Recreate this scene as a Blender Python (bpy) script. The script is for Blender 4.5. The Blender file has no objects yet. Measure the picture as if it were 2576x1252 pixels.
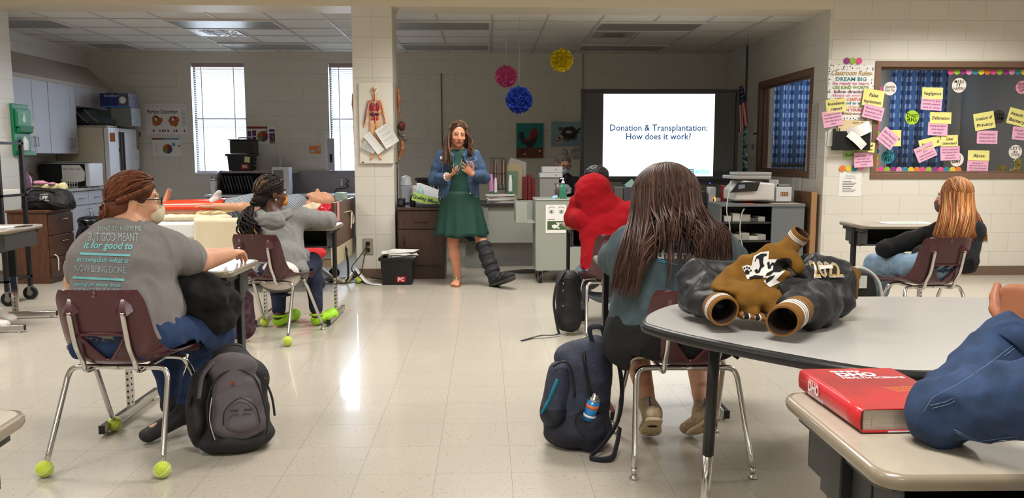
import bpy,math,random
import numpy as np
from mathutils import Vector,Matrix
from mathutils.bvhtree import BVHTree
R = math.radians
C = bpy.context.scene.collection
# ------------------------------------------------------------ camera, world, light, exposure
F_PX,CX,CY = 2000.0,1288.0,626.0
PITCH = math.atan(228 / F_PX); YAW = math.atan(68 / 2013); CAM_H = 1.26
st,ct,sy_,cy_ = math.sin(PITCH),math.cos(PITCH),math.sin(YAW),math.cos(YAW)
FW = Vector((sy_*ct,cy_*ct,-st)); RT = Vector((cy_,-sy_,0)); UP = Vector((sy_*st,cy_*st,ct))
cam_d = bpy.data.cameras.new('camera'); cam = bpy.data.objects.new('camera',cam_d); C.objects.link(cam)
cam_d.sensor_fit = 'HORIZONTAL'; cam_d.sensor_width = 36; cam_d.lens = 36 * F_PX / 2576; cam_d.clip_start = .05
mw = Matrix((RT,UP,-FW)).transposed().to_4x4(); mw.translation = (0,0,CAM_H); cam.matrix_world = mw
bpy.context.scene.camera = cam
sc = bpy.context.scene
sc.view_settings.view_transform = 'Standard'; sc.view_settings.look = 'None'; sc.view_settings.gamma = 1
sc.view_settings.use_curve_mapping = False
sc.view_settings.exposure = 0.34
sc.cycles.max_bounces = 6; sc.cycles.diffuse_bounces = 3; sc.cycles.glossy_bounces = 3; sc.cycles.transmission_bounces = 4
sc.cycles.transparent_max_bounces = 6; sc.cycles.caustics_reflective = False; sc.cycles.caustics_refractive = False
sc.cycles.sample_clamp_indirect = 6
w = bpy.data.worlds.new('sky'); sc.world = w; w.use_nodes = True
bg = w.node_tree.nodes['Background']; bg.inputs['Color'].default_value = (.80,.90,1,1); bg.inputs['Strength'].default_value = 1.2
def area_lamp(name,loc,rot,sx,sy,power,color,spread=math.pi):
    l = bpy.data.lights.new(name,'AREA'); l.shape = 'RECTANGLE'; l.size = sx; l.size_y = sy; l.energy = power; l.color = color; l.spread = spread
    o = bpy.data.objects.new(name,l); C.objects.link(o); o.location = loc; o.rotation_euler = rot
    return o
WARM = (1.0,.975,.935)
NEAR_LAMPS = [(-3.6,1.2),(0.2,1.2),(4.0,1.2),(-3.6,-2.4),(0.2,-2.4),(4.0,-2.4),(-3.6,4.8),(0.2,4.8),(4.0,4.8),(-3.9,7.1),(0.2,7.1),(4.6,7.1)]
for lx,ly in NEAR_LAMPS:                       # lit fluorescent troffers of the near room; last row added to brighten the wall
    area_lamp('troffer_and_wash_lamp',(lx,ly,2.955),(0,0,0),1.15,.55,50,WARM,R(146))
for wx0,wx1 in ((-4.28,-3.50),(-2.30,-1.45)):   # daylight through the two blinds
    area_lamp('window_daylight',((wx0+wx1)/2,12.35,1.95),(R(-90),0,0),1.2,1.9,100,(.72,.84,1.0))
def P(x,y,Y):                                  # the point at depth Y seen at pixel x, y of the photograph
    d = FW + RT*((x-CX)/F_PX) + UP*((CY-y)/F_PX); t = Y/d.y
    return Vector((t*d.x,Y,CAM_H + t*d.z))
def G(x,y,z=0):                                # the point at height z seen at pixel x, y
    d = FW + RT*((x-CX)/F_PX) + UP*((CY-y)/F_PX); t = (z-CAM_H)/d.z
    return Vector((t*d.x,t*d.y,z))
def PX(x,y,X):
    d = FW + RT*((x-CX)/F_PX) + UP*((CY-y)/F_PX); t = X/d.x
    return Vector((X,t*d.y,CAM_H + t*d.z))
# ------------------------------------------------------------ materials
def lin(h):
    if isinstance(h,str):
        h = h.lstrip('#'); c = [int(h[i:i+2],16)/255 for i in (0,2,4)]
    else: c = [v/255 for v in h]
    return tuple([(v/12.92 if v <= .04045 else ((v+.055)/1.055)**2.4) for v in c] + [1])
MATS = {}
def M(name,col,rough=.6,metal=0,var=0,vscale=8,bump=0,bscale=60,coat=0,emit=0,trans=0,stretch=None,spec=.5,sheen=0,col2=None,island=0,detail=3,ior=1.45,sss=0):
    """principled material; var mixes the colour with a darker / second colour through noise, bump adds fine relief"""
    if name in MATS: return MATS[name]
    m = bpy.data.materials.new(name); MATS[name] = m; m.use_nodes = True
    nt = m.node_tree; b = nt.nodes['Principled BSDF']; L = nt.links
    c = lin(col)
    b.inputs['Base Color'].default_value = c; b.inputs['Roughness'].default_value = rough; b.inputs['Metallic'].default_value = metal
    b.inputs['Specular IOR Level'].default_value = spec; b.inputs['Coat Weight'].default_value = coat; b.inputs['Coat Roughness'].default_value = .08
    b.inputs['IOR'].default_value = ior
    if trans: b.inputs['Transmission Weight'].default_value = trans
    if sheen: b.inputs['Sheen Weight'].default_value = sheen; b.inputs['Sheen Roughness'].default_value = .5
    if sss:
        b.inputs['Subsurface Weight'].default_value = sss; b.inputs['Subsurface Radius'].default_value = (.012,.005,.003); b.inputs['Subsurface Scale'].default_value = 1
    if emit: b.inputs['Emission Color'].default_value = c; b.inputs['Emission Strength'].default_value = emit
    vec = None
    if var or bump or island:
        tc = nt.nodes.new('ShaderNodeTexCoord'); mp = nt.nodes.new('ShaderNodeMapping'); L.new(tc.outputs['Object'],mp.inputs['Vector'])
        if stretch: mp.inputs['Scale'].default_value = stretch
        vec = mp.outputs['Vector']
    src = None
    if var:
        n = nt.nodes.new('ShaderNodeTexNoise'); n.inputs['Scale'].default_value = vscale; n.inputs['Detail'].default_value = detail; L.new(vec,n.inputs['Vector'])
        mr = nt.nodes.new('ShaderNodeMapRange'); mr.inputs['From Min'].default_value = .35; mr.inputs['From Max'].default_value = .65; L.new(n.outputs['Fac'],mr.inputs['Value'])
        mx = nt.nodes.new('ShaderNodeMix'); mx.data_type = 'RGBA'
        c2 = lin(col2) if col2 else tuple([v*(1-var) for v in c[:3]] + [1])
        mx.inputs['A'].default_value = c; mx.inputs['B'].default_value = c2
        if col2:
            mm = nt.nodes.new('ShaderNodeMath'); mm.operation = 'MULTIPLY'; mm.inputs[1].default_value = var; L.new(mr.outputs['Result'],mm.inputs[0]); L.new(mm.outputs[0],mx.inputs['Factor'])
        else: L.new(mr.outputs['Result'],mx.inputs['Factor'])
        src = mx.outputs['Result']
    if island:
        g = nt.nodes.new('ShaderNodeNewGeometry'); mr2 = nt.nodes.new('ShaderNodeMapRange'); mr2.inputs['To Min'].default_value = 1-island; mr2.inputs['To Max'].default_value = 1+island*.8
        L.new(g.outputs['Random Per Island'],mr2.inputs['Value'])
        hs = nt.nodes.new('ShaderNodeHueSaturation'); hs.inputs['Color'].default_value = c
        if src: L.new(src,hs.inputs['Color'])
        L.new(mr2.outputs['Result'],hs.inputs['Value']); src = hs.outputs['Color']
    if src: L.new(src,b.inputs['Base Color'])
    if bump:
        n2 = nt.nodes.new('ShaderNodeTexNoise'); n2.inputs['Scale'].default_value = bscale; n2.inputs['Detail'].default_value = 2; L.new(vec,n2.inputs['Vector'])
        bp = nt.nodes.new('ShaderNodeBump'); bp.inputs['Strength'].default_value = bump; bp.inputs['Distance'].default_value = .004
        L.new(n2.outputs['Fac'],bp.inputs['Height']); L.new(bp.outputs['Normal'],b.inputs['Normal'])
    return m
def brick_mat(name,col,mortar,bw,bh,msize,offset,axes,rough,origin=(0,0),bumpd=.004,speck=None,coat=0,gloss_bump=0,var=.03):
    m = bpy.data.materials.new(name); m.use_nodes = True; nt = m.node_tree; b = nt.nodes['Principled BSDF']; L = nt.links
    g = nt.nodes.new('ShaderNodeNewGeometry'); sp = nt.nodes.new('ShaderNodeSeparateXYZ'); L.new(g.outputs['Position'],sp.inputs[0])
    cb = nt.nodes.new('ShaderNodeCombineXYZ')
    for i,a in enumerate(axes):
        ad = nt.nodes.new('ShaderNodeMath'); ad.operation = 'SUBTRACT'; ad.inputs[1].default_value = origin[i] - 50*(bw,bh)[i]*2
        L.new(sp.outputs[a],ad.inputs[0]); L.new(ad.outputs[0],cb.inputs[i])
    br = nt.nodes.new('ShaderNodeTexBrick'); br.offset = offset; br.squash = 1
    br.inputs['Scale'].default_value = 1; br.inputs['Brick Width'].default_value = bw; br.inputs['Row Height'].default_value = bh
    br.inputs['Mortar Size'].default_value = msize; br.inputs['Mortar Smooth'].default_value = .3; br.inputs['Bias'].default_value = 0
    c = lin(col); br.inputs['Color1'].default_value = c; br.inputs['Color2'].default_value = tuple([v*(1-var) for v in c[:3]]+[1]); br.inputs['Mortar'].default_value = lin(mortar)
    L.new(cb.outputs[0],br.inputs['Vector'])
    src = br.outputs['Color']
    if speck:
        for sc_,thr,colr in speck:
            n = nt.nodes.new('ShaderNodeTexNoise'); n.inputs['Scale'].default_value = sc_; n.inputs['Detail'].default_value = 4; n.inputs['Roughness'].default_value = .6; L.new(g.outputs['Position'],n.inputs['Vector'])
            mr = nt.nodes.new('ShaderNodeMapRange'); mr.inputs['From Min'].default_value = thr; mr.inputs['From Max'].default_value = thr+.04; L.new(n.outputs['Fac'],mr.inputs['Value'])
            mx = nt.nodes.new('ShaderNodeMix'); mx.data_type = 'RGBA'; L.new(mr.outputs['Result'],mx.inputs['Factor']); L.new(src,mx.inputs['A']); mx.inputs['B'].default_value = lin(colr); src = mx.outputs['Result']
    L.new(src,b.inputs['Base Color']); b.inputs['Roughness'].default_value = rough; b.inputs['Coat Weight'].default_value = coat; b.inputs['Coat Roughness'].default_value = .05
    bp = nt.nodes.new('ShaderNodeBump'); bp.invert = True; bp.inputs['Strength'].default_value = .8; bp.inputs['Distance'].default_value = bumpd
    L.new(br.outputs['Fac'],bp.inputs['Height'])
    if gloss_bump:
        n = nt.nodes.new('ShaderNodeTexNoise'); n.inputs['Scale'].default_value = 5; n.inputs['Detail'].default_value = 4; L.new(g.outputs['Position'],n.inputs['Vector'])
        b2 = nt.nodes.new('ShaderNodeBump'); b2.inputs['Strength'].default_value = gloss_bump; b2.inputs['Distance'].default_value = .01; L.new(n.outputs['Fac'],b2.inputs['Height']); L.new(b2.outputs['Normal'],bp.inputs['Normal'])
    L.new(bp.outputs['Normal'],b.inputs['Normal'])
    return m
# ------------------------------------------------------------ mesh builder
class MB:
    def __init__(s): s.v = []; s.f = []; s.m = []; s.s = []
    def add(s,vs,fs,m=0,smooth=False):
        o = len(s.v); s.v += [tuple(v) for v in vs]
        for f in fs: s.f.append([i+o for i in f]); s.m.append(m); s.s.append(smooth)
        return s
    def box(s,x0,x1,y0,y1,z0,z1,m=0):
        vs = [(x,y,z) for z in (z0,z1) for y in (y0,y1) for x in (x0,x1)]
        return s.add(vs,[(0,2,3,1),(4,5,7,6),(0,1,5,4),(2,6,7,3),(0,4,6,2),(1,3,7,5)],m)
    def obox(s,c,ax,ay,az,hx,hy,hz,m=0):     # oriented box
        c = Vector(c); vs = [c + ax*(hx*i) + ay*(hy*j) + az*(hz*k) for k in (-1,1) for j in (-1,1) for i in (-1,1)]
        return s.add(vs,[(0,2,3,1),(4,5,7,6),(0,1,5,4),(2,6,7,3),(0,4,6,2),(1,3,7,5)],m)
    def bar(s,a,b,w,d,up=(0,0,1),m=0):
        a = Vector(a); b = Vector(b); z = (b-a).normalized(); x = Vector(up).cross(z)
        if x.length < 1e-4: x = Vector((1,0,0)).cross(z)
        x.normalize(); y = z.cross(x)
        return s.obox((a+b)/2,x,y,z,w/2,d/2,(b-a).length/2,m)
    def quad(s,a,b,c,d,m=0): return s.add([a,b,c,d],[(0,1,2,3)],m)
    def tube(s,pts,r,n=10,m=0,closed=False,cap=True,sub=0,flat=1.0):
        pts = [Vector(p) for p in pts]
        if sub: pts = crom(pts,sub,closed)
        k = len(pts); rr = r if isinstance(r,(list,tuple)) else [r]*k
        if len(rr) != k: rr = list(np.interp(np.linspace(0,1,k),np.linspace(0,1,len(rr)),rr))
        vs = []; prev = None
        for i,p in enumerate(pts):
            a = pts[(i-1) % k] if (closed or i) else p; b = pts[(i+1) % k] if (closed or i < k-1) else p
            t = (b-a).normalized() if (b-a).length > 1e-9 else Vector((0,0,1))
            if prev is None:
                u = t.cross(Vector((0,0,1)));
                if u.length < .2: u = t.cross(Vector((1,0,0)))
            else: u = prev - t*prev.dot(t)
            u.normalize(); prev = u; w_ = t.cross(u)
            for j in range(n):
                an = 2*math.pi*j/n; vs.append(p + (u*math.cos(an) + w_*(math.sin(an)*flat))*rr[i])
        fs = []
        for i in range(k if closed else k-1):
            for j in range(n):
                a = i*n+j; b = i*n+(j+1) % n; c = ((i+1) % k)*n+(j+1) % n; d = ((i+1) % k)*n+j; fs.append((a,b,c,d))
        s.add(vs,fs,m,True)
        if cap and not closed:
            o = len(s.v)-len(vs); s.f.append([o+j for j in range(n)][::-1]); s.m.append(m); s.s.append(False)
            s.f.append([o+(k-1)*n+j for j in range(n)]); s.m.append(m); s.s.append(False)
        return s
    def lathe(s,prof,c=(0,0,0),n=20,m=0,axis=None,smooth=True):
        c = Vector(c); az = Vector(axis).normalized() if axis else Vector((0,0,1))
        ax = az.orthogonal().normalized(); ay = az.cross(ax); vs = []
        for r,z in prof:
            for j in range(n):
                a = 2*math.pi*j/n; vs.append(c + ax*(r*math.cos(a)) + ay*(r*math.sin(a)) + az*z)
        k = len(prof); fs = [(i*n+j,i*n+(j+1) % n,(i+1)*n+(j+1) % n,(i+1)*n+j) for i in range(k-1) for j in range(n)]
        s.add(vs,fs,m,smooth); o = len(s.v)-len(vs)
        if prof[0][0] > 1e-6: s.f.append([o+j for j in range(n)][::-1]); s.m.append(m); s.s.append(False)
        if prof[-1][0] > 1e-6: s.f.append([o+(k-1)*n+j for j in range(n)]); s.m.append(m); s.s.append(False)
        return s
    def ball(s,c,r,m=0,n=16,rz=None):
        rx,ry,rzz = (r,r,r) if not isinstance(r,(tuple,list)) else r
        c = Vector(c); vs = []; k = n//2
        for i in range(k+1):
            t = math.pi*i/k
            for j in range(n):
                a = 2*math.pi*j/n; vs.append(c + Vector((rx*math.sin(t)*math.cos(a),ry*math.sin(t)*math.sin(a),rzz*math.cos(t))))
        fs = [(i*n+j,(i+1)*n+j,(i+1)*n+(j+1) % n,i*n+(j+1) % n) for i in range(k) for j in range(n)]
        return s.add(vs,fs,m,True)
    def prism(s,poly,h,org=(0,0,0),u=(1,0,0),v=(0,1,0),m=0,smooth=False,mside=None):
        """2-D polygon in the u,v plane at org, thickened by h along u x v"""
        org = Vector(org); u = Vector(u); v = Vector(v); nrm = u.cross(v).normalized(); k = len(poly)
        a = [org + u*p[0] + v*p[1] for p in poly]; b = [p + nrm*h for p in a]
        s.add(a+b,[list(range(k))[::-1],[k+i for i in range(k)]],m)
        o = len(s.v)-2*k
        for i in range(k): s.f.append([o+i,o+(i+1) % k,o+k+(i+1) % k,o+k+i]); s.m.append(m if mside is None else mside); s.s.append(smooth)
        return s
    def loft(s,rings,m=0,closed=True,cap=True,smooth=True):
        n = len(rings[0]); vs = [p for r in rings for p in r]; fs = []
        for i in range(len(rings)-1):
            for j in range(n if closed else n-1):
                fs.append((i*n+j,i*n+(j+1) % n,(i+1)*n+(j+1) % n,(i+1)*n+j))
        s.add(vs,fs,m,smooth); o = len(s.v)-len(vs)
        if cap and closed:
            s.f.append([o+j for j in range(n)][::-1]); s.m.append(m); s.s.append(False)
            s.f.append([o+(len(rings)-1)*n+j for j in range(n)]); s.m.append(m); s.s.append(False)
        return s
    def sheet(s,fn,nu,nv,m=0,thick=0):
        """surface fn(u,v) -> point over the unit square; thick gives it a second side"""
        top = [Vector(fn(i/nu,j/nv)) for j in range(nv+1) for i in range(nu+1)]
        q = [(j*(nu+1)+i,j*(nu+1)+i+1,(j+1)*(nu+1)+i+1,(j+1)*(nu+1)+i) for j in range(nv) for i in range(nu)]
        s.add(top,q,m,True)
        return s
    def text(s,body,size,org,u=(1,0,0),v=(0,0,1),m=0,align='CENTER',bold=0,shear=0,width=None,ext=0,fn=None,res=2,gap=1.0):
        org = Vector(org); u = Vector(u).normalized(); v = Vector(v).normalized(); nrm = u.cross(v)
        cu = bpy.data.curves.new('t','FONT'); cu.body = body; cu.size = size; cu.align_x = align; cu.align_y = 'CENTER'; cu.offset = bold; cu.shear = shear; cu.resolution_u = res; cu.space_line = gap
        cu.extrude = ext
        o = bpy.data.objects.new('t',cu); me = bpy.data.meshes.new_from_object(o)
        vs = [Vector(q.co) for q in me.vertices]; fs = [list(p.vertices) for p in me.polygons]
        if width and vs:
            x0 = min(q.x for q in vs); x1 = max(q.x for q in vs); k = width/max(x1-x0,1e-6); cx_ = {'CENTER': (x0+x1)/2,'LEFT': x0,'RIGHT': x1}[align]
            for q in vs: q.x = (q.x-cx_)*k
        if fn: out = [fn(q.x,q.y) for q in vs]
        else: out = [org + u*q.x + v*q.y + nrm*q.z for q in vs]
        s.add(out,fs,m); bpy.data.objects.remove(o); bpy.data.curves.remove(cu); bpy.data.meshes.remove(me)
        return s
    def xf(s,mtx):
        s.v = [tuple(mtx @ Vector(v)) for v in s.v]; return s
    def build(s,name,mats,parent=None,bevel=0,seg=2,solid=0,sharp=None,sub=0):
        me = bpy.data.meshes.new(name); me.from_pydata(s.v,[],s.f)
        for mt in (mats if isinstance(mats,(list,tuple)) else [mats]): me.materials.append(mt)
        me.polygons.foreach_set('material_index',s.m); me.polygons.foreach_set('use_smooth',s.s); me.update()
        if sharp: me.set_sharp_from_angle(angle=R(sharp))
        return link(name,me,parent,bevel,seg,solid,sub)
def link(name,me,parent=None,bevel=0,seg=2,solid=0,sub=0):
    o = bpy.data.objects.new(name,me); C.objects.link(o)
    if solid:
        md = o.modifiers.new('solid','SOLIDIFY'); md.thickness = solid; md.offset = 0
    if sub:
        md = o.modifiers.new('sub','SUBSURF'); md.levels = sub; md.render_levels = sub
    if bevel:
        md = o.modifiers.new('bevel','BEVEL'); md.width = bevel; md.segments = seg; md.limit_method = 'ANGLE'; md.angle_limit = R(40)
        for p in me.polygons: p.use_smooth = True
        me.set_sharp_from_angle(angle=R(50))
    if parent is not None:
        o.parent = parent
        t = parent
        if WORLD.get(t.name): o.matrix_parent_inverse = WORLD[t.name]
    return o
WORLD = {}
def crom(pts,sub,closed=False):
    out = []; k = len(pts)
    for i in range(k if closed else k-1):
        g = (lambda j: pts[j % k]) if closed else (lambda j: pts[max(0,min(k-1,j))])
        a,b,c,d = g(i-1),g(i),g(i+1),g(i+2)
        for q in range(sub):
            t = q/sub; out.append(.5*((2*b) + (c-a)*t + (2*a-5*b+4*c-d)*t*t + (3*b-a-3*c+d)*t**3))
    if not closed: out.append(pts[-1].copy())
    return out
def tag(o,label,cat,group=None,kind=None):
    o['label'] = label; o['category'] = cat
    if group: o['group'] = group
    if kind: o['kind'] = kind
    return o
def thing(name,label,cat,loc=(0,0,0),rz=0,group=None,world=True):
    """an Empty at the thing's base; world=True lets its parts be given in world coordinates"""
    o = bpy.data.objects.new(name,None); C.objects.link(o); o.location = loc; o.rotation_euler = (0,0,rz); o.empty_display_size = .05
    tag(o,label,cat,group)
    if world: WORLD[o.name] = Matrix.Translation(-Vector(loc))
    return o
def struct(o): o['kind'] = 'structure'; return o
def dup(root,loc,rz,label,group=None):
    r = root.copy(); C.objects.link(r); r.location = loc; r.rotation_euler = (0,0,rz); r['label'] = label
    if group: r['group'] = group
    for ch in list(root.children):
        c = ch.copy(); C.objects.link(c); c.parent = r
        for g in list(ch.children):
            d = g.copy(); C.objects.link(d); d.parent = c
    return r
V = Vector
def rpoly(x0,x1,y0,y1,r,n=5):               # rounded rectangle outline
    out = []
    for cx_,cy2,a0 in ((x1-r,y1-r,0),(x0+r,y1-r,90),(x0+r,y0+r,180),(x1-r,y0+r,270)):
        for i in range(n+1):
            a = R(a0+90*i/n); out.append((cx_+r*math.cos(a),cy2+r*math.sin(a)))
    return out
# ------------------------------------------------------------ smooth bodies: signed distance shapes turned into one surface
def wob(Q,f,seed=0):
    x,y,z = Q[...,0]*f,Q[...,1]*f,Q[...,2]*f; s_ = seed*1.7
    return (np.sin(x*1.3+1.7*np.sin(y*1.1+s_)+s_)+np.sin(y*1.5+1.3*np.sin(z*1.2+2*s_)+1.1)+np.sin(z*1.4+1.5*np.sin(x*.9+s_)+2.3))/3
class SDF:
    def __init__(s,k=.02): s.p = []; s.k = k
    def cap(s,a,b,ra,rb=None,k=None): s.p.append(('c',V(a),V(b),ra,ra if rb is None else rb,s.k if k is None else k,0)); return s
    def chain(s,pts,rs,k=None):
        for i in range(len(pts)-1): s.cap(pts[i],pts[i+1],rs[i],rs[i+1],k)
        return s
    def ell(s,c,r,rot=None,k=None,sub=False): s.p.append(('e',V(c),r,rot or Matrix.Identity(3),s.k if k is None else k,1 if sub else 0)); return s
    def ec(s,a,b,ra,rb,ux,k=None): s.p.append(('k',V(a),V(b),ra,rb,V(ux).normalized(),s.k if k is None else k,0)); return s
    def mesh(s,vox,disp=None,cuts=(),keep=None):
        lo = V((9e9,)*3); hi = V((-9e9,)*3); bbs = []
        for p in s.p:
            if p[0] == 'c': r = max(p[3],p[4]); pts = (p[1],p[2])
            elif p[0] == 'e': r = max(p[2]); pts = (p[1],)
            else: r = max(max(p[3]),max(p[4])); pts = (p[1],p[2])
            a = V([min(q[i] for q in pts)-r for i in range(3)]); b = V([max(q[i] for q in pts)+r for i in range(3)]); bbs.append((a,b))
            if not p[-1]:
                lo = V([min(lo[i],a[i]) for i in range(3)]); hi = V([max(hi[i],b[i]) for i in range(3)])
        pad = vox*3; lo -= V((pad,)*3); hi += V((pad,)*3)
        n = [int((hi[i]-lo[i])/vox)+2 for i in range(3)]
        ax = [(lo[i]+np.arange(n[i])*vox).astype(np.float32) for i in range(3)]
        D = np.full(n,.08,np.float32)
        for p,(a,b) in zip(s.p,bbs):
            mg = .045+p[-2] if p[0] != 'z' else 0
            sl = []
            for i in range(3):
                i0 = max(0,int((a[i]-mg-lo[i])/vox)); i1 = min(n[i],int((b[i]+mg-lo[i])/vox)+2); sl.append(slice(i0,i1))
            if any(q.stop <= q.start for q in sl): continue
            Q = np.stack(np.meshgrid(*[ax[i][sl[i]] for i in range(3)],indexing='ij'),-1)
            if p[0] == 'c':
                A = np.array(p[1],np.float32); B = np.array(p[2],np.float32); d = B-A; t = np.clip(((Q-A)@d)/max(float(d@d),1e-9),0,1)
                dist = np.linalg.norm(Q-A-t[...,None]*d,axis=-1)-(p[3]+(p[4]-p[3])*t)
            elif p[0] == 'e':
                Rm = np.array(p[3],np.float32); q = (Q-np.array(p[1],np.float32))@Rm; r = np.array(p[2],np.float32)
                k0 = np.linalg.norm(q/r,axis=-1); k1 = np.linalg.norm(q/(r*r),axis=-1)+1e-6; dist = k0*(k0-1)/k1
            else:
                A = np.array(p[1],np.float32); B = np.array(p[2],np.float32); d = B-A; L2 = float(d@d); t = np.clip(((Q-A)@d)/max(L2,1e-9),0,1)
                w_ = Q-A-t[...,None]*d; ux = np.array(p[5],np.float32); dn = d/math.sqrt(L2); ux = ux-dn*float(ux@dn); ux /= np.linalg.norm(ux); uy = np.cross(dn,ux)
                rx = p[3][0]+(p[4][0]-p[3][0])*t; ry = p[3][1]+(p[4][1]-p[3][1])*t; rz = np.minimum(rx,ry)
                a1 = (w_@ux)/rx; a2 = (w_@uy)/ry; a3 = (w_@dn)/rz; k0 = np.sqrt(a1*a1+a2*a2+a3*a3); k1 = np.sqrt((a1/rx)**2+(a2/ry)**2+(a3/rz)**2)+1e-6
                dist = k0*(k0-1)/k1
            k = max(p[-2],1e-4); cur = D[tuple(sl)]
            if p[-1]: h = np.maximum(k-np.abs(cur+dist),0)/k; D[tuple(sl)] = np.maximum(cur,-dist)+h*h*k/4
            else: h = np.maximum(k-np.abs(cur-dist),0)/k; D[tuple(sl)] = np.minimum(cur,dist)-h*h*k/4
        Q = None
        if disp or cuts or keep:
            Q = np.stack(np.meshgrid(*ax,indexing='ij'),-1)
            if disp: D = D+disp(Q).astype(np.float32)
            for pt,nr in cuts:
                D = np.maximum(D,(Q-np.array(pt,np.float32))@np.array(V(nr).normalized(),np.float32))
            if keep: D = keep(Q,D)
        return nets(D,lo,vox)
def nets(D,lo,vox):
    n = D.shape; ins = D < 0
    c = ins[:-1,:-1,:-1].astype(np.int8)
    tot = np.zeros([q-1 for q in n],np.int8)
    for i in (0,1):
        for j in (0,1):
            for k in (0,1): tot += ins[i:n[0]-1+i,j:n[1]-1+j,k:n[2]-1+k]
    act = (tot > 0) & (tot < 8); idx = np.full(act.shape,-1,np.int64); I = np.argwhere(act); idx[act] = np.arange(len(I))
    acc = np.zeros((len(I),3)); cnt = np.zeros(len(I))
    corners = [(i,j,k) for i in (0,1) for j in (0,1) for k in (0,1)]
    for a in corners:
        for d in range(3):
            if a[d]: continue
            b = list(a); b[d] = 1
            va = D[I[:,0]+a[0],I[:,1]+a[1],I[:,2]+a[2]]; vb = D[I[:,0]+b[0],I[:,1]+b[1],I[:,2]+b[2]]
            cr = (va < 0) != (vb < 0); t = np.where(cr,va/np.where(cr,va-vb,1),0)
            pt = np.array(a,float)[None]+np.zeros((len(I),3)); pt[:,d] = t
            acc[cr] += pt[cr]; cnt[cr] += 1
    vs = (I+acc/np.maximum(cnt,1)[:,None])*vox+np.array(lo)
    faces = []
    for d in range(3):
        o1,o2 = (d+1) % 3,(d+2) % 3
        sa = [slice(1,n[q]-1) for q in range(3)]; sa[d] = slice(0,n[d]-1); sb = list(sa); sb[d] = slice(1,n[d])
        A = ins[tuple(sa)]; B = ins[tuple(sb)]; E = np.argwhere(A != B)
        if not len(E): continue
        base = E.copy(); base[:,o1] += 1; base[:,o2] += 1
        fl = A[tuple(E.T)]
        def cell(da,db):
            q = base.copy(); q[:,o1] -= da; q[:,o2] -= db; return idx[tuple(q.T)]
        f = np.stack([cell(1,1),cell(0,1),cell(0,0),cell(1,0)],-1)
        f = np.where(fl[:,None],f,f[:,::-1]); faces.append(f)
    return vs,np.concatenate(faces)
def smooth_np(vs,fs,it=1):
    for _ in range(it):
        acc = np.zeros_like(vs); c = np.zeros(len(vs))
        for a,b in ((0,1),(1,2),(2,3),(3,0)):
            np.add.at(acc,fs[:,a],vs[fs[:,b]]); np.add.at(acc,fs[:,b],vs[fs[:,a]]); np.add.at(c,fs[:,a],1); np.add.at(c,fs[:,b],1)
        vs = vs*.4+.6*acc/np.maximum(c,1)[:,None]
    return vs
def skin(name,parts,mats,parent=None,matfn=None,it=1):
    """parts: list of (verts, faces) from SDF.mesh joined into one mesh object"""
    V_,F_ = [],[]; o = 0
    for vs,fs in parts:
        vs = smooth_np(vs,fs,it); V_.append(vs); F_.append(fs+o); o += len(vs)
    vs = np.concatenate(V_); fs = np.concatenate(F_)
    me = bpy.data.meshes.new(name); me.vertices.add(len(vs)); me.vertices.foreach_set('co',vs.astype(np.float32).ravel())
    me.loops.add(fs.size); me.loops.foreach_set('vertex_index',fs.astype(np.int32).ravel())
    me.polygons.add(len(fs)); me.polygons.foreach_set('loop_start',np.arange(0,fs.size,4,dtype=np.int32)); me.polygons.foreach_set('loop_total',np.full(len(fs),4,np.int32))
    for mt in (mats if isinstance(mats,(list,tuple)) else [mats]): me.materials.append(mt)
    if matfn:
        cen = vs[fs].mean(1); me.polygons.foreach_set('material_index',matfn(cen).astype(np.int32))
    me.update(calc_edges=True); me.validate(); me.polygons.foreach_set('use_smooth',[True]*len(me.polygons))
    return link(name,me,parent)
def wrap_fn(obj,org,u,v,ray,lift=.003,back=.5):
    """maps flat lettering onto the surface of obj by casting along ray"""
    me = obj.data; bv = BVHTree.FromPolygons([tuple(q.co) for q in me.vertices],[tuple(p.vertices) for p in me.polygons])
    org = V(org); u = V(u).normalized(); v = V(v).normalized(); ray = V(ray).normalized()
    def f(x,y):
        p = org + u*x + v*y; h = bv.ray_cast(p-ray*back,ray)
        return (h[0]-ray*lift) if h[0] is not None else p
    return f
# THE ROOM
YW,YF,XS,ZC = 8.38,11.95,3.6,2.80          # near wall plane, far wall plane, side wall plane, far ceiling height
WALLC,MORT = (216,211,200),(206,200,188)
wall_xz = brick_mat('painted_block_frontal',WALLC,MORT,.406,.203,.003,.5,(0,2),.45,(3.63,.055))
wall_yz = brick_mat('painted_block_side',WALLC,MORT,.406,.203,.003,.5,(1,2),.45,(8.38,.055))
col_xz = brick_mat('painted_block_column',WALLC,MORT,.206,.203,.003,0,(0,2),.45,(-1.359,.055))
floor_m = brick_mat('vinyl_floor_tile',(180,172,158),(150,140,126),.305,.305,.0012,0,(0,1),.26,(-.203,3.39),.0004,
                    speck=[(75,.60,(158,147,130)),(140,.69,(122,110,94)),(160,.71,(206,200,188))],coat=.3,gloss_bump=.012)
paint = M('smooth_wall_paint',(222,210,186),.5,bump=.1,bscale=200)
grayp = M('bulkhead_paint',(190,178,165),.6)
tile_m = M('ceiling_tile',(232,228,220),.9,var=.06,vscale=60,bump=.4,bscale=300)
bar_m = M('ceiling_grid_bar',(196,190,182),.5)
brown_m = M('brown_frame_paint',(116,90,72),.45)
base_m = M('vinyl_baseboard',(108,88,72),.5)
dark_room = M('unlit_room_shade',(120,116,108),.8)  # wall colour darkened to stand for the unlit adjoining room
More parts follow.
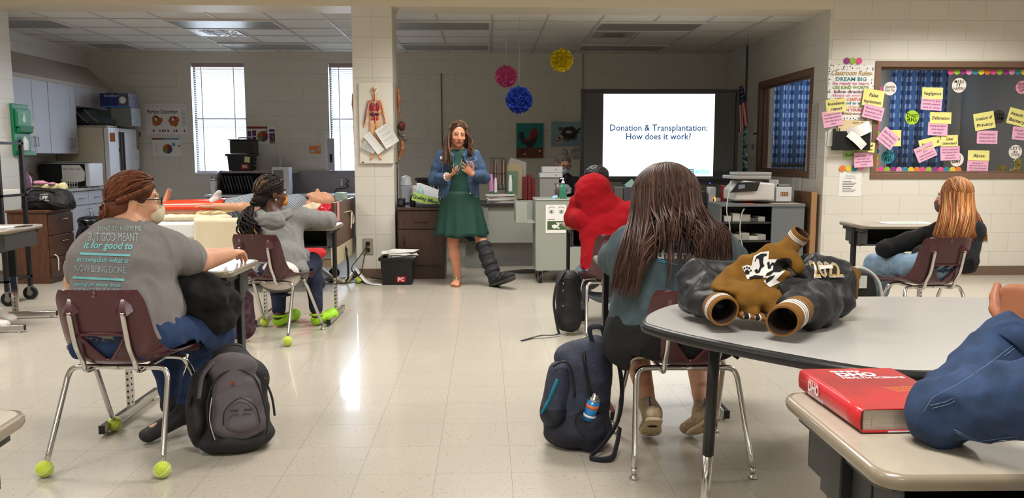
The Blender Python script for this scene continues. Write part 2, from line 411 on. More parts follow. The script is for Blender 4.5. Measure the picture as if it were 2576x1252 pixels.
def pane_mat(name,refl):
    m = bpy.data.materials.new(name); m.use_nodes = True; nt = m.node_tree; nt.nodes.remove(nt.nodes['Principled BSDF']); L = nt.links
    tr = nt.nodes.new('ShaderNodeBsdfTransparent'); gl = nt.nodes.new('ShaderNodeBsdfGlossy'); gl.inputs['Roughness'].default_value = .01
    fr = nt.nodes.new('ShaderNodeFresnel'); fr.inputs['IOR'].default_value = refl; mx = nt.nodes.new('ShaderNodeMixShader')
    L.new(fr.outputs[0],mx.inputs[0]); L.new(tr.outputs[0],mx.inputs[1]); L.new(gl.outputs[0],mx.inputs[2]); L.new(mx.outputs[0],nt.nodes['Material Output'].inputs['Surface'])
    return m
glass = pane_mat('window_glass',1.3)
def sbox(name,*bs,m=wall_xz,bevel=0):
    mb = MB()
    for b in bs: mb.box(*b)
    return struct(mb.build(name,m,bevel=bevel))
sbox('floor',(-7,7.4,-4.2,12.2,-.1,0),m=floor_m)
sbox('ceiling',(-7,7.4,8.8,12.2,2.80,2.9),m=tile_m)
sbox('ceiling',(-7,7.4,-4.2,8.4,3.0,3.1),m=tile_m)
mb = MB()
for k in range(-10,7):
    x = .083+.61*k
    if x < XS-.02 and x > -5.76: mb.box(x-.012,x+.012,8.8,YF,2.794,2.7995)
for y in (9.19,9.79,10.39,11.0,11.6): mb.box(-5.76,XS,y-.012,y+.012,2.7945,2.799)
struct(mb.build('trim_1',bar_m))
W1,W2 = (-4.283,-3.505),(-2.297,-1.45)
zs,zt = 1.04,2.64
sbox('wall_far',(-7,W1[0],YF,YF+.2,0,2.9),(W1[1],W2[0],YF,YF+.2,0,2.9),(W2[1],7.4,YF,YF+.2,0,2.9),
     (W1[0],W1[1],YF,YF+.2,0,zs),(W2[0],W2[1],YF,YF+.2,0,zs),(W1[0],W1[1],YF,YF+.2,zt,2.9),(W2[0],W2[1],YF,YF+.2,zt,2.9))
sbox('wall_left',(-5.96,-5.76,8.8,YF,0,2.8),m=wall_yz)
sbox('wall_left',(-6.7,-6.5,-4.2,8.38,0,3.0),m=wall_yz)
sbox('wall_back',(-6.7,7,-4.4,-4.2,0,3.0))
sbox('wall_left',(-6.7,-5.03,YW,8.8,0,3.0),m=wall_xz)
sbox('wall_front',(-5.03,XS+.03,YW,8.8,2.80,3.0),m=paint)
sbox('wall_front',(-1.359,-.947,YW,8.8,0,2.80),m=col_xz)
SW = (8.74,10.49,1.04,2.25)
sbox('wall_right',(XS,XS+.2,YW,SW[0],0,2.8),(XS,XS+.2,SW[1],YF,0,2.8),(XS,XS+.2,SW[0],SW[1],0,SW[2]),(XS,XS+.2,SW[0],SW[1],SW[3],2.8),m=wall_yz)
RW = (4.10,6.3,1.04,2.275)
sbox('wall_front',(XS+.03,RW[0],YW-.001,YW+.2,0,3.0),(RW[1],7,YW-.001,YW+.2,0,3),(RW[0],RW[1],YW-.001,YW+.2,0,RW[2]),(RW[0],RW[1],YW-.001,YW+.2,RW[3],3.0))
sbox('wall_right',(6.6,6.8,-4.2,YW,0,3.0),m=wall_yz)
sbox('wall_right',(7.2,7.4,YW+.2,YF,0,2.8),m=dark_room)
mb = MB(); mb.prism([(-5.76,2.56),(-5.43,2.25),(-5.43,2.205),(-5.76,2.205)],-3.15,(0,8.8,0),(1,0,0),(0,0,1)); struct(mb.build('wall_bulkhead',grayp))
sbox('baseboard_right',(XS-.012,XS,8.4,YF,0,.1),m=base_m)
sbox('baseboard_front',(XS-.012,6.6,YW-.014,YW-.001,0,.1),(XS-.012,XS,YW-.014,8.45,0,.1),(-1.372,-.934,YW-.013,YW,0,.1),(-.947,-.934,YW,8.8,0,.1),(-1.372,-1.359,YW,8.8,0,.1),(-6.5,-5.02,YW-.013,YW,0,.1),m=base_m)
sbox('baseboard_far',(-5.76,XS,YF-.012,YF,0,.1),m=base_m)
alum = M('dark_window_frame',(40,40,44),.4,metal=.6)
reveal = M('window_reveal_paint',(225,228,235),.5)
blind_m = M('blind_slat',(205,203,200),.45,trans=0)
def window(n,x0,x1):
    w_ = bpy.data.objects.new('window_%d' % n,None); C.objects.link(w_); w_.location = ((x0+x1)/2,YF,zs); struct(w_); WORLD[w_.name] = Matrix.Translation(-w_.location)
    mb = MB(); f = .035
    for b in ((x0,x0+f,YF+.1,YF+.15,zs,zt),(x1-f,x1,YF+.1,YF+.15,zs,zt),(x0,x1,YF+.1,YF+.15,zs,zs+f),(x0,x1,YF+.1,YF+.15,zt-f,zt),(x0,x1,YF+.1,YF+.15,1.82,1.85)): mb.box(*b)
    mb.build('window_frame',alum,w_)
    mb = MB(); mb.box(x0-.001,x0+.004,YF+.001,YF+.1,zs,zt); mb.box(x1-.004,x1+.001,YF+.001,YF+.1,zs,zt); mb.box(x0,x1,YF-.02,YF+.1,zs-.02,zs+.006); mb.build('window_sill',reveal,w_)
    mb = MB(); mb.quad((x0,YF+.12,zs),(x1,YF+.12,zs),(x1,YF+.12,zt),(x0,YF+.12,zt)); mb.build('pane',glass,w_)
    b = thing('window_blind','white slatted blind fully lowered in the left window' if n == 1 else 'white slatted blind in the window half hidden by the column','blind',((x0+x1)/2,YF+.05,zs),group='window blinds')
    mb = MB(); z = zs+.05; k = 0
    while z < zt-.06:
        mb.obox(((x0+x1)/2,YF+.05,z),V((1,0,0)),V((0,math.cos(R(38)),math.sin(R(38)))),V((0,-math.sin(R(38)),math.cos(R(38)))),(x1-x0)/2-.025,.0125,.0008); z += .0262
    mb.build('slats',blind_m,b)
    mb = MB(); mb.box(x0+.015,x1-.015,YF+.02,YF+.07,zt-.06,zt-.005); mb.build('headrail',M('blind_headrail',(165,150,150),.5),b)
    mb = MB(); mb.box(x0+.02,x1-.02,YF+.035,YF+.065,zs+.012,zs+.035); mb.build('bottom_rail',blind_m,b)
    for fx in (.18,.78): mb = MB(); mb.box(x0+fx*(x1-x0)-.006,x0+fx*(x1-x0)+.006,YF+.034,YF+.036,zs+.03,zt-.05); mb.build('ladder_tape',M('ladder_tape',(225,225,225),.6),b)
window(1,*W1); window(2,*W2)
INNER = pane_mat('inner_glass',1.45)
def frame_window(n,axis,a0,a1,z0,z1,p,fw):
    w_ = bpy.data.objects.new('window_%d' % n,None); C.objects.link(w_); w_.location = (p,(a0+a1)/2,z0) if axis == 'y' else ((a0+a1)/2,p,z0); struct(w_); WORLD[w_.name] = Matrix.Translation(-w_.location)
    mb = MB()
    def bx(u0,u1,d0,d1,za,zb):
        if axis == 'y': mb.box(p-d1,p-d0,u0,u1,za,zb)
        else: mb.box(u0,u1,p-d1,p-d0,za,zb)
    for u0,u1,za,zb in ((a0,a0+fw,z0+fw,z1-fw),(a1-fw,a1,z0+fw,z1-fw),(a0,a1,z0,z0+fw),(a0,a1,z1-fw,z1)): bx(u0,u1,-.12,.012,za,zb)
    for u0,u1,za,zb in ((a0+fw,a0+fw+.02,z0+fw,z1-fw),(a1-fw-.02,a1-fw,z0+fw,z1-fw),(a0+fw,a1-fw,z0+fw,z0+fw+.02),(a0+fw,a1-fw,z1-fw-.02,z1-fw)): bx(u0,u1,-.1,-.04,za,zb)
    mb.build('window_frame',brown_m,w_,bevel=.003)
    mb = MB(); u0,u1,za,zb = a0+fw,a1-fw,z0+fw,z1-fw
    if axis == 'y': mb.quad((p+.067,u1,za),(p+.067,u0,za),(p+.067,u0,zb),(p+.067,u1,zb))
    else: mb.quad((u0,p+.067,za),(u1,p+.067,za),(u1,p+.067,zb),(u0,p+.067,zb))
    mb.build('pane',INNER,w_)
frame_window(3,'y',SW[0],SW[1],SW[2],SW[3],XS,.075)
frame_window(4,'x',RW[0],RW[1],RW[2],RW[3],YW,.062)
def ogee():
    m = bpy.data.materials.new('ogee_curtain'); m.use_nodes = True; nt = m.node_tree; b = nt.nodes['Principled BSDF']; L = nt.links
    tc = nt.nodes.new('ShaderNodeUVMap'); sp = nt.nodes.new('ShaderNodeSeparateXYZ'); L.new(tc.outputs[0],sp.inputs[0])
    def mth(op,a,b_=None,c=None):
        n = nt.nodes.new('ShaderNodeMath'); n.operation = op
        for i,q in enumerate((a,b_,c)):
            if q is None: continue
            if isinstance(q,(int,float)): n.inputs[i].default_value = q
            else: L.new(q,n.inputs[i])
        return n.outputs[0]
    x = sp.outputs[0]; z = sp.outputs[1]
    s1 = mth('MULTIPLY',mth('SINE',mth('MULTIPLY',z,2*math.pi/.26)),.035)
    a = mth('ABSOLUTE',mth('SUBTRACT',mth('FLOORED_MODULO',mth('ADD',x,s1),.15),.075))
    b2 = mth('ABSOLUTE',mth('SUBTRACT',mth('FLOORED_MODULO',mth('SUBTRACT',x,s1),.15),.075))
    mn = mth('MINIMUM',a,b2); band = mth('LESS_THAN',mn,.011); dark = mth('LESS_THAN',mth('ADD',a,b2),.052)
    mx = nt.nodes.new('ShaderNodeMix'); mx.data_type = 'RGBA'; mx.inputs['A'].default_value = lin((72,112,165)); mx.inputs['B'].default_value = lin((176,196,222)); L.new(band,mx.inputs['Factor'])
    m2 = nt.nodes.new('ShaderNodeMix'); m2.data_type = 'RGBA'; L.new(mx.outputs['Result'],m2.inputs['A']); m2.inputs['B'].default_value = lin((38,62,110)); L.new(dark,m2.inputs['Factor'])
    L.new(m2.outputs['Result'],b.inputs['Base Color']); b.inputs['Roughness'].default_value = .9
    return m
cur_m = ogee()
def curtain(x0,x1,y,z0,z1,label,amp=.035,slit=0):
    me = bpy.data.meshes.new('patterned_curtain'); nu,nv = 90,2; vs = []; uv = []
    Wc = x1-x0
    for j in range(nv+1):
        for i in range(nu+1):
            u = i/nu; v = j/nv; vs.append((x0+Wc*u,y+amp*math.sin(u*Wc*2*math.pi/.21+.8*math.sin(u*7)),z0+(z1-z0)*v)); uv.append((u*Wc*1.35,z0+(z1-z0)*v))
    fs = [(j*(nu+1)+i,j*(nu+1)+i+1,(j+1)*(nu+1)+i+1,(j+1)*(nu+1)+i) for j in range(nv) for i in range(nu)]
    me.from_pydata(vs,[],fs); me.materials.append(cur_m); l = me.uv_layers.new(name='uv')
    for lp in me.loops: l.data[lp.index].uv = uv[lp.vertex_index]
    me.polygons.foreach_set('use_smooth',[True]*len(me.polygons)); o = link('patterned_curtain',me,solid=.004)
    return tag(o,label,'curtain','blue patterned curtains in the adjoining room')
yc = 11.6
curtain(P(1944,300,yc).x,P(2052,300,yc).x,yc,.98,2.62,'blue ogee patterned curtain seen through the side wall window')
curtain(P(2236,300,yc).x,P(2383,300,yc).x,yc,.98,2.62,'blue ogee patterned curtain seen through the display window')
for a_,b_ in ((1940,2060),(2230,2390)):
    mb = MB(); x0,x1 = P(a_,300,yc).x,P(b_,300,yc).x; mb.tube([(x0,yc,2.635),(x1,yc,2.635)],.014,8); mb.bar((x0+.02,yc,2.635),(x0+.02,YF,2.635),.02,.02); mb.bar((x1-.02,yc,2.635),(x1-.02,YF,2.635),.02,.02); tag(mb.build('curtain_rod',bar_m),'rod carrying the blue curtain in the %s' % ('side wall window view' if a_ < 2000 else 'display window view'),'curtain rod')
area_lamp('curtain_fill_lamp',(5.2,10.4,2.75),(0,0,0),1.1,.5,30,(.85,.9,1))  # unseen lamp added to brighten the blue curtains
xa = P(2385,300,11.7).x
mb = MB(); mb.box(xa,xa+.05,11.93,11.945,1.7,2.63); struct(mb.build('window_5',M('daylight_slit',(190,215,255),.5,emit=5)))
lens = M('fixture_lens',(150,150,148),.35,var=.05,vscale=40); fr_m = M('fixture_frame',(215,212,206),.4)
lensd = M('fixture_reflector',(120,118,112),.3,metal=.3)
k = 0
FIX = [(-3.577,-2.357,9.19,'unlit ceiling fixture above the left window, nearer one'),(-3.577,-2.357,11.0,'unlit ceiling fixture just in front of the left window'),
       (-6.0,-4.797,9.19,'unlit ceiling fixture cut off by the left pillar'),(-5.407,-4.797,11.0,'unlit short ceiling fixture in the far left corner'),
       (-1.137,.083,9.19,'unlit ceiling fixture just right of the column, nearer one'),(-1.137,.083,11.0,'unlit ceiling fixture right of the column close to the far wall'),
       (1.303,2.523,9.19,'unlit ceiling fixture above the big screen, nearer one'),(1.303,2.523,11.0,'unlit ceiling fixture beyond the screen close to the far wall')]
for x0,x1,y0,lb in FIX:
    t = thing('ceiling_light',lb,'light',((x0+x1)/2,y0+.3,2.8),group='unlit recessed ceiling fixtures')
    y1 = y0+(.61 if y0 < 10 else .6); x0_ = max(x0,-5.75)
    mb = MB()
    for b in ((x0_,x1,y0,y0+.03),(x0_,x1,y1-.03,y1),(x0_,x0_+.03,y0+.03,y1-.03),(x1-.03,x1,y0+.03,y1-.03)): mb.box(*b,2.778,2.7935)
    mb.build('frame',fr_m,t)
    mb = MB(); mb.box(x0_+.03,x1-.03,y0+.03,y1-.03,2.786,2.792); mb.build('lens',lens,t)
def vent(x0,x1,y0,y1,label,wrap):
    t = thing('ceiling_vent',label,'vent',((x0+x1)/2,(y0+y1)/2,2.8),group='ceiling air vents')
    mb = MB(); mb.box(x0,x1,y0,y1,2.785,2.793); mb.build('plate',M('vent_plate',(214,212,208),.35) if wrap else M('vent_plate_dull',(180,172,164),.5),t,bevel=.003)
    cx_,cyy = (x0+x1)/2,(y0+y1)/2; h = .13 if not wrap else .15
    mb = MB()
    for i,q in enumerate((1,.72,.44)):
        a = h*q; z = 2.784-.006*i
        for b in ((cx_-a,cx_+a,cyy-a,cyy-a+.02),(cx_-a,cx_+a,cyy+a-.02,cyy+a),(cx_-a,cx_-a+.02,cyy-a+.02,cyy+a-.02),(cx_+a-.02,cx_+a,cyy-a+.02,cyy+a-.02)): mb.box(*b,z-.004,z)
    mb.build('louvre',M('vent_louvre',(120,116,112),.4),t)
    if wrap:
        rnd = random.Random(3); mb = MB()
        for i in range(26):
            x = x0+.03+(x1-x0-.06)*rnd.random(); y = y0+.03+(y1-y0-.06)*rnd.random()
            if abs(x-cx_) < h and abs(y-cyy) < h: continue
            a = rnd.random()*3.1; dx,dy = math.cos(a)*.08,math.sin(a)*.08
            x = min(max(x,x0+.09),x1-.09); y = min(max(y,y0+.09),y1-.09)
            mb.tube([(x-dx,y-dy,2.783),(x,y,2.778-.004*rnd.random()),(x+dx,y+dy,2.783)],.004,5)
        mb.build('plastic_wrap',M('clear_wrap',(235,238,242),.1,coat=1),t)
vent(-3.55,-2.99,9.81,10.37,'plastic wrapped air vent between two unlit fixtures',True)
vent(1.36,1.86,9.81,10.35,'plain square air vent above the big screen',False)
for i,(lx,ly) in enumerate(NEAR_LAMPS[:0]): pass
mb = MB(); p1 = V((3.585,10.98,2.79)); mb.tube([p1,(3.585,10.98,1.0)],.012,8); tag(mb.build('cable_conduit',M('conduit_paint',(60,56,52),.5)),'dark cable running up the side wall behind the flag','conduit')
mb = MB(); mb.tube([(.83+.62,YF-.015,2.79),(.83+.62,YF-.015,1.9)],.01,6); tag(mb.build('cable_conduit',M('conduit_wall',(185,170,145),.5)),'beige conduit on the far wall above the bird nest painting','conduit')
mb = MB(); mb.tube([(-.64,YF-.015,2.5),(-.63,YF-.015,1.0)],.008,6); tag(mb.build('cable_conduit',M('conduit_grey',(110,105,100),.5)),'thin grey cable down the far wall right of the column','conduit')
# SCHOOL DESKS AND CHAIRS
maroon = M('maroon_plastic',(74,30,36),.32,bump=.12,bscale=220,coat=.25)
chrome = M('chrome_tube',(200,198,195),.16,metal=1)
felt = M('tennis_felt',(186,205,60),.95,var=.25,vscale=40,bump=.6,bscale=180,sheen=.4,col2=(140,150,70))
seam = M('tennis_seam',(215,220,190),.9)
rub = M('black_rubber',(22,22,22),.6)
black_m = M('black_metal_paint',(30,30,31),.42,bump=.08,bscale=250)
greyp2 = M('grey_plastic_box',(62,62,62),.55,bump=.1,bscale=200)
top_m = M('desk_laminate',(166,156,140),.24,var=.05,vscale=30,coat=.25)
top_edge = M('desk_edge',(130,118,100),.3,coat=.3)
chalk = M('chalk_mark',(140,118,118),.9)
def chair_shell():
    prof = [(-.262,.752,.165,.028),(-.252,.70,.175,.034),(-.236,.64,.180,.040),(-.217,.56,.184,.05),(-.198,.50,.19,.062),(-.175,.455,.196,.075),(-.14,.43,.205,.07),(-.09,.422,.213,.052),
            (0,.424,.222,.035),(.10,.430,.226,.022),(.17,.430,.222,.014),(.205,.418,.212,.008),(.222,.395,.19,.004)]
    ys = crom([V(p[:3]) for p in prof],4); es = np.interp(np.linspace(0,1,len(ys)),np.linspace(0,1,len(prof)),[p[3] for p in prof])
    nu = 28; n = len(ys); vs = []; fs = []
    for i,q in enumerate(ys):
        a = ys[max(0,i-1)]; b = ys[min(n-1,i+1)]; t = V((0,b.x-a.x,b.y-a.y)).normalized(); nr = V((0,-t.z,t.y))   # towards the sitter
        if nr.y < 0 and q.y > .45: nr = -nr
        hw = q.z
        cr = 0
        if i < 5: hw = q.z-.030*(1-math.sqrt(max(0,1-(1-i/5)**2)))      # rounded top corners
        for j in range(nu+1):
            s_ = -1+2*j/nu; c = V((hw*s_,q.x,q.y)) + V((0,abs(nr.y),abs(nr.z)))*(es[i]*abs(s_)**3.2)
            if i == 0: c.z -= .012*abs(s_)**4
            vs.append(c)
    fs = [(i*(nu+1)+j,(i+1)*(nu+1)+j,(i+1)*(nu+1)+j+1,i*(nu+1)+j+1) for i in range(n-1) for j in range(nu)]
    mb = MB(); mb.add(vs,fs,0,True); o = mb.build('seat_shell',maroon,solid=.007)
    cut = MB(); tri = [(-.078,.568),(.078,.568),(.086,.553),(.02,.463),(0,.455),(-.02,.463),(-.086,.553)][::-1]
    cut.prism(tri,.3,(0,-.08,0),(1,0,0),(0,0,1)); co = cut.build('c',maroon)
    md = o.modifiers.new('b','BOOLEAN'); md.object = co; md.operation = 'DIFFERENCE'; md.solver = 'EXACT'
    dg = bpy.context.evaluated_depsgraph_get(); me = bpy.data.meshes.new_from_object(o.evaluated_get(dg))
    bpy.data.objects.remove(o); bpy.data.objects.remove(co)
    mb = MB(); mb.v = [tuple(q.co) for q in me.vertices]; mb.f = [list(p.vertices) for p in me.polygons]; mb.m = [0]*len(mb.f); mb.s = [True]*len(mb.f)
    yb = lambda z: float(np.interp(z,[p[1] for p in prof[:7]][::-1],[p[0] for p in prof[:7]][::-1]))
    mb.tube([(x,yb(z)-.006,z) for x,z in tri],.0075,8,closed=True,sub=3)
    for s_ in (-1,1):                                   # flared pockets that take the frame tubes
        for dx in (0,):
            zc = .655; yc_ = yb(zc)
            mb.loft([[V((s_*.105+a*.03,yc_-.001,zc+.012)) for a in (-1.2,1.2)] + [V((s_*.105+a*.02,yc_-.026,zc-.004)) for a in (1,-1)],
                     [V((s_*.105+a*.012,yc_+.004,zc+.075)) for a in (-1,1)] + [V((s_*.105+a*.006,yc_-.012,zc+.06)) for a in (1,-1)]],smooth=False)
    o = mb.build('seat_shell',maroon,sharp=40); me = o.data; bpy.data.objects.remove(o)
    return me,yb
SHELL,yback = chair_shell()
def make_chair(label,loc,rz,balls=(1,1,1,1),group='maroon plastic classroom chairs'):
    t = thing('school_chair',label,'chair',loc,rz,group,world=False)
    link('seat_shell',SHELL,t)
    for s_ in (-1,1):
        for q,(fy,ty) in enumerate(((-.27,-.11),(.27,.07))):
            mb = MB(); mb.tube([(0,ty,.408),(s_*.13,ty,.408),(s_*.185,ty,.402),(s_*.205,ty*1.08-.0,.375),(s_*.212,ty+(fy-ty)*.2,.32),(s_*.235,fy,.03)],.0115,10,sub=4)
            l = mb.build('leg',chrome,t)
            bi = (0 if s_ < 0 else 1)+q*2
            mb = MB()
            if balls[bi]:
                c = V((s_*.236,fy,.034)); mb.ball(c,.034,0,20)
                sm = []
                for i in range(32):
                    a = 2*math.pi*i/32; e = .42*math.cos(2*a); p = V((math.cos(a)*math.cos(e),math.sin(a)*math.cos(e),math.sin(e))); sm.append(c+p*.0335)
                mb.tube(sm,.0016,5,m=1,closed=True); mb.build('tennis_ball',[felt,seam],t)
            else:
                mb.lathe([(.0,0),(.017,.001),(.018,.006),(.012,.012),(.008,.02),(.012,.022),(.013,.045)],(s_*.236,fy,0),14); mb.build('foot_glide',chrome,t)
    mb = MB()
    for s_ in (-1,1):
        x = s_*.105
        mb.tube([(x,yback(.67)-.016,.665),(x,yback(.60)-.019,.60),(x,yback(.52)-.020,.52),(x,yback(.45)-.018,.455),(x,-.165,.41),(x,-.10,.400),(x,.13,.402)],.0105,10,sub=4)
    mb.build('back_frame',chrome,t)
    mb = MB(); mb.text('2',.032,(.0,yback(.74)-.009,.735),(1,0,0),(0,0,1),shear=.2); mb.build('chalk_number',chalk,t)
    return t
def make_desk(label,loc,rz,group='school desks',w=.62,d=.47,h=.745,tm=None,num=None,gapm=0):
    t = thing('school_desk',label,'desk',loc,rz,group,world=False)
    tm = tm or top_m
    mb = MB(); rp = rpoly(-w/2,w/2,-d/2,d/2,.045,6)
    prf = [(1,h-.026),(1.012,h-.018),(1.012,h-.008),(1.0,h-.001),(.975,h)]
    rings = [[V((x*k if abs(x) < 9 else x,y*k,z)) for x,y in rp] for k,z in prf]
    mb.loft(rings,1,cap=False); mb.add(rings[-1],[list(range(len(rp)))],0); mb.add(rings[0],[list(range(len(rp)))[::-1]],1)
    mb.build('desktop',[tm,top_edge],t)
    mb = MB(); bw,bd = w/2-.05,d/2-.035; z0,z1 = h-.155,h-.028                  # open-front book box
    for b in ((-bw,bw,-bd,bd,z0,z0+.006),(-bw,bw,bd-.006,bd,z0+.006,z1),(-bw,-bw+.006,-bd,bd-.006,z0+.006,z1),(bw-.006,bw,-bd,bd-.006,z0+.006,z1)): mb.box(*b)
    mb.prism([(-bd-.005,z1),(bd+.01,z1),(bd+.01,z1-.03),(-bd+.06,z1-.03),(-bd-.005,z1-.012)],.02,(bw,0,0),(0,1,0),(0,0,1))
    mb.prism([(-bd-.005,z1),(bd+.01,z1),(bd+.01,z1-.03),(-bd+.06,z1-.03),(-bd-.005,z1-.012)],.02,(-bw-.02,0,0),(0,1,0),(0,0,1))
    mb.box(-bw-.004,-bw,-bd+.1,bd-.08,z0-.02,z1-.03); mb.box(bw,bw+.004,-bd+.1,bd-.08,z0-.02,z1-.03)
    mb.build('book_box',greyp2,t,bevel=.002)
    for s_ in (-1,1):
        x = s_*(w/2-.035); mb = MB(); mb.box(x-.013,x+.013,-.028,.028,.33,h-.03)
        up = mb.build('leg',black_m,t,bevel=.003)
        mb = MB(); mb.box(x-.0095,x+.0095,-.0235,.0235,.03,.33)
        for k in range(9): mb.lathe([(.0055,0),(.0055,.001)],(x+(.0095 if s_ > 0 else .0095),0,.07+k*.03),10,1,axis=(1,0,0)); mb.lathe([(.0055,0),(.0055,.001)],(x,-.0235,.07+k*.03),10,1,axis=(0,-1,0))
        mb.build('height_adjuster',[chrome,rub],t)
        mb = MB(); mb.box(x-.014,x+.014,-.30,.30,.016,.052); mb.box(x-.0145,x+.0145,-.305,-.30,.014,.054,1); mb.box(x-.0145,x+.0145,.30,.305,.014,.054,1)
        for fy in (-.26,.26): mb.lathe([(.014,0),(.014,.008),(.005,.009),(.005,.018)],(x,fy,0),12,0)
        mb.build('foot_bar',[chrome,rub],t,bevel=.002)
    mb = MB(); mb.box(-w/2+.045,w/2-.045,.05,.08,h-.185,h-.157); mb.build('crossbar',black_m,t)
    if num:
        mb = MB(); mb.text(num,.045,(-bw-.0205,-.02,h-.2),(0,-1,0),(0,0,1)); mb.build('chalk_number',chalk,t)
    return t
GD = 'school desks'
make_desk('desk under the right elbow of the person in the grey slogan T-shirt',(-1.47,3.86,0),0)
make_desk('desk the person in the grey hoodie with braids leans on',(-1.455,6.23,0),0)
make_desk('desk the person in the red hoodie leans on',(.93,6.23,0),0)
make_desk('desk in front of the long brown haired person in the teal shirt',(.885,3.98,0),0)
make_desk('desk with a white sheet on it beside the right wall',(3.22,6.22,0),R(-2))
make_desk('desk at the left edge turned sideways by the brown drawer chest',(-3.69,6.06,0),R(-84))
make_desk('desk corner just showing at the bottom left edge of the photo',(-1.235,1.375,0),R(4))
make_desk('foreground desk with the thick red textbook on it',(.962,1.455,0),R(-1),num='13')
make_chair('maroon chair of the person in the grey slogan T-shirt, nearest at left',(-1.505,3.36,0),R(-3),(1,1,1,1))
make_chair('maroon chair of the person with braids, one bare chrome front foot',(-1.50,5.63,0),R(-14),(1,1,1,0))
make_chair('maroon chair of the red hooded person, half hidden',(.90,5.53,0),R(3),(1,1,1,1))
make_chair('maroon chair of the person in the teal shirt, all feet bare chrome',(.825,3.27,0),R(-1),(0,0,0,0))
make_chair('maroon chair of the blonde person by the right wall',(2.98,5.27,0),R(6),(0,0,0,0))
make_chair('chair at the left edge under the person in white socks',(-4.42,5.98,0),R(-84),(0,0,0,0))
make_chair('chair of the denim sleeved person at the right edge',(1.19,.90,0),R(-4),(0,0,0,0))
# ---- the big grey activity table
t = thing('activity_table','large pale grey curved table with black edge carrying the letterman jackets','table',(1.3,2.4,0))
pts = [(.515,2.50),(.53,2.43),(.60,2.31),(.72,2.16),(.86,2.01),(.97,1.915),(1.06,1.885),(1.17,1.89),(1.30,1.94),(1.48,1.985),(1.68,1.98),(1.88,1.90),(2.02,1.84),(2.14,1.86),(2.26,1.97),(2.5,2.3),(2.56,2.45),(2.54,2.56),(2.40,2.74),(2.25,2.84),(2.0,2.875),(1.5,2.925),(1.0,2.90),(.78,2.85),(.66,2.77),(.56,2.63)]
out = [(p.x,p.y) for p in crom([V((a,b,0)) for a,b in pts],5,True)]
mb = MB(); mb.prism(out,.028,(0,0,.712)); mb.build('tabletop',M('grey_laminate',(178,176,172),.3,var=.03,vscale=90,coat=.1),t)
mb = MB(); prf = []
for i,(x,y) in enumerate(out):
    prf.append(V((x,y,.7225)))
mb.tube(prf,.0175,8,closed=True); mb.build('edge_band',M('black_edge_band',(24,24,25),.35,bump=.1,bscale=150),t)
for lx,ly,dx,dy in ((.735,2.47,-.04,-.05),(1.14,2.08,-.01,-.04),(2.05,2.08,.02,-.04),(2.32,2.5,.04,-.02),(1.7,2.75,0,.04)):
    a = V((lx,ly,.712)); b = V((lx+dx,ly+dy,0)); mb = MB(); mb.tube([a,a.lerp(b,.56)],.0185,14); lg = mb.build('leg',black_m,t)
    mb = MB(); mb.tube([a.lerp(b,.5),a.lerp(b,.975)],.0155,14); mb.lathe([(.02,0),(.02,.006),(.012,.018)],b,12); mb.build('leg_insert',chrome,t)
    mb = MB(); mb.box(lx-.035,lx+.035,ly-.035,ly+.035,.706,.712); mb.build('mounting_plate',black_m,t)
# LEFT HALF: kitchen corner, bed, wall things
white_lam = M('white_laminate',(190,190,200),.45,bump=.05)
lam_edge = M('laminate_gap',(70,68,72),.8)
nickel = M('brushed_nickel',(150,148,145),.35,metal=1)
ivory = M('ivory_enamel',(206,196,172),.35)
whiteen = M('white_enamel',(222,222,226),.3)
blackp = M('black_plastic',(20,20,22),.38)
white_p = M('white_plastic',(225,225,228),.4)
paper = M('white_paper',(228,226,222),.8)
ink = M('dark_ink',(38,38,42),.7)
greyink = M('grey_print',(150,148,148),.8)
red_p = M('red_print',(188,30,34),.6)
walnut = M('walnut_veneer',(96,60,42),.38,var=.35,vscale=9,stretch=(6,6,.8),bump=.05)
walnutf = M('walnut_drawer_front',(88,56,40),.38,var=.3,vscale=9,stretch=(6,.8,6),bump=.05)
cream = M('cream_cloth',(222,208,178),.9,bump=.3,bscale=40)
sheetw = M('white_sheet',(226,224,222),.85,bump=.4,bscale=14)
def pul(mb,c,ax,l,out,r=.0045):
    c = V(c); ax = V(ax); out = V(out); mb.tube([c-ax*l/2,c-ax*l/2+out,c+ax*l/2+out,c+ax*l/2],r,8)
FX = -5.43
def py(px,X=FX): return PX(px,386,X).y
units = [(9.05,py(90),py(130),'white wall cabinet next to the left pillar'),(py(130)+.004,py(183),10.9,'white wall cabinet above the microwave')]
for a,m_,b,lb in units:
    t = thing('wall_cabinet',lb,'cabinet',(-5.6,(a+b)/2,1.32),group='white wall cabinets')
    mb = MB(); mb.box(-5.755,FX-.02,a,b-.002,1.32,2.205); mb.build('body',white_lam,t)
    for y0,y1,hy in ((a,m_,m_-.03),(m_,b,m_+.03)):
        mb = MB(); mb.box(FX-.019,FX,y0+.002,y1-.004,1.322,2.203); d = mb.build('door',white_lam,t,bevel=.0015)
        mb = MB(); pul(mb,(FX,hy,1.46),(0,0,1),.11,(.028,0,0)); mb.build('handle',nickel,d)
        mb = MB(); mb.lathe([(.007,0),(.007,.004)],(FX,hy+.0,1.36),10,axis=(1,0,0)); mb.build('lock',nickel,d)
t = thing('wall_cabinet','short white wall cabinet above the fridge behind the blue box','cabinet',(-5.6,11.3,1.95),group='white wall cabinets')
mb = MB(); mb.box(-5.755,FX-.02,10.904,11.8,1.95,2.205); mb.build('body',white_lam,t)
mb = MB(); mb.box(FX-.019,FX,10.906,11.35,1.952,2.203); mb.box(FX-.019,FX,11.356,11.8,1.952,2.203); mb.build('door',white_lam,t)
t = thing('base_cabinet','white base cabinets with drawers under the microwave counter','cabinet',(-5.45,9.9,0))
CXF = -5.14
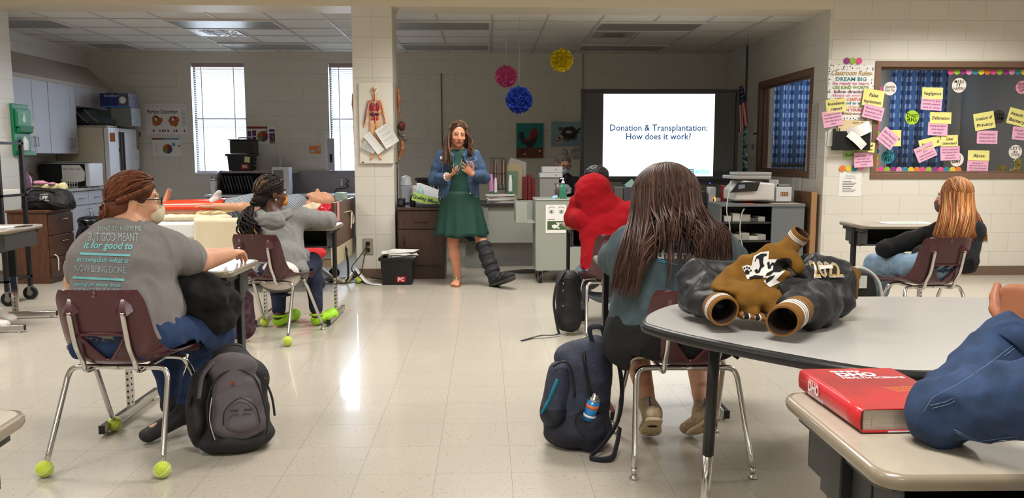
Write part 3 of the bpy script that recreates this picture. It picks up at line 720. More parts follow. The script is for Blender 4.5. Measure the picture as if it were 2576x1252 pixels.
mb = MB(); mb.box(-5.755,CXF-.02,9.3,10.9,.1,.85); mb.box(-5.755,CXF-.07,9.3,10.9,0,.1,1); mb.build('body',[ivory,blackp],t)
ys = [9.3,9.72,10.12,10.5,10.9]
for i in range(4):
    mb = MB(); mb.box(CXF-.019,CXF,ys[i]+.004,ys[i+1]-.004,.67,.84); d = mb.build('drawer',white_lam,t,bevel=.0015)
    ym = (ys[i]+ys[i+1])/2; mb = MB(); pul(mb,(CXF,ym,.755),(0,1,0),.1,(.028,0,0)); mb.build('handle',nickel,d)
    mb = MB(); mb.box(CXF-.019,CXF,ys[i]+.004,ys[i+1]-.004,.11,.66); d = mb.build('door',white_lam,t,bevel=.0015)
    ym = ys[i+1]-.04 if i % 2 == 0 else ys[i]+.04; mb = MB(); pul(mb,(CXF,ym,.56),(0,0,1),.1,(.028,0,0)); mb.build('handle',nickel,d)
mb = MB(); mb.box(-5.755,CXF+.03,9.3,10.9,.85,.885); mb.box(-5.755,-5.735,9.3,10.9,.886,.98); tag(mb.build('countertop',M('counter_laminate',(178,172,168),.35),bevel=.004),'pale counter top running under the microwave','countertop')
mx0,mx1,my = -5.70,-5.07,10.42
t = thing('microwave','microwave with black door, white side and a paper sign taped on','microwave',((mx0+mx1)/2,my+.17,.886))
mb = MB(); mb.box(mx0,mx1,my,my+.36,.9,1.195); [mb.box(x,x+.03,my+.03,my+.06,.886,.9) for x in (mx0+.03,mx1-.06)]; [mb.box(x,x+.03,my+.3,my+.33,.886,.9) for x in (mx0+.03,mx1-.06)]; mb.build('body',whiteen,t,bevel=.006)
mb = MB(); mb.box(mx0+.005,mx1-.05,my-.018,my-.001,.905,1.19); mb.build('door',blackp,t,bevel=.004)
mb = MB(); mb.box(mx1-.048,mx1-.002,my-.014,my-.001,.905,1.19); mb.build('control_panel',whiteen,t,bevel=.003)
a,b = P(155,415,my-.025),P(215,458,my-.025)
mb = MB(); mb.prism([(0,0),(b.x-a.x-.06,0),(b.x-a.x,-.09),(b.x-a.x-.01,b.z-a.z+.02),(b.x-a.x-.09,b.z-a.z),(0,b.z-a.z+.01)][::-1],.002,a,(1,0,0),(0,0,1)); mb.text('Mon for Use',.045,((a.x+b.x)/2-.02,my-.028,a.z-.05),m=1,shear=.2); tag(mb.build('paper_sign',[paper,ink]),'torn paper sign taped on the microwave door','sign')
mb = MB(); mb.tube([(mx0-.02,my+.1,1.2),(mx0+.1,my+.05,1.215),(mx0+.3,my+.1,1.21),(mx1-.1,my+.12,1.21),(mx1-.02,my+.14,1.2)],[.02,.024,.02,.026,.018],8,sub=4,flat=.5); tag(mb.build('folded_towel',M('sage_cloth',(140,148,130),.9,bump=.3)),'greenish cloth lying along the microwave top','cloth')
mb = MB()
for i in range(6): mb.tube([(-5.31+i*.03,10.2,.888),(-5.31+i*.03,10.2,1.0)],.003,6)
for z in (.9,.95,1.0): mb.tube([(-5.32,10.2,z),(-5.15,10.2,z)],.003,6); mb.tube([(-5.32,10.27,z),(-5.15,10.27,z)],.003,6)
for i in range(6): mb.tube([(-5.31+i*.03,10.27,.888),(-5.31+i*.03,10.27,1.0)],.003,6)
for z in (.9,1.0):
    for x in (-5.32,-5.15): mb.tube([(x,10.2,z),(x,10.27,z)],.003,6)
tag(mb.build('wire_rack',M('white_wire',(200,196,190),.4)),'small white wire rack in front of the microwave','rack')
mb = MB(); mb.lathe([(.05,0),(.055,.01),(.055,.14),(.03,.19),(.018,.2),(.018,.23),(0,.232)],P(90,470,9.5)*1,18); b = mb.v
o = tag(mb.build('glass_jar',M('pink_liquid',(190,140,170),.15,coat=.5)),'pinkish jar on the counter behind the black bag','jar'); o.location.z += .886-P(90,470,9.5).z; o.location.x = -5.35-P(90,470,9.5).x
mb = MB(); mb.box(-5.757,-5.75,9.62,9.69,1.05,1.17); mb.box(-5.75,-5.72,9.64,9.67,1.09,1.13,1); tag(mb.build('wall_outlet',[M('outlet_plate',(170,160,150),.5),blackp]),'wall outlet with a black plug above the counter','outlet')
mb = MB(); mb.tube([(-5.73,9.655,1.11),(-5.6,9.68,1.15),(-5.52,9.8,1.12),(-5.5,10.0,1.0),(-5.55,10.3,.895),(-5.6,10.4,.895)],.005,6,sub=5); tag(mb.build('power_cord',blackp),'black cord looping from the outlet to the microwave','cord')
t = thing('refrigerator','side-by-side fridge with ivory side and white doors','refrigerator',(-5.4,11.38,0))
mb = MB(); mb.box(-5.755,-5.12,10.95,11.82,.02,1.675); mb.build('body',ivory,t,bevel=.006)
mb = MB(); mb.box(-5.119,-5.115,10.955,11.815,.03,1.67); mb.build('door_gasket',M('gasket',(90,84,78),.7),t)
for y0,y1,hy in ((10.95,11.30,11.27),(11.31,11.82,11.345)):
    mb = MB(); mb.box(-5.114,-5.05,y0,y1,.1,1.675); d = mb.build('door',whiteen,t,bevel=.01)
    mb = MB(); mb.bar((-5.03,hy,.55),(-5.03,hy,1.62),.02,.03,(1,0,0)); mb.build('handle',M('dark_handle',(70,64,62),.4),d,bevel=.004)
for (px,y,w_,h_,c_,lb) in ((307,345,.07,.09,(60,60,60),'dark photo magnet on the white fridge door'),(300,377,.02,.05,(60,70,90),'small blue magnet low on the fridge door'),(352,338,.05,.07,(70,60,60),'square magnet near the far edge of the fridge door'),(343,400,.22,.28,(232,232,236),'white sheet taped on the far fridge door')):
    c = PX(px,y,-5.048); mb = MB(); mb.box(-5.0495,-5.0475,c.y-w_/2,c.y+w_/2,c.z-h_/2,c.z+h_/2,0)
    if w_ > .1:
        for k in range(3): mb.box(-5.0474,-5.047,c.y-.05,c.y+.05,c.z+.05-k*.03,c.z+.056-k*.03,1)
    tag(mb.build('fridge_magnet' if w_ < .1 else 'posted_note',[M('mag%d' % px,c_,.6),greyink]),lb,'magnet' if w_ < .1 else 'paper')
c = P(284,345,10.948); mb = MB(); mb.box(c.x-.04,c.x+.03,10.945,10.949,c.z-.06,c.z+.06); tag(mb.build('sticky_note',M('orange_note',(205,130,90),.8)),'orange note on the ivory side of the fridge','note')
s = SDF(.03); a = P(228,300,11.2); a.z = 1.78
s.ell((-5.48,11.35,1.80),(.24,.2,.14),Matrix.Rotation(.25,3,'Y')); s.ell((-5.3,11.35,1.75),(.22,.2,.09)); s.cap((-5.62,11.35,1.76),(-5.25,11.35,1.77),.12,.1)
g = thing('cooler_bag','grey blue soft cooler bag slumped on the fridge','bag',(-5.45,11.35,1.68))
skin('bag_body',[s.mesh(.012,lambda Q: wob(Q,40,1)*.006,cuts=[((0,0,1.682),(0,0,-1)),((-5.74,0,0),(-1,0,0))])],M('blue_grey_nylon',(92,104,118),.6,var=.2),g)
mb = MB()
for x in (-5.47,-5.33): mb.tube([(x-.1,11.12,1.92),(x-.02,11.10,1.84),(x+.08,11.12,1.74)],.016,8,sub=4,flat=.3)
mb.build('strap',M('pale_webbing',(150,148,140),.8),g)
t = thing('printer_box','blue cardboard carton on top of the fridge pile','box',(-5.3,11.4,1.95))
a,b = P(250,234,11.3),P(328,270,11.3); mb = MB(); mb.box(a.x,a.x+.25,11.3,11.6,b.z,a.z); mb.box(a.x+.25,b.x-.02,11.3,11.6,b.z,a.z,1); mb.box(a.x+.02,b.x,11.297,11.2999,b.z,b.z+.02,3); mb.text('brother',.06,(a.x+.16,11.297,a.z-.035),m=2); mb.ball((b.x-.1,11.295,b.z+.1),(.05,.004,.05),2,10); mb.build('carton',[M('carton_blue',(34,44,110),.4),M('carton_photo',(110,105,125),.4,var=.5,vscale=25),white_p,M('carton_cyan',(60,120,180),.4)],t)
mb = MB(); mb.box(a.x+.14,a.x+.42,11.29,11.6,1.702,b.z-.002); tag(mb.build('storage_carton',M('grey_box',(120,124,122),.6,var=.2),bevel=.01),'grey green carton under the blue box on the fridge','box')
mb = MB(); mb.box(-5.74,-5.07,10.96,11.27,1.677,1.70); tag(mb.build('serving_tray',M('tray_beige',(176,168,150),.5),bevel=.006),'flat beige tray on top of the fridge','tray')
dx0,dx1,dy0,dy1 = -4.78,-4.37,8.1,8.58
t = thing('drawer_chest','dark walnut three drawer chest beside the left pillar','chest of drawers',((dx0+dx1)/2,(dy0+dy1)/2,0))
mb = MB(); mb.box(dx0,dx1-.02,dy0,dy1,0,.715); mb.build('body',walnut,t,bevel=.002)
mb = MB(); mb.box(dx0-.01,dx1+.01,dy0-.01,dy1,.716,.742); mb.build('top',walnut,t,bevel=.004)
for z0,z1 in ((.06,.26),(.27,.48),(.49,.70)):
    mb = MB(); mb.box(dx1-.019,dx1,dy0+.01,dy1-.01,z0,z1); d = mb.build('drawer',walnutf,t,bevel=.003)
    mb = MB(); pul(mb,(dx1,(dy0+dy1)/2+.02,z1-.06),(0,1,0),.1,(.025,0,0),.006); mb.build('handle',nickel,d)
mb = MB(); mb.tube([(dx1+.004,dy0+.06,.29),(dx1+.02,dy0+.09,.25),(dx1+.012,dy0+.1,.12)],.006,6,sub=5); tag(mb.build('paper_strip',paper),'white strip hanging from the bottom drawer of the walnut chest','paper')
c = P(122,500,8.3); s = SDF(.05)
s.ec((c.x-.17,8.3,.80),(c.x+.17,8.3,.80),(.11,.09),(.11,.09),(0,1,0)); s.ec((c.x-.12,8.3,.87),(c.x+.13,8.32,.87),(.08,.09),(.08,.08),(0,1,0))
t = thing('tote_bag','black shoulder bag lying on the walnut chest','bag',(c.x,8.3,.742))
bd = skin('bag_body',[s.mesh(.01,lambda Q: wob(Q,32,2)*.010+wob(Q,75,4)*.004,cuts=[((0,0,.745),(0,0,-1))])],M('black_nylon',(24,24,26),.7,bump=.3,bscale=80),t)
mb = MB(); mb.tube([(c.x-.2,8.18,.76),(c.x-.13,8.17,.86),(c.x,8.18,.84),(c.x+.12,8.16,.80),(c.x+.22,8.2,.765)],.016,8,sub=5,flat=.35); mb.tube([(c.x-.22,8.24,.87),(c.x-.14,8.22,.96),(c.x+.02,8.24,.95),(c.x+.2,8.25,.86),(c.x+.26,8.26,.78)],.014,8,sub=5,flat=.4); mb.build('strap',M('black_webbing',(30,30,33),.75),t)
f = wrap_fn(bd,(c.x+.0,8.1,.862),(1,0,0),(0,0,1),(0,1,0),.004)
mb = MB(); mb.text('LIFE',.045,(0,0,0),fn=f,bold=.001); mb.text('DONATE',.02,(0,0,0),fn=lambda x,y: f(x,y+.033));
for i in range(8): mb.add([f(-.055+i*.014,-.027),f(-.055+i*.014+.013,-.027),f(-.055+i*.014+.013,-.023),f(-.055+i*.014,-.023)],[(0,1,2,3)])
mb.build('logo',M('logo_grey_white',(190,190,185),.6),t)
s = SDF(.02); s.ell((c.x-.02,8.38,.97),(.17,.05,.035)); s.ell((c.x+.12,8.37,.965),(.05,.05,.05)); tag(skin('folded_shirt',[s.mesh(.008,lambda Q: wob(Q,60,3)*.007)],M('pale_yellow_cloth',(205,196,150),.9)),'pale yellow cloth poking out above the black shoulder bag','cloth')
s = SDF(.02); s.ell((c.x-.1,8.35,1.01),(.07,.04,.025)); s.ell((c.x+.02,8.34,1.0),(.04,.03,.015)); tag(skin('crumpled_bag',[s.mesh(.007,lambda Q: wob(Q,90,5)*.006)],M('pink_plastic',(190,130,160),.4)),'pink plastic bag crumpled on the yellow cloth','plastic bag')
s = SDF(.02); q = P(226,560,8.9); s.ell((q.x,8.9,.30),(.17,.14,.30)); s.ell((q.x,8.9,.58),(.14,.11,.05)); o = skin('rubbish_bag',[s.mesh(.012,lambda Q: wob(Q,35,3)*.014,cuts=[((0,0,.003),(0,0,-1))])],M('black_bin_liner',(22,22,30),.25,coat=.3)); tag(o,'black bin liner standing behind the person in grey slogan shirt','bin')
gm = M('green_plastic',(24,122,84),.4); EX = -5.028
e0,e1 = PX(30,320,EX),PX(72,320,EX); zt_,zb_ = PX(45,262,EX).z,PX(60,391,EX).z
t = thing('eyewash_station','green wall mounted eyewash station on the left pillar','eyewash station',(EX,(e0.y+e1.y)/2,zb_))
y0,y1 = e0.y-.02,e1.y-.03; w_ = y1-y0; h_ = zt_-zb_; ym = (y0+y1)/2
mb = MB(); mb.box(EX,EX+.03,y0,y1,zb_,zt_); mb.box(EX+.03,EX+.055,y0+.02,y1-.01,zb_+h_*.55,zt_-.05); mb.box(EX+.05,EX+.085,y0+.03,y1,zb_,zb_+.05)
mb.prism([(0,0),(.04,.02),(.055,.09),(0,.05)],-(w_-.05),(EX+.03,y0+.04,zb_+h_*.42),(1,0,0),(0,0,1)); mb.build('housing',gm,t,bevel=.006)
mb = MB(); mb.box(EX+.056,EX+.058,y0+.04,y1-.03,zb_+h_*.60,zt_-.08,0); mb.prism([(0,-.05),(.028,-.04),(.034,-.01),(.0,.06),(-.034,-.01),(-.028,-.04)],.002,(EX+.059,ym,zb_+h_*.73),(0,1,0),(0,0,1),m=1); mb.text('EYEWASH',.024,(EX+.059,ym,zt_-.1),u=(0,1,0),m=1); mb.build('instruction_label',[M('green_light',(70,150,110),.5),M('label_white',(200,215,205),.5)],t)
mb = MB(); mb.lathe([(.028,0),(.03,.005),(.03,.1),(.022,.125),(.012,.13),(.012,.15),(0,.151)],(EX+.055,ym,zb_+.052),16); mb.build('bottle',white_p,t)
mb = MB(); q = PX(80,322,FX); mb.box(FX+.0005,FX+.003,q.y-.12,q.y+.08,q.z-.09,q.z+.09); tag(mb.build('posted_note',paper),'white sheet taped on the wall cabinet next to the pillar','paper')
mb = MB(); q = P(7,470,6.9); mb.box(q.x-.2,q.x+.04,6.88,6.92,.0,1.42); mb.build
t = thing('equipment_cart','black wheeled equipment cart cut off by the left edge','cart',(q.x-.2,6.95,0))
mb = MB(); [mb.box(x,x+.03,y,y+.03,.12,1.42) for x in (q.x-.5,q.x-.02) for y in (6.85,7.2)]; mb.build('frame',blackp,t)
[MB().box(q.x-.5,q.x+.01,6.85,7.23,z,z+.02).build('shelf',blackp,t) for z in (.2,.55,.93,1.38)]
for x in (q.x-.48,q.x-.0):
    for y in (6.87,7.2): mb = MB(); mb.lathe([(.06,-.015),(.06,.015)],(x,y,.06),18,axis=(0,1,0)); mb.lathe([(.025,-.02),(.025,.02)],(x,y,.06),12,1,axis=(0,1,0)); mb.bar((x,y,.05),(x,y,.125),.03,.045,(0,1,0),1); mb.build('caster',[rub,nickel],t)
mb = MB(); mb.box(q.x-.3,q.x-.005,6.9,7.15,.951,.99); tag(mb.build('paper_stack',paper),'white papers on a shelf of the black cart at the left edge','papers')
# ------------------------------------------------------------ posters of the far wall
def board(name,label,cat,x0,y0,x1,y1,Y,mats,fn=None,th=.003,group=None,bevel=0):
    a,b = P(x0,y0,Y),P(x1,y1,Y); mb = MB(); mb.box(a.x,b.x,Y-th,Y-.0005,b.z,a.z,0)
    W_,H_ = b.x-a.x,a.z-b.z
    def q(u,v): return V((a.x+u*W_,Y-th-.0006,a.z-v*H_))
    if fn: fn(mb,q,W_,H_)
    return tag(mb.build(name,mats,bevel=bevel),label,cat,group)
def rect(mb,q,u0,v0,u1,v1,m,d=0):
    a,b,c,e = q(u0,v1),q(u1,v1),q(u1,v0),q(u0,v0)
    for p in (a,b,c,e): p.y -= d
    mb.quad(a,b,c,e,m)
def blob(mb,q,u,v,ru,rv,m,n=14,a0=0,a1=2*math.pi,jit=0,seed=0,d=.0004):
    rn = random.Random(seed); c = q(u,v); c.y -= d; vs = [c]
    for i in range(n+1):
        a = a0+(a1-a0)*i/n; k = 1+jit*(rn.random()-.5); p = q(u+ru*k*math.cos(a),v-rv*k*math.sin(a)); p.y -= d; vs.append(p)
    mb.add(vs,[(0,i+1,i+2) for i in range(n)],m)
YP = YF
foodc = [M('food_orange',(190,110,60),.7,var=.4,vscale=40),M('food_red',(140,50,40),.7),M('food_green',(110,130,50),.7),M('food_purple',(90,60,100),.7),M('food_blue',(90,150,180),.7)]
def pd(mb,q,W_,H_):
    mb.text('Portion Distortion',.085,q(.41,.25),m=1,width=W_*.74,bold=.001)
    for u in (.27,.68):
        blob(mb,q,u,.55,.12,.18,2,jit=.5,seed=int(u*10)); blob(mb,q,u+.01,.45,.04,.06,3,seed=2,jit=.3,d=.0008); blob(mb,q,u-.04,.62,.05,.08,2,d=.0009,seed=5); blob(mb,q,u-.02,.5,.03,.05,0,d=.001)
    for i,u in enumerate((.18,.33,.40,.45,.53,.68,.74,.93)): blob(mb,q,u,.88,.02,.045,3 if i % 2 else 1,8)
    for i in range(9): rect(mb,q,.07+i*.1,.06,.12+i*.1,.075,4)
    for i in range(12): rect(mb,q,.87,.2+i*.045,.97,.215+i*.045,4)
board('nutrition_poster','poster reading Portion Distortion left of the first window','poster',365,262,472,338,YP,[paper,ink,foodc[0],foodc[1],greyink],pd)
def plate(mb,q,W_,H_,u=.52,v=.6,r=.17,k=None):
    k = k or r*W_/H_
    for i,(a0,a1) in enumerate(((0,90),(90,180),(180,270),(270,360))): blob(mb,q,u,v,r,k,(3,4,2,5)[i],8,R(a0),R(a1))
def pl(mb,q,W_,H_):
    rect(mb,q,0,0,.4,.09,3); rect(mb,q,.4,0,.95,.09,6); plate(mb,q,W_,H_); blob(mb,q,.74,.36,.06,.1,6); rect(mb,q,.9,.38,.95,.48,3)
    for i in range(5): rect(mb,q,.1,.4+i*.08,.16,.42+i*.08,1)
board('nutrition_poster','small poster with a round four part food plate below the portion poster','poster',383,347,457,393,YP,[paper,greyink,foodc[2],foodc[1],foodc[0],foodc[3],foodc[4]],pl)
def pm(mb,q,W_,H_):
    rect(mb,q,0,0,.72,.12,3); plate(mb,q,W_,H_,.55,.55,.19)
    for u0,u1,v0,v1 in ((.02,.14,.25,.55),(.02,.14,.62,.9),(.18,.32,.22,.52),(.18,.32,.58,.9),(.78,.98,.15,.3),(.78,.98,.36,.8)): rect(mb,q,u0,v0,u1,v1,5)
    rect(mb,q,.78,.8,.98,.95,2); blob(mb,q,.68,.26,.05,.09,6); blob(mb,q,.9,.6,.03,.07,4)
board('nutrition_poster','purple and red food plate poster right of the first window','poster',621,318,694,363,YP,[paper,greyink,foodc[2],foodc[1],foodc[0],foodc[3],foodc[4]],pm)
def oc(mb,q,W_,H_): rect(mb,q,.08,.6,.52,.85,1); mb.text('Group',.035,q(.3,.72),m=2); blob(mb,q,.82,.45,.12,.3,1,5); rect(mb,q,.78,.25,.84,.6,3,.001)
board('orange_card','small orange card on the far wall left of the column','card',778,366,807,386,YP,[M('orange_card_m',(232,140,76),.7),paper,ink,foodc[3]],oc)
# ------------------------------------------------------------ work station under the windows
gp = M('grey_laminate_panel',(150,142,146),.6); gtop = M('pale_worktop',(205,208,216),.3)
t = thing('computer_desk','grey computer desk with low back panel under the windows','desk',(-2.9,11.5,0))
x0,x1 = P(515,490,11.2).x,-1.4
mb = MB(); mb.box(x0,x1,11.15,11.9,.725,.755); mb.build('desktop',gtop,t,bevel=.004)
mb = MB(); mb.box(P(560,480,11.7).x,x1,11.88,11.92,.756,1.08); mb.build('back_panel',gp,t,bevel=.003)
mb = MB(); xx = P(560,480,11.5).x
pr = [(0,0),(.62,0),(.62,.33),(.2,.33),(.08,.28),(0,.15)]
mb.prism(pr,-.03,(xx,11.22,.756),(0,1,0),(0,0,1)); mb.build('side_panel',gp,t,bevel=.003)
mb = MB(); mb.box(P(600,480,11.5).x-.25,P(740,480,11.5).x,11.46,11.87,1.05,1.08); mb.build('hutch_shelf',gp,t,bevel=.003)
[MB().box(x,x+.03,11.2,11.85,0,.724).build('leg_panel',gp,t) for x in (x0+.02,(x0+x1)/2,x1-.05)]
a,b = P(575,400,11.5),P(634,430,11.5)
def tub(label,c,w_,d_,h_,g=None,paperon=False):
    t = thing('file_tub',label,'file box',c,0,g)
    c = V(c); mb = MB(); rp0 = rpoly(-w_/2*.9,w_/2*.9,-d_/2*.9,d_/2*.9,.02); rp1 = rpoly(-w_/2,w_/2,-d_/2,d_/2,.02); rpi = rpoly(-w_/2+.012,w_/2-.012,-d_/2+.012,d_/2-.012,.015)
    mb.loft([[c+V((x,y,0)) for x,y in rp0],[c+V((x,y,h_)) for x,y in rp1],[c+V((x,y,h_)) for x,y in rpi],[c+V((x*.9,y*.9,.02)) for x,y in rpi]],smooth=False)
    mb.box(c.x-w_/2-.015,c.x+w_/2+.015,c.y-d_/2-.012,c.y-d_/2,c.z+h_-.03,c.z+h_); mb.box(c.x-w_/2-.015,c.x+w_/2+.015,c.y+d_/2,c.y+d_/2+.012,c.z+h_-.03,c.z+h_)
    mb.box(c.x-w_/2-.015,c.x-w_/2,c.y-d_/2,c.y+d_/2,c.z+h_-.03,c.z+h_); mb.box(c.x+w_/2,c.x+w_/2+.015,c.y-d_/2,c.y+d_/2,c.z+h_-.03,c.z+h_)
    mb.build('tub',blackp,t,bevel=.003)
    return t,c
t,c = tub('black PC file tub with a yellow note standing by the window',((a.x+b.x)/2,11.62,1.082),.36,.30,.24)
yf = c.y-.3/2*.95
mb = MB(); mb.box(c.x+.02,c.x+.12,yf-.006,yf-.004,c.z+.03,c.z+.09,0); mb.text('PC',.05,(c.x+.07,yf-.0075,c.z+.06),m=1,bold=.002); mb.build('badge',[red_p,white_p],t)
mb = MB(); mb.obox((c.x+.11,yf-.012,c.z+.16),V((.99,0,-.1)),V((0,1,0)),V((.1,0,.99)),.038,.001,.04); tag(mb.build('sticky_note',M('pale_yellow_note',(205,208,150),.8)),'pale yellow note on the black file tub by the window','note')
t2 = thing('file_tub','black lidded box stacked on the tub by the window','file box',(c.x+.02,c.y,c.z+.242))
mb = MB(); mb.box(c.x-.13,c.x+.19,c.y-.15,c.y+.15,c.z+.243,c.z+.43); mb.build('body',blackp,t2,bevel=.008)
mb = MB(); mb.box(c.x-.145,c.x+.205,c.y-.165,c.y+.165,c.z+.431,c.z+.445); mb.tube([(c.x-.05,c.y,c.z+.446),(c.x-.04,c.y,c.z+.47),(c.x+.09,c.y,c.z+.47),(c.x+.1,c.y,c.z+.446)],.008,8); mb.build('lid',blackp,t2,bevel=.004)
a = P(600,468,11.35); t = thing('file_rack','wide black slotted file rack on the computer desk','rack',(a.x,11.4,.756))
mb = MB(); x0,x1 = P(560,468,11.3).x,P(648,468,11.3).x
mb.box(x0,x1,11.3,11.55,.757,.77); mb.box(x0,x1,11.54,11.555,.77,1.03)
for i in range(12): xx = x0+(x1-x0)*i/11; mb.prism([(0,0),(.24,0),(.24,.27),(.12,.27),(0,.12)],.006,(xx-.003,11.3,.77),(0,1,0),(0,0,1))
mb.prism([(0,0),(.02,0),(.02,.27),(0,.27)],x1-x0,(x0,11.28,.775),(0,1,0),(0,.0,1)) if 0 else None
mb.build('dividers',blackp,t)
rn = random.Random(8)
for i in range(10):
    xx = x0+(x1-x0)*(i+.2)/11; mb = MB(); mb.obox((xx+.012,11.41,.90),V((.97,0,.24)),V((0,1,0)),V((-.24,0,.97)),.008,.11,.12); mb.build('folder',M('charcoal_folder%d' % (i % 3),[(38,38,44),(52,50,58),(70,72,84)][i % 3],.5),t)
t = thing('tumbler','white insulated tumbler on the computer desk','cup',P(539,490,11.25)); c = P(539,490,11.25); c.z = .756; t.location = c; WORLD[t.name] = Matrix.Translation(-c)
mb = MB(); mb.lathe([(.036,0),(.038,.004),(.05,.19),(.05,.195)],c,20); mb.build('cup_body',white_p,t); mb = MB(); mb.lathe([(.052,.196),(.052,.206),(.04,.21),(0,.21)],c,20); mb.tube([c+V((-.02,0,.21)),c+V((-.03,0,.26))],.005,8); mb.build('lid',blackp,t)
t = thing('computer_tower','white computer tower standing on the computer desk','computer',P(726,487,11.5)); a,b = P(712,420,11.4),P(735,487,11.4)
mb = MB(); mb.box(a.x-.12,b.x,11.25,11.44,.757,a.z); mb.build('case',M('computer_ivory',(205,210,220),.4),t,bevel=.006); mb = MB(); mb.box(a.x-.1,b.x-.08,11.244,11.2495,.9,a.z-.04); mb.build('screen',M('pale_screen',(120,118,112),.3),t)
mb = MB(); a,b = P(636,392,11.7),P(711,430,11.7); mb.box(a.x,b.x,11.7,11.705,1.081,a.z); mb.box(a.x,a.x+.008,11.55,11.7,1.081,a.z); mb.box(b.x-.008,b.x,11.55,11.7,1.081,a.z)
for k in range(4): z = 1.09+k*(a.z-1.1)/3.2; mb.box(a.x,b.x,11.56,11.562,z,z+.006)
mb.box(a.x+.009,b.x-.009,11.55,11.7,1.081,1.087)
tag(mb.build('wire_letter_tray',M('frosted_acrylic',(165,160,162),.3,coat=.5)),'clear letter tray beside the black tub on the shelf','tray')
c = P(865,458,11.88); mb = MB(); mb.box(c.x-.055,c.x-.0,11.868,11.879,c.z-.06,c.z+.06); mb.box(c.x-.05,c.x-.005,11.866,11.868,c.z-.055,c.z+.055,1); mb.ball((c.x-.035,11.865,c.z+.02),.008,2,8); tag(mb.build('wall_outlet',[ink,M('plate_lilac',(200,196,205),.4),blackp]),'framed data outlet on the grey desk panel','outlet')
mb = MB(); mb.tube([(c.x+.03,11.86,c.z+.05),(c.x+.07,11.86,c.z+.02),(c.x+.03,11.86,c.z-.03),(c.x+.07,11.86,c.z-.05),(c.x+.02,11.86,c.z-.09),(c.x-.1,11.85,c.z-.1),(c.x-.12,11.85,c.z-.15)],.006,6,sub=5); tag(mb.build('power_cord',blackp),'dark cord hanging on the grey desk panel','cord')
c = P(836,395,11.9); mb = MB(); mb.box(c.x-.05,c.x+.05,11.8,11.92,1.085,1.55); mb.box(c.x-.02,c.x+.02,11.795,11.799,1.2,1.32,1); tag(mb.build('air_monitor',[M('pale_lilac_box',(178,176,190),.5),ink],bevel=.006),'tall pale box on the sill of the window by the column','device')
# HOSPITAL BED AND TRAINING MANIKIN
bedm = M('beige_bed_metal',(196,184,150),.45); vinyl = M('manikin_vinyl',(206,152,118),.42,sss=.05)
orange = M('orange_splint',(226,66,24),.35,coat=.3)
t = thing('hospital_bed','hospital bed with walnut headboard and white mattress left of the column','bed',(-2.45,8.0,0))
mb = MB(); mb.box(-3.45,-1.46,7.52,7.57,.42,.50); mb.box(-3.45,-1.46,8.45,8.5,.42,.50); mb.box(-3.45,-3.4,7.57,8.45,.42,.5); mb.box(-1.5,-1.46,7.57,8.45,.42,.5); mb.box(-3.4,-1.5,7.57,8.45,.46,.5); mb.build('bed_frame',bedm,t,bevel=.004)
mb = MB(); mb.box(-1.455,-1.41,7.5,8.6,.25,.42); mb.box(-2.3,-1.46,7.75,7.81,.20,.28); mb.box(-3.2,-2.2,7.7,7.78,.1,.2); mb.box(-3.2,-2.2,8.25,8.33,.1,.2); mb.box(-3.2,-3.1,7.78,8.25,.1,.2); mb.box(-2.3,-2.2,7.78,8.25,.1,.2); mb.box(-3.0,-2.93,7.75,7.83,.2,.42); mb.box(-1.9,-1.83,7.85,7.93,.2,.42); mb.box(-1.409,-1.405,8.0,8.06,.34,.38,1); mb.build('lower_frame',[bedm,blackp],t,bevel=.004)
for x,y in ((-3.3,7.62),(-3.3,8.4),(-1.6,7.62),(-1.6,8.4)):
    mb = MB(); mb.lathe([(.055,-.014),(.055,.014)],(x,y,.056),16,axis=(0,1,0)); mb.bar((x,y,.06),(x,y,.46),.035,.035,(1,0,0),1); mb.build('caster_leg',[rub,bedm],t)
mb = MB(); mb.box(-1.44,-1.405,7.48,8.62,.425,.845); mb.build('headboard',walnut,t,bevel=.006)
mb = MB(); mb.box(-3.5,-3.465,7.5,8.55,.3,.68); mb.build('footboard',walnut,t,bevel=.006)
mb = MB(); mb.prism(rpoly(-3.44,-1.47,7.5,8.5,.06),.165,(0,0,.505)); mb.build('mattress',sheetw,t,bevel=.03,seg=4)
S = SDF(.025); z0 = .73; Yc = 7.98
hx = -1.63
S.ell((hx+.02,Yc,.835),(.115,.078,.09)); S.ell((hx-.055,Yc,.86),(.065,.055,.068)); S.ell((hx-.035,Yc,.935),(.022,.013,.028),k=.012); S.ell((hx-.085,Yc,.915),(.02,.025,.012),k=.01); S.ell((hx-.115,Yc,.895),(.03,.03,.025),k=.015); S.ell((hx+.02,Yc,.905),(.03,.05,.02),k=.015); S.ell((hx+.0,Yc-.078,.84),(.03,.012,.035),k=.01)
S.cap((hx-.06,Yc,.80),(hx-.18,Yc,.77),.055,.06); S.ec((-1.85,Yc,.775),(-2.35,Yc,.765),(.19,.10),(.16,.09),(0,1,0)); S.ec((-2.3,Yc,.765),(-2.5,Yc,.76),(.17,.09),(.16,.09),(0,1,0))
for s_ in (-1,1):
    S.chain([(-2.5,Yc+s_*.1,.765),(-2.9,Yc+s_*.16,.775),(-3.24,Yc+s_*.2,.76)],[.08,.058,.04]); fz = .90 if s_ < 0 else .93
    S.cap((-3.24,Yc+s_*.2,.755),(-3.23,Yc+s_*.2,.77),.042,.04); S.ec((-3.25,Yc+s_*.2,.79),(-3.20,Yc+s_*.2,.93),(.035,.028),(.022,.034),(1,0,0),k=.02)
    for i in range(5): S.cap((-3.205+.003*i,Yc+s_*.2+(i-2)*.014,.93),(-3.19,Yc+s_*.2+(i-2)*.015,.955-.004*i),.009,.008,k=.006)
S.chain([(-1.95,Yc-.2,.79),(-2.3,Yc-.33,.80),(-2.56,Yc-.36,.81)],[.055,.042,.03]); w0 = V((-2.56,Yc-.36,.81))
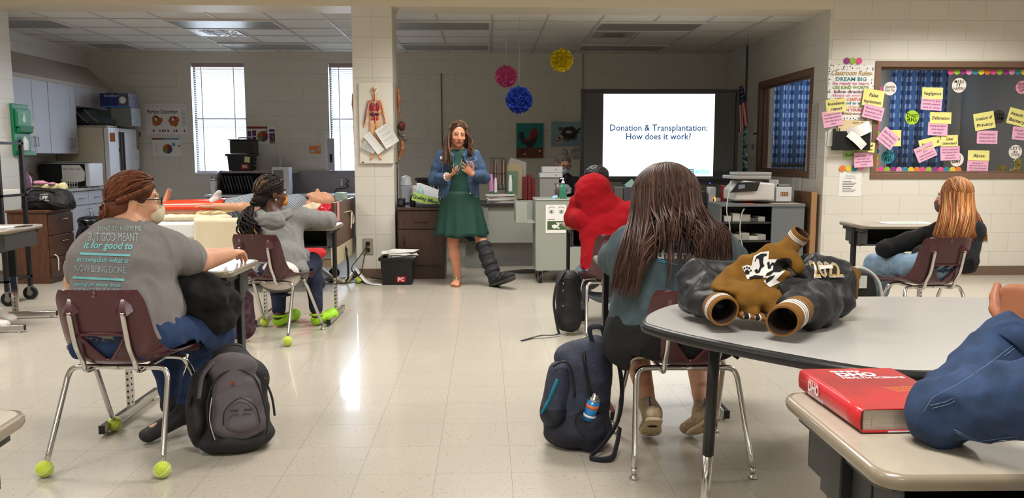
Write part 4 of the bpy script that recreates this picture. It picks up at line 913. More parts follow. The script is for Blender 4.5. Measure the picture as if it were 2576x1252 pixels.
S.ec(w0,w0+V((-.09,0,-.004)),(.035,.016),(.042,.014),(0,1,0),k=.012)
for i,(l,dy) in enumerate(((.075,-.032),(.085,-.011),(.08,.010),(.062,.030))):
    b = w0+V((-.088,dy,-.004)); S.chain([b,b+V((-l*.5,dy*.1,.008)),b+V((-l,dy*.15,-.004))],[.0095,.009,.0075],k=.005)
S.chain([w0+V((-.02,-.035,0)),w0+V((-.06,-.065,.0)),w0+V((-.095,-.07,.002))],[.013,.011,.009],k=.008)
S.chain([(-1.95,Yc+.2,.79),(-2.3,Yc+.28,.78),(-2.6,Yc+.3,.76)],[.055,.042,.03])
t = thing('training_manikin','nursing manikin lying face up on the hospital bed','manikin',(-2.4,Yc,.67))
skin('body',[S.mesh(.0065)],vinyl,t)
G_ = SDF(.03); G_.ec((-1.88,Yc,.78),(-2.35,Yc,.775),(.235,.125),(.22,.12),(0,1,0)); G_.ec((-2.3,Yc-.05,.78),(-2.52,Yc,.77),(.22,.13),(.2,.1),(0,1,0)); G_.cap((-1.95,Yc-.2,.79),(-2.12,Yc-.27,.80),.075,.065)
def stripe(nm,c1,c2,f,ax='z'):
    m = bpy.data.materials.new(nm); m.use_nodes = True; nt = m.node_tree; b = nt.nodes['Principled BSDF']; w_ = nt.nodes.new('ShaderNodeTexWave'); w_.inputs['Scale'].default_value = f; w_.bands_direction = 'X' if ax == 'x' else 'DIAGONAL'
    tc = nt.nodes.new('ShaderNodeTexCoord'); nt.links.new(tc.outputs['Object'],w_.inputs['Vector']); rp = nt.nodes.new('ShaderNodeMix'); rp.data_type = 'RGBA'; rp.inputs['A'].default_value = lin(c1); rp.inputs['B'].default_value = lin(c2)
    nt.links.new(w_.outputs['Fac'],rp.inputs['Factor']); nt.links.new(rp.outputs['Result'],b.inputs['Base Color']); b.inputs['Roughness'].default_value = .85; return m
skin('gown',[G_.mesh(.009,lambda Q: wob(Q,45,1)*.006)],stripe('striped_gown',(170,176,182),(96,104,118),18),t)
for s_ in (-1,1):
    mb = MB(); rings = []
    for i in range(9):
        x = -3.22+i*.085; cy = Yc+s_*(.2-.01*i); r = .062+.004*i; ring = []
        for j in range(15): a = R(200-j*(220/14)) if 0 else R(-20+j*(220/14)); ring.append(V((x,cy+r*math.cos(a+math.pi)*-1,.785+r*.8*math.sin(a))))
        rings.append(ring)
    mb.loft(rings,closed=False,cap=False); tag(mb.build('leg_splint',orange,solid=.006),'orange plastic leg splint on the manikin, %s one' % ('nearer' if s_ < 0 else 'farther'),'splint','orange leg splints')
S = SDF(.03)
for i in range(7): S.ell((-3.2+i*.12,7.60+.015*math.sin(i*2),.705),(.085,.05,.03))
tag(skin('rolled_blanket',[S.mesh(.008,lambda Q: wob(Q,55,6)*.006,cuts=[((0,0,.672),(0,0,-1))])],cream),'rolled cream blanket along the near edge of the bed','blanket')
def drape(u,v):
    x = -2.72+.62*u; d = v*.62
    if d < .12: return (x,7.60-d,.705+.004*math.sin(u*9)+(0 if d < .08 else -(d-.08)*.4))
    return (x+.01*math.sin(v*6),7.478+.008*math.sin(u*13+1)*v,.69-(d-.12)*.93)
mb = MB(); mb.sheet(drape,24,30); tag(mb.build('hanging_cloth',cream,solid=.004),'flat cream cloth hanging down the side of the bed','cloth')
S = SDF(.02); q = w0
S.ell((q.x-.02,7.62,.745),(.13,.05,.03)); S.ell((q.x+.1,7.66,.77),(.1,.04,.02)); S.ell((q.x-.12,7.63,.73),(.06,.045,.035)); tag(skin('crumpled_cloth',[S.mesh(.006,lambda Q: wob(Q,80,2)*.008)],M('yellow_gauze',(214,196,150),.9)),'yellowish gauze bunched under the manikin hand','cloth')
S = SDF(.02); c = P(543,512,7.85); S.cap((c.x-.03,7.85,.80),(c.x+.03,7.85,.92),.07,.03); S.cap((c.x,7.85,.78),(c.x+.08,7.85,.78),.07,.05); tag(skin('plastic_bag',[S.mesh(.007,lambda Q: wob(Q,60,7)*.009)],M('milky_plastic',(222,214,210),.3,trans=.25)),'milky white plastic bag standing on the bed','plastic bag')
S = SDF(.02); S.ell((-1.66,7.76,.775),(.12,.05,.06)); S.ell((-1.6,7.8,.74),(.12,.08,.07)); tag(skin('bandage_bundle',[S.mesh(.006,lambda Q: wob(Q,60,2)*.009)],M('cream_gauze',(220,200,172),.9)),'bundled cream cloth under the manikin head','cloth')
S = SDF(.02); S.ell((-1.53,7.72,.755),(.085,.06,.075)); S.ell((-1.50,7.65,.72),(.06,.05,.06)); tag(skin('biohazard_bag',[S.mesh(.006,lambda Q: wob(Q,70,9)*.008)],M('red_plastic_bag',(196,22,44),.2,coat=.5)),'shiny red plastic bag in the corner of the bed','plastic bag')
S = SDF(.03); S.ell((-1.8,7.5,.34),(.25,.05,.07)); S.ell((-1.62,7.5,.38),(.12,.04,.07)); tag(skin('red_blanket',[S.mesh(.009,lambda Q: wob(Q,40,4)*.01)],M('red_fleece',(206,50,56),.85)),'red cloth hanging under the bed frame','cloth')
mb = MB(); mb.obox((-1.4,7.62,.76),V((1,0,0)),V((0,1,0)),V((0,0,1)),.0015,.055,.095); o = mb.build('pink_notice',M('pink_paper',(214,150,150),.8)); tag(o,'pink paper sheet taped on the headboard','paper')
mb = MB(); mb.tube([(-1.39,7.9,.73),(-1.385,8.25,.72),(-1.39,8.3,.7)],.011,6,sub=3,flat=.4); mb.tube([(-1.385,8.28,.71),(-1.38,8.24,.62),(-1.385,8.22,.54)],.009,6,sub=3,flat=.4); mb.tube([(-1.385,8.3,.7),(-1.38,8.38,.64),(-1.385,8.36,.58)],.009,6,sub=3,flat=.4); tag(mb.build('cloth_tie',cream),'knotted cream tie hanging on the headboard','strap')
mb = MB(); mb.obox((-1.47,8.2,.87),V((.85,-.5,0)),V((.5,.85,0)),V((0,0,1)),.06,.035,.045); tag(mb.build('stapler_box',M('sage_plastic',(150,172,160),.4),bevel=.01),'small sage green box on the headboard edge','box')
mb = MB(); mb.tube([G(800,690)+V((0,0,.10)),G(838,706)+V((0,0,.03)),G(870,712)+V((0,0,.025)),G(893,690)+V((0,0,.05))],.024,10,sub=5); tag(mb.build('bed_stand_tube',M('ivory_tube',(196,188,160),.4)),'curved ivory tube foot on the floor left of the column','tube')
mb = MB(); c = G(902,712)+V((0,0,.034)); mb.ball(c,.034); mb.tube([c+V((.033*math.sin(a),-.03*abs(math.cos(a)),.033*math.cos(a))) for a in [R(k*20) for k in range(10)]],.003,5,1); tag(mb.build('tennis_ball',[felt,ink]),'tennis ball with a dark slit lying by the column base','ball')
mb = MB(); a = G(893,705)+V((0,0,.12)); b = G(925,716)+V((0,0,.01)); c = G(959,718)+V((0,0,.004))
rows = [a,a.lerp(b,.5)+V((0,0,-.02)),b,c]; vs = [p+V((0,d,0)) for p in crom(rows,4) for d in (0,.16)]; n = len(vs)//2
mb.add(vs,[(2*i,2*i+2,2*i+3,2*i+1) for i in range(n-1)],0,True); tag(mb.build('loose_sheet',paper,solid=.0015),'white sheet curling on the floor beside the black tub','paper')
def cord(label,pts,r=.006): mb = MB(); mb.tube(pts,r,6,sub=6); return tag(mb.build('power_cord',blackp),label,'cord','black power cords around the column base')
ox = P(926,620,8.36)
cord('black cord from the column outlet curving left to the floor',[ox+V((0,-.03,.02)),P(905,645,8.2),P(885,672,8.1),P(893,690,8.05),G(906,697)+V((0,0,.01)),G(960,706)+V((0,.05,.01))])
cord('black cord from the column outlet dropping straight down',[ox+V((.01,-.03,-.02)),P(918,640,8.25),P(913,665,8.15),P(905,690,8.1),G(880,700)+V((0,0,.01)),G(820,702)+V((0,0,.01))])
cord('black cord drooping from the beige bed rail',[(-1.4,8.03,.35),(-1.385,7.95,.30),(-1.38,7.98,.15),(-1.41,8.02,.03),(-1.6,8.1,.01)],.011)
cord('black cord along the floor under the bed',[(-2.4,7.9,.01),(-2.0,8.02,.01),(-1.7,7.92,.01),(-1.45,8.0,.01),(-1.2,8.1,.01)])
mb = MB(); mb.box(ox.x-.058,ox.x+.052,8.372,8.379,ox.z-.085,ox.z+.085); [mb.box(ox.x-.022,ox.x+.018,8.36,8.372,ox.z+d-.02,ox.z+d+.02,1) for d in (.03,-.035)]
tag(mb.build('wall_outlet',[M('steel_plate',(158,148,132),.4),blackp],bevel=.002),'outlet with two black plugs low on the column','outlet')
t,c = tub('black PC file tub topped with loose papers beside the column',(P(1001,690,8.0).x,8.02,0),.33,.25,.275)
yf = c.y-.125*.93
mb = MB(); mb.box(c.x-.0,c.x+.085,yf-.006,yf-.003,.03,.085,0); mb.text('PC',.05,(c.x+.042,yf-.008,.057),m=1,bold=.0015); mb.build('badge',[red_p,white_p],t)
rn = random.Random(5)
for i in range(7):
    a = rn.uniform(-.5,.5); mb = MB(); mb.obox((c.x+rn.uniform(-.02,.06),c.y+rn.uniform(-.03,.01),.28+i*.009),V((math.cos(a),math.sin(a),.02*(i % 3))),V((-math.sin(a),math.cos(a),0)),V((0,0,1)),.14,.105,.003)
    tag(mb.build('loose_sheet',paper),'white sheets heaped on the black tub beside the column','papers','papers heaped on the black tub')
# COLUMN CHARTS, MIDDLE DESKS, CART, SCREEN
a,b = P(902,208,8.36),P(990,411,8.36); W_,H_ = b.x-a.x,a.z-b.z; yb_ = 8.352
t = thing('anatomy_board','white relief board showing the blood circulation hung on the column','anatomical chart',((a.x+b.x)/2,8.36,b.z))
mb = MB(); mb.box(a.x,b.x,yb_,8.379,b.z,a.z); mb.prism([(0,0),(.03,0),(.018,.014)],.002,(a.x+.012,yb_-.001,b.z+.008),(1,0,0),(0,0,1),1); mb.build('board',[M('ivory_board',(222,218,206),.4),ink],t,bevel=.002)
def bq(u,v,d=0): return V((a.x+u*W_,yb_-d,a.z-v*H_))
fl = M('relief_flesh',(222,176,132),.4,var=.25,vscale=30,col2=(196,96,72));
S = SDF(.012); cx_ = .5
def bc(u0,v0,u1,v1,r0,r1,k=.012): S.cap(bq(u0,v0,.0),bq(u1,v1,.0),r0,r1,k)
cxx = .47
bc(cxx,.16,cxx,.24,.02,.03); S.ec(bq(cxx,.25),bq(cxx,.36),(.075,.022),(.062,.024),(1,0,0)); S.ec(bq(cxx,.36),bq(cxx,.50),(.06,.022),(.066,.022),(1,0,0))
for s_ in (-1,1):
    bc(cxx+s_*.17,.235,cxx+s_*.245,.37,.022,.017); bc(cxx+s_*.245,.37,cxx+s_*.30,.49,.015,.011); bc(cxx+s_*.30,.49,cxx+s_*.33,.54,.017,.012)
    bc(cxx+s_*.09,.50,cxx+s_*.10,.68,.032,.024); bc(cxx+s_*.10,.68,cxx+s_*.12,.92,.022,.015); bc(cxx+s_*.12,.92,cxx+s_*.15,.945,.014,.012)
rel = skin('relief_figure',[S.mesh(.0035,lambda Q: wob(Q,130,1)*.0012,cuts=[((0,yb_-.0005,0),(0,1,0))])],fl,t)
S = SDF(.006); S.ell(bq(cxx,.095),(.042,.02,.047)); S.cap(bq(cxx,.13),bq(cxx+.01,.15),.028,.018); skin('relief_skull',[S.mesh(.003,cuts=[((0,yb_-.0005,0),(0,1,0))])],M('skull_cream',(224,212,176),.4),t)
lung = M('lung_red',(150,38,62),.35); hrt = M('heart_orange',(206,84,56),.35); liv = M('liver_brown',(92,34,40),.35); ves = M('artery_red',(150,36,52),.4); vb = M('vein_blue',(70,84,150),.4); kid = M('kidney_red',(196,70,56),.4)
for nm,m_,items in (('lungs',lung,[(cxx-.085,.30,.024,.05),(cxx+.085,.30,.024,.05)]),('heart',hrt,[(cxx+.01,.315,.022,.028)]),('liver',liv,[(cxx-.06,.39,.03,.022),(cxx+.08,.39,.022,.018)]),('kidneys',kid,[(cxx-.07,.44,.015,.023),(cxx+.08,.44,.015,.023)])):
    mb = MB(); [mb.ball(bq(u,v,.022),(rx,.010,rz),0,14) for u,v,rx,rz in items]; mb.build(nm,m_,t)
def vz(mat_,paths,nm,r=.003):
    mb = MB(); [mb.tube([bq(u,v,.026 if v < .5 else .022) for u,v in p],r,6,sub=4) for p in paths]; mb.build(nm,mat_,t)
vz(ves,[[(cxx,.12),(cxx+.01,.2),(cxx,.27),(cxx+.02,.36),(cxx,.48)],[(cxx,.48),(cxx-.07,.54),(cxx-.1,.66),(cxx-.1,.8)],[(cxx,.48),(cxx+.07,.54),(cxx+.1,.64)],[(cxx,.22),(cxx-.17,.24),(cxx-.25,.37),(cxx-.30,.5)],[(cxx,.22),(cxx+.17,.24),(cxx+.25,.37),(cxx+.31,.5)],[(cxx,.12),(cxx-.05,.09),(cxx-.06,.06)],[(cxx,.12),(cxx+.05,.09),(cxx+.07,.07)],[(cxx,.12),(cxx,.06)]],'arteries')
vz(vb,[[(cxx-.02,.2),(cxx-.03,.3),(cxx-.02,.45)],[(cxx-.04,.22),(cxx+.05,.25)],[(cxx-.02,.45),(cxx+.05,.52)],[(cxx-.19,.26),(cxx-.26,.37),(cxx-.31,.48)]],'veins',.0035)
def sheetp(label,u,v,w_,h_,rot,d,curl=.02,lines=True,m0=paper):
    c = bq(u,v,d); ca,sa = math.cos(R(rot)),math.sin(R(rot)); mb = MB()
    def f(x,y):                                     # x,y in -.5...5
        X = x*w_; Z = y*h_; yy = c.y-curl*(2*x)**2*(.5 if x < 0 else 1)
        return V((c.x+X*ca-Z*sa,yy,c.z+X*sa+Z*ca))
    mb.sheet(lambda p,q: f(p-.5,q-.5),10,10,0)
    if lines:
        for k in range(13):
            y = .38-k*.06; xe = .36-.18*((k*7) % 5)/5
            if k % 4 == 3: continue
            q = [f(-.38,y),f(xe,y),f(xe,y+.018),f(-.38,y+.018)]; n = 8
            vs = [f(-.38+(xe+.38)*i/n,yy)+V((0,-.0015,0)) for yy in (y,y+.012) for i in range(n+1)]; mb.add(vs,[(i,i+1,n+2+i,n+1+i) for i in range(n)],1)
    return tag(mb.build('loose_sheet',[m0,greyink]),label,'paper')
sheetp('shaded printed page peeking out lowest on the anatomy board',.30,.79,.14,.10,-28,.028,.004,True,M('grey_paper',(196,194,192),.8))
sheetp('blank folded white page hanging at a slant on the anatomy board',.44,.745,.085,.24,38,.034,.006,False)
sheetp('printed white page curling off the right of the anatomy board',.84,.655,.16,.22,32,.045,.014)
t = thing('organ_model','painted digestive organ relief on the right face of the column','anatomical model',(-.94,8.6,1.2))
def oc_(px,y,yy=8.62): q = P(px,y,yy); return V((max(q.x,-.93),yy,q.z))
mb = MB(); mb.box(-.945,-.935,8.42,8.78,oc_(1000,408).z,oc_(1000,212).z); mb.build('backing_board',M('tan_board',(170,160,140),.5),t)
S = SDF(.012); S.chain([oc_(1001,228),oc_(1003,250),oc_(1003,270)],[.022,.026,.012]); S.chain([oc_(1003,270),oc_(1007,300)],[.009,.010]); skin('oesophagus',[S.mesh(.005)],M('organ_tan',(168,108,72),.4,var=.3,vscale=25),t)
S = SDF(.012); S.ell(oc_(1008,317)+V((.01,0,0)),(.038,.09,.055)); skin('liver',[S.mesh(.005)],M('organ_brown',(98,44,36),.35),t)
S = SDF(.01); S.chain([oc_(1006,338),oc_(1016,342),oc_(1020,350),oc_(1010,352),oc_(1003,358),oc_(1003,380)],[.02,.022,.022,.019,.018,.016]); skin('large_bowel',[S.mesh(.004,lambda Q: np.sin(Q[...,2]*260)*.0015)],M('organ_grey',(96,84,78),.4),t)
S = SDF(.01); S.chain([oc_(1012,358),oc_(1013,375),oc_(1008,388),oc_(1004,402)],[.022,.022,.016,.012]); skin('small_bowel',[S.mesh(.004,lambda Q: wob(Q,160,1)*.003)],M('organ_ochre',(176,112,66),.4,var=.3,vscale=40),t)
mb = MB(); S = SDF(.01); S.chain([P(889,238,8.5)+V((0,0,0)),P(890,262,8.5),P(890,290,8.5),P(892,320,8.5),P(894,360,8.5),P(896,395,8.5)],[.016,.022,.01,.014,.016,.012]); tag(skin('organ_model',[S.mesh(.005)],M('organ_tan2',(176,120,84),.4)),'edge of a painted relief hung on the left face of the column','anatomical model')
wal2 = M('dark_walnut',(74,52,44),.42,var=.3,vscale=9,stretch=(7,7,.8)); cx0,cx1,cy0,cy1 = -.911,-.43,8.28,8.76
t = thing('low_cabinet','dark walnut cabinet right of the column behind the speaker','cabinet',((cx0+cx1)/2,8.5,0))
mb = MB(); mb.box(cx0,cx1,cy0+.02,cy1,.0,.725); mb.build('body',wal2,t,bevel=.002)
mb = MB(); mb.box(cx0-.005,cx1+.012,cy0-.01,cy1,.7255,.75); mb.build('top',wal2,t,bevel=.003)
mb = MB(); mb.box(cx0+.005,cx1-.005,cy0,cy0+.019,.53,.715); d = mb.build('drawer',wal2,t,bevel=.003); mb = MB(); pul(mb,((cx0+cx1)/2,cy0,.6),(1,0,0),.12,(0,-.025,0)); mb.build('handle',M('dark_bronze',(60,46,40),.4,metal=.6),d)
mb = MB(); mb.box(cx0+.005,cx1-.005,cy0,cy0+.019,.15,.52); d = mb.build('door',wal2,t,bevel=.003); mb = MB(); pul(mb,(cx0+.07,cy0,.42),(0,0,1),.1,(0,-.025,0)); mb.build('handle',M('dark_bronze',(60,46,40),.4),d)
def spk(px,w_,h_,label):
    c = P(px,515,8.45); c.z = .751; t = thing('desk_speaker',label,'speaker',c); mb = MB(); mb.box(c.x-w_/2,c.x+w_/2,8.4,8.5,.751,.751+h_); mb.build('case',blackp,t,bevel=.01)
    mb = MB(); mb.lathe([(.0,.002),(w_*.3,.0),(w_*.34,.006)],(c.x,8.4,.751+h_*.55),16,axis=(0,-1,0)); mb.build('cone',M('speaker_cone',(60,60,64),.5),t)
spk(1010,.075,.09,'small black desktop speaker at the left of the walnut cabinet');
c = P(1038,515,8.4); mb = MB(); mb.lathe([(.03,0),(.032,.005),(.03,.09),(.026,.13),(.02,.135),(.0,.137)],(c.x,8.42,.751),18); tag(mb.build('pencil_sharpener',M('gloss_black',(18,18,20),.15,coat=.5)),'glossy black cylinder beside the small speaker','sharpener')
mb = MB(); x0,x1 = P(1048,510,8.45).x,P(1120,510,8.45).x; mb.box(x0,x1+.05,8.32,8.62,.751,.785); tag(mb.build('laptop',M('dark_grey_case',(52,54,56),.4),bevel=.004),'flat dark grey device under the green paper on the cabinet','laptop')
t = thing('magazine_holder','white slanted paper holder with Quality Effort paper on the cabinet','holder',(x0+.1,8.5,.786)); mb = MB()
mb.prism([(0,0),(.33,0),(.33,.10),(.04,.21),(0,.21)],.004,(x0-.01,8.6,.787),(1,0,0),(0,0,1)); mb.prism([(0,0),(.33,0),(.33,.05),(.0,.10)],.004,(x0-.01,8.42,.787),(1,0,0),(0,0,1)); mb.box(x0-.01,x0-.006,8.42,8.6,.787,.9); mb.build('tray',white_p,t)
o = V((x0+.11,8.36,.83)); u_ = V((.96,0,-.27)).normalized(); v_ = V((.27,0,.96)); mb = MB(); mb.quad(o-u_*.15-v_*.045,o+u_*.17-v_*.045,o+u_*.17+v_*.045,o-u_*.15+v_*.045); mb.text('Quality Effort',.05,o-u_*.01+V((0,-.002,0)),u_,v_,m=1,bold=.001); mb.build('green_label',[M('lime_paper',(170,205,110),.8),ink],t)
c = P(1058,480,8.5); mb = MB(); mb.lathe([(.034,0),(.036,.006),(.036,.12),(.02,.15),(.014,.155),(.014,.18),(0,.182)],(c.x,8.5,.789),18); tag(mb.build('spray_bottle',M('pale_teal_bottle',(150,185,180),.3)),'pale teal bottle with white cap behind the green paper','bottle')
c = P(1028,470,9.1); mb = MB(); mb.box(c.x-.08,c.x+.06,9.05,9.3,.757,.95); mb.lathe([(.07,0),(.05,.1),(0,.12)],(c.x-.03,9.15,.95),18,1); tag(mb.build('desk_printer',[M('pale_grey_case',(160,160,165),.4),M('dome_clear',(190,195,198),.2)],bevel=.01),'pale grey appliance with rounded lid right of the column','printer')
t,c = tub('black slotted crate behind the left arm of the denim jacketed speaker',(P(1075,460,9.2).x,9.25,.757),.24,.26,.28)
mb = MB()
for i in range(5): mb.box(c.x-.07+i*.035,c.x-.055+i*.035,c.y-.135,c.y-.128,c.z+.06,c.z+.2)
mb.build('slots',M('light_gap',(150,145,140),.6),t)
c = P(1045,480,9.1); mb = MB(); mb.lathe([(.035,0),(.038,.1),(.038,.16),(.03,.2),(0,.205)],(c.x+.0,9.0,.757),16,0); tag(mb.build('canister',[M('grey_white_can',(200,195,192),.4)]),'pale canister beside the black slotted crate','canister')
dkt = M('dark_counter',(44,42,42),.4); steel = M('grey_steel',(128,130,122),.45); steeld = M('grey_steel_panel',(148,150,140),.5)
t = thing('office_desk','long dark topped desk behind the speaker along the right room','desk',(.3,9.3,0));
mb = MB(); mb.box(-.92,1.15,9.0,9.7,.722,.755); mb.build('desktop',dkt,t,bevel=.004)
x0,x1 = P(1178,600,9.05).x,P(1312,600,9.05).x
mb = MB(); mb.box(P(1228,600,9.0).x,1.1,9.05,9.07,.30,.72); mb.build('modesty_panel',steeld,t)
mb = MB(); mb.box(P(1172,600,9.3).x,P(1228,600,9.3).x,9.1,9.6,0,.33); mb.build('pedestal',steel,t)
mb = MB(); mb.box(P(1222,600,9.0).x-.02,P(1228,600,9.0).x,9.02,9.6,.0,.72); mb.build('leg',steel,t); mb = MB(); mb.box(-.91,-.87,9.02,9.6,.0,.72); mb.build('leg',steel,t)
mb = MB(); mb.box(1.08,1.12,9.1,9.6,.0,.72); mb.build('leg',steel,t)
rn = random.Random(11)
for i in range(6):
    mb = MB(); a0 = rn.uniform(-.15,.15); c = P(1262,505,9.15); mb.obox((c.x+rn.uniform(-.02,.02),9.17,.764+i*.0155),V((math.cos(a0),math.sin(a0),0)),V((-math.sin(a0),math.cos(a0),0)),V((0,0,1)),.165,.11,.0065)
    tag(mb.build('magazine',M('magazine%d' % (i % 3),[(196,190,180),(150,150,140),(214,208,200)][i % 3],.5)),'magazines and papers stacked on the near edge of the long dark desk','magazine','stacked magazines on the long dark desk')
t = thing('wire_file_holder','black wire file holder full of folders behind the speaker','file holder',P(1255,490,9.4)); a,b = P(1235,398,9.4),P(1273,476,9.4); mb = MB()
for x in np.linspace(a.x,b.x,5): mb.tube([(x,9.4,b.z),(x,9.4,a.z),(x,9.55,a.z),(x,9.55,b.z)],.003,6)
for z in (b.z,(a.z+b.z)/2,a.z): mb.tube([(a.x,9.4,z),(b.x,9.4,z),(b.x,9.55,z),(a.x,9.55,z)],.003,6,closed=True)
mb.tube([(a.x-.03,9.4,.77),(b.x+.2,9.4,.77),(b.x+.2,9.55,.77),(a.x-.03,9.55,.77)],.004,6,closed=True); [mb.tube([(x,y,.757),(x,y,b.z)],.004,6) for x in (a.x,b.x) for y in (9.4,9.55)]; mb.build('wire_frame',black_m,t)
for i in range(9):
    x = a.x+.008+i*(b.x-a.x-.016)/8; h_ = rn.uniform(.3,.36); mb = MB(); mb.box(x-.005,x+.004,9.41,9.54,b.z+.06,b.z+.06+h_-.06)
    mb.build('folder',M('file%d' % (i % 5),[(150,90,70),(60,50,48),(190,150,110),(110,60,60),(205,196,184)][i % 5],.7),t)
for px,y0,y1,w_,col_,nm,lb,ct in ((1236,437,489,.05,(196,130,180),'lotion_tube','pink lotion tube standing on the long dark desk','tube'),(1247,447,489,.035,(225,205,215),'lotion_tube','narrow white and pink tube on the long dark desk','tube'),(1284,440,489,.045,(220,222,216),'lotion_bottle','white squeeze bottle with green band on the long dark desk','bottle')):
    c = P(px,y1,9.2); h_ = P(px,y0,9.2).z-.757; mb = MB(); mb.lathe([(w_*.35,0),(w_*.4,.01),(w_*.5,.03),(w_*.5,h_*.7),(w_*.3,h_),(0,h_)],(c.x,9.2,.757),14); mb.lathe([(w_*.51,h_*.3),(w_*.51,h_*.4)],(c.x,9.2,.757),14,1); tag(mb.build(nm,[M('tb%d' % px,col_,.35),M('tbb',(60,110,80),.4)]),lb,ct)
for i,(p0,p1,yt,yb2,col_,lb) in enumerate(((1272,1300,430,486,(120,150,125),'pale green folder standing behind the tubes on the dark desk'),(1276,1312,408,482,(190,172,140),'manila folders standing behind the green folder'),(1280,1322,396,470,(176,168,160),'grey papers fanned behind the manila folders'))):
    a,b = P(p0,yt,9.6+i*.03),P(p1,yb2,9.6+i*.03); mb = MB(); mb.prism([(0,0),(b.x-a.x,0),(b.x-a.x+.01,a.z-.757-.03*i),(.03,a.z-.757),(0,a.z-.8)],.012,(a.x,9.6+i*.03,.757),(1,0,0),(0,0,1)); tag(mb.build('standing_folder',M('fold%d' % i,col_,.8)),lb,'folder')
for i,(p0,p1,yt) in enumerate(((1316,1326,445),(1327,1336,440),(1337,1346,448))):
    a,b = P(p0,yt,9.5),P(p1,485,9.5); mb = MB(); mb.box(a.x,b.x,9.45,9.68,.757,a.z); tag(mb.build('red_binder',M('dark_red_binder',(116,34,30),.5),bevel=.003),'dark red binders standing left of the masked person','binder','dark red binders on the long dark desk')
a,b = P(1356,424,9.62),P(1400,436,9.62)
mb = MB(); mb.box(a.x,b.x+.02,9.5,9.68,.757,P(1356,446,9.6).z); tag(mb.build('drawer_organizer',M('clear_grey_box',(170,168,164),.3),bevel=.004),'pale drawer box left of the masked person carrying binders','organizer')
z = P(1356,446,9.6).z
for i,h_ in enumerate((.055,.075)):
    mb = MB(); mb.box(a.x+.03*i,b.x+.06,9.48,9.7,z+.001,z+h_); mb.text('III',.03,(b.x-.02,9.479,z+h_/2),m=1); tag(mb.build('ring_binder',[white_p,ink],bevel=.004),['lower white binder lying flat left of the masked person','upper white binder lying flat left of the masked person'][i],'binder','white binders lying flat'); z += h_+.002
TEAL,DIRT,BLK,RC = M('paint_teal',(26,128,124),.6,var=.5,vscale=4,col2=(18,84,96)),M('paint_brown',(118,70,44),.7,var=.5,vscale=9),M('paint_black',(34,32,38),.6),M('paint_red',(138,38,34),.6)
def roo(mb,q,W_,H_):
    rect(mb,q,0,.70,1,1,1)
    def poly(pts,m,d): vs = [q(u,v)+V((0,-d,0)) for u,v in pts][::-1]; mb.add(vs,[list(range(len(vs)))],m)
    poly([(.33,.50),(.28,.34),(.24,.24),(.16,.25),(.09,.35),(.08,.48),(.13,.40),(.14,.56),(.19,.42),(.17,.64),(.24,.50),(.25,.62),(.33,.60)],2,.0008)
    poly([(.32,.48),(.46,.46),(.60,.36),(.68,.22),(.77,.24),(.79,.38),(.76,.5),(.68,.62),(.55,.72),(.4,.68),(.33,.60)],2,.001)
    poly([(.34,.47),(.46,.42),(.50,.26),(.60,.18),(.68,.12),(.76,.18),(.78,.26),(.77,.33),(.66,.42),(.52,.46),(.38,.54)],3,.0014)
    poly([(.66,.15),(.68,.10),(.72,.13),(.76,.14),(.78,.19),(.75,.2)],3,.0016); poly([(.77,.22),(.81,.24),(.77,.26)],4,.0016); poly([(.48,.70),(.50,.70),(.50,.78),(.56,.80),(.48,.79)],4,.0012); poly([(.56,.69),(.58,.69),(.58,.76),(.63,.78),(.56,.77)],4,.0012); blob(mb,q,.84,.79,.03,.02,5,8,d=.001); blob(mb,q,.89,.8,.03,.02,5,8,d=.001); blob(mb,q,.3,.89,.05,.02,5,8,d=.001)
board('rooster_painting','teal canvas painting of a black and red rooster','painting',1299,310,1366,397,YF,[TEAL,DIRT,BLK,RC,M('paint_ochre',(150,110,60),.6),paper],roo,th=.03)
def nest(mb,q,W_,H_):
    def poly(pts,m,d): vs = [q(u,v)+V((0,-d,0)) for u,v in pts][::-1]; mb.add(vs,[list(range(len(vs)))],m)
    for i,(u,v) in enumerate(((.2,.72),(.26,.62),(.17,.85),(.3,.78))): blob(mb,q,u,v,.06,.1,4,10,jit=.4,seed=i,d=.0008)
    blob(mb,q,.25,.3,.06,.1,5,10,jit=.7,d=.0007); poly([(.7,.36),(1.0,.12),(1.0,.2),(.72,.44)],1,.0008)
    blob(mb,q,.54,.48,.25,.29,5,26,jit=.5,d=.0009); blob(mb,q,.54,.46,.22,.25,1,22,jit=.12,seed=3,d=.0012); blob(mb,q,.51,.42,.12,.11,2,16,d=.0015); blob(mb,q,.47,.42,.045,.05,3,12,d=.0018); blob(mb,q,.54,.43,.045,.05,3,12,d=.002)
board('nest_painting','pale blue canvas painting of a bird nest half behind the screen','painting',1387,306,1472,367,YF,[M('paint_sky',(134,172,182),.6,var=.2,vscale=6),M('paint_nest',(52,38,40),.7),M('paint_nest2',(88,70,66),.7),M('paint_egg',(180,190,200),.6),M('paint_rose',(196,158,152),.6),M('paint_leaf',(92,88,74),.7)],nest,th=.03)
c = P(1450,386,YF-.002); mb = MB()
mb.lathe([(0,0),(.09,.0),(.09,.002)],c,28,0,axis=(0,-1,0)); [mb.ball(c+V((.08*math.cos(k),-.003,.08*math.sin(k))),.007,1,6) for k in np.linspace(0,6.2,20)]; mb.text('Sparkle\nEvery\nDay',.042,c+V((0,-.003,0)),m=1); tag(mb.build('round_wall_sign',[M('cream_disc',(200,190,172),.7),M('disc_ink',(60,50,46),.7)]),'round cream lettered disc on the far wall left of the screen','sign')
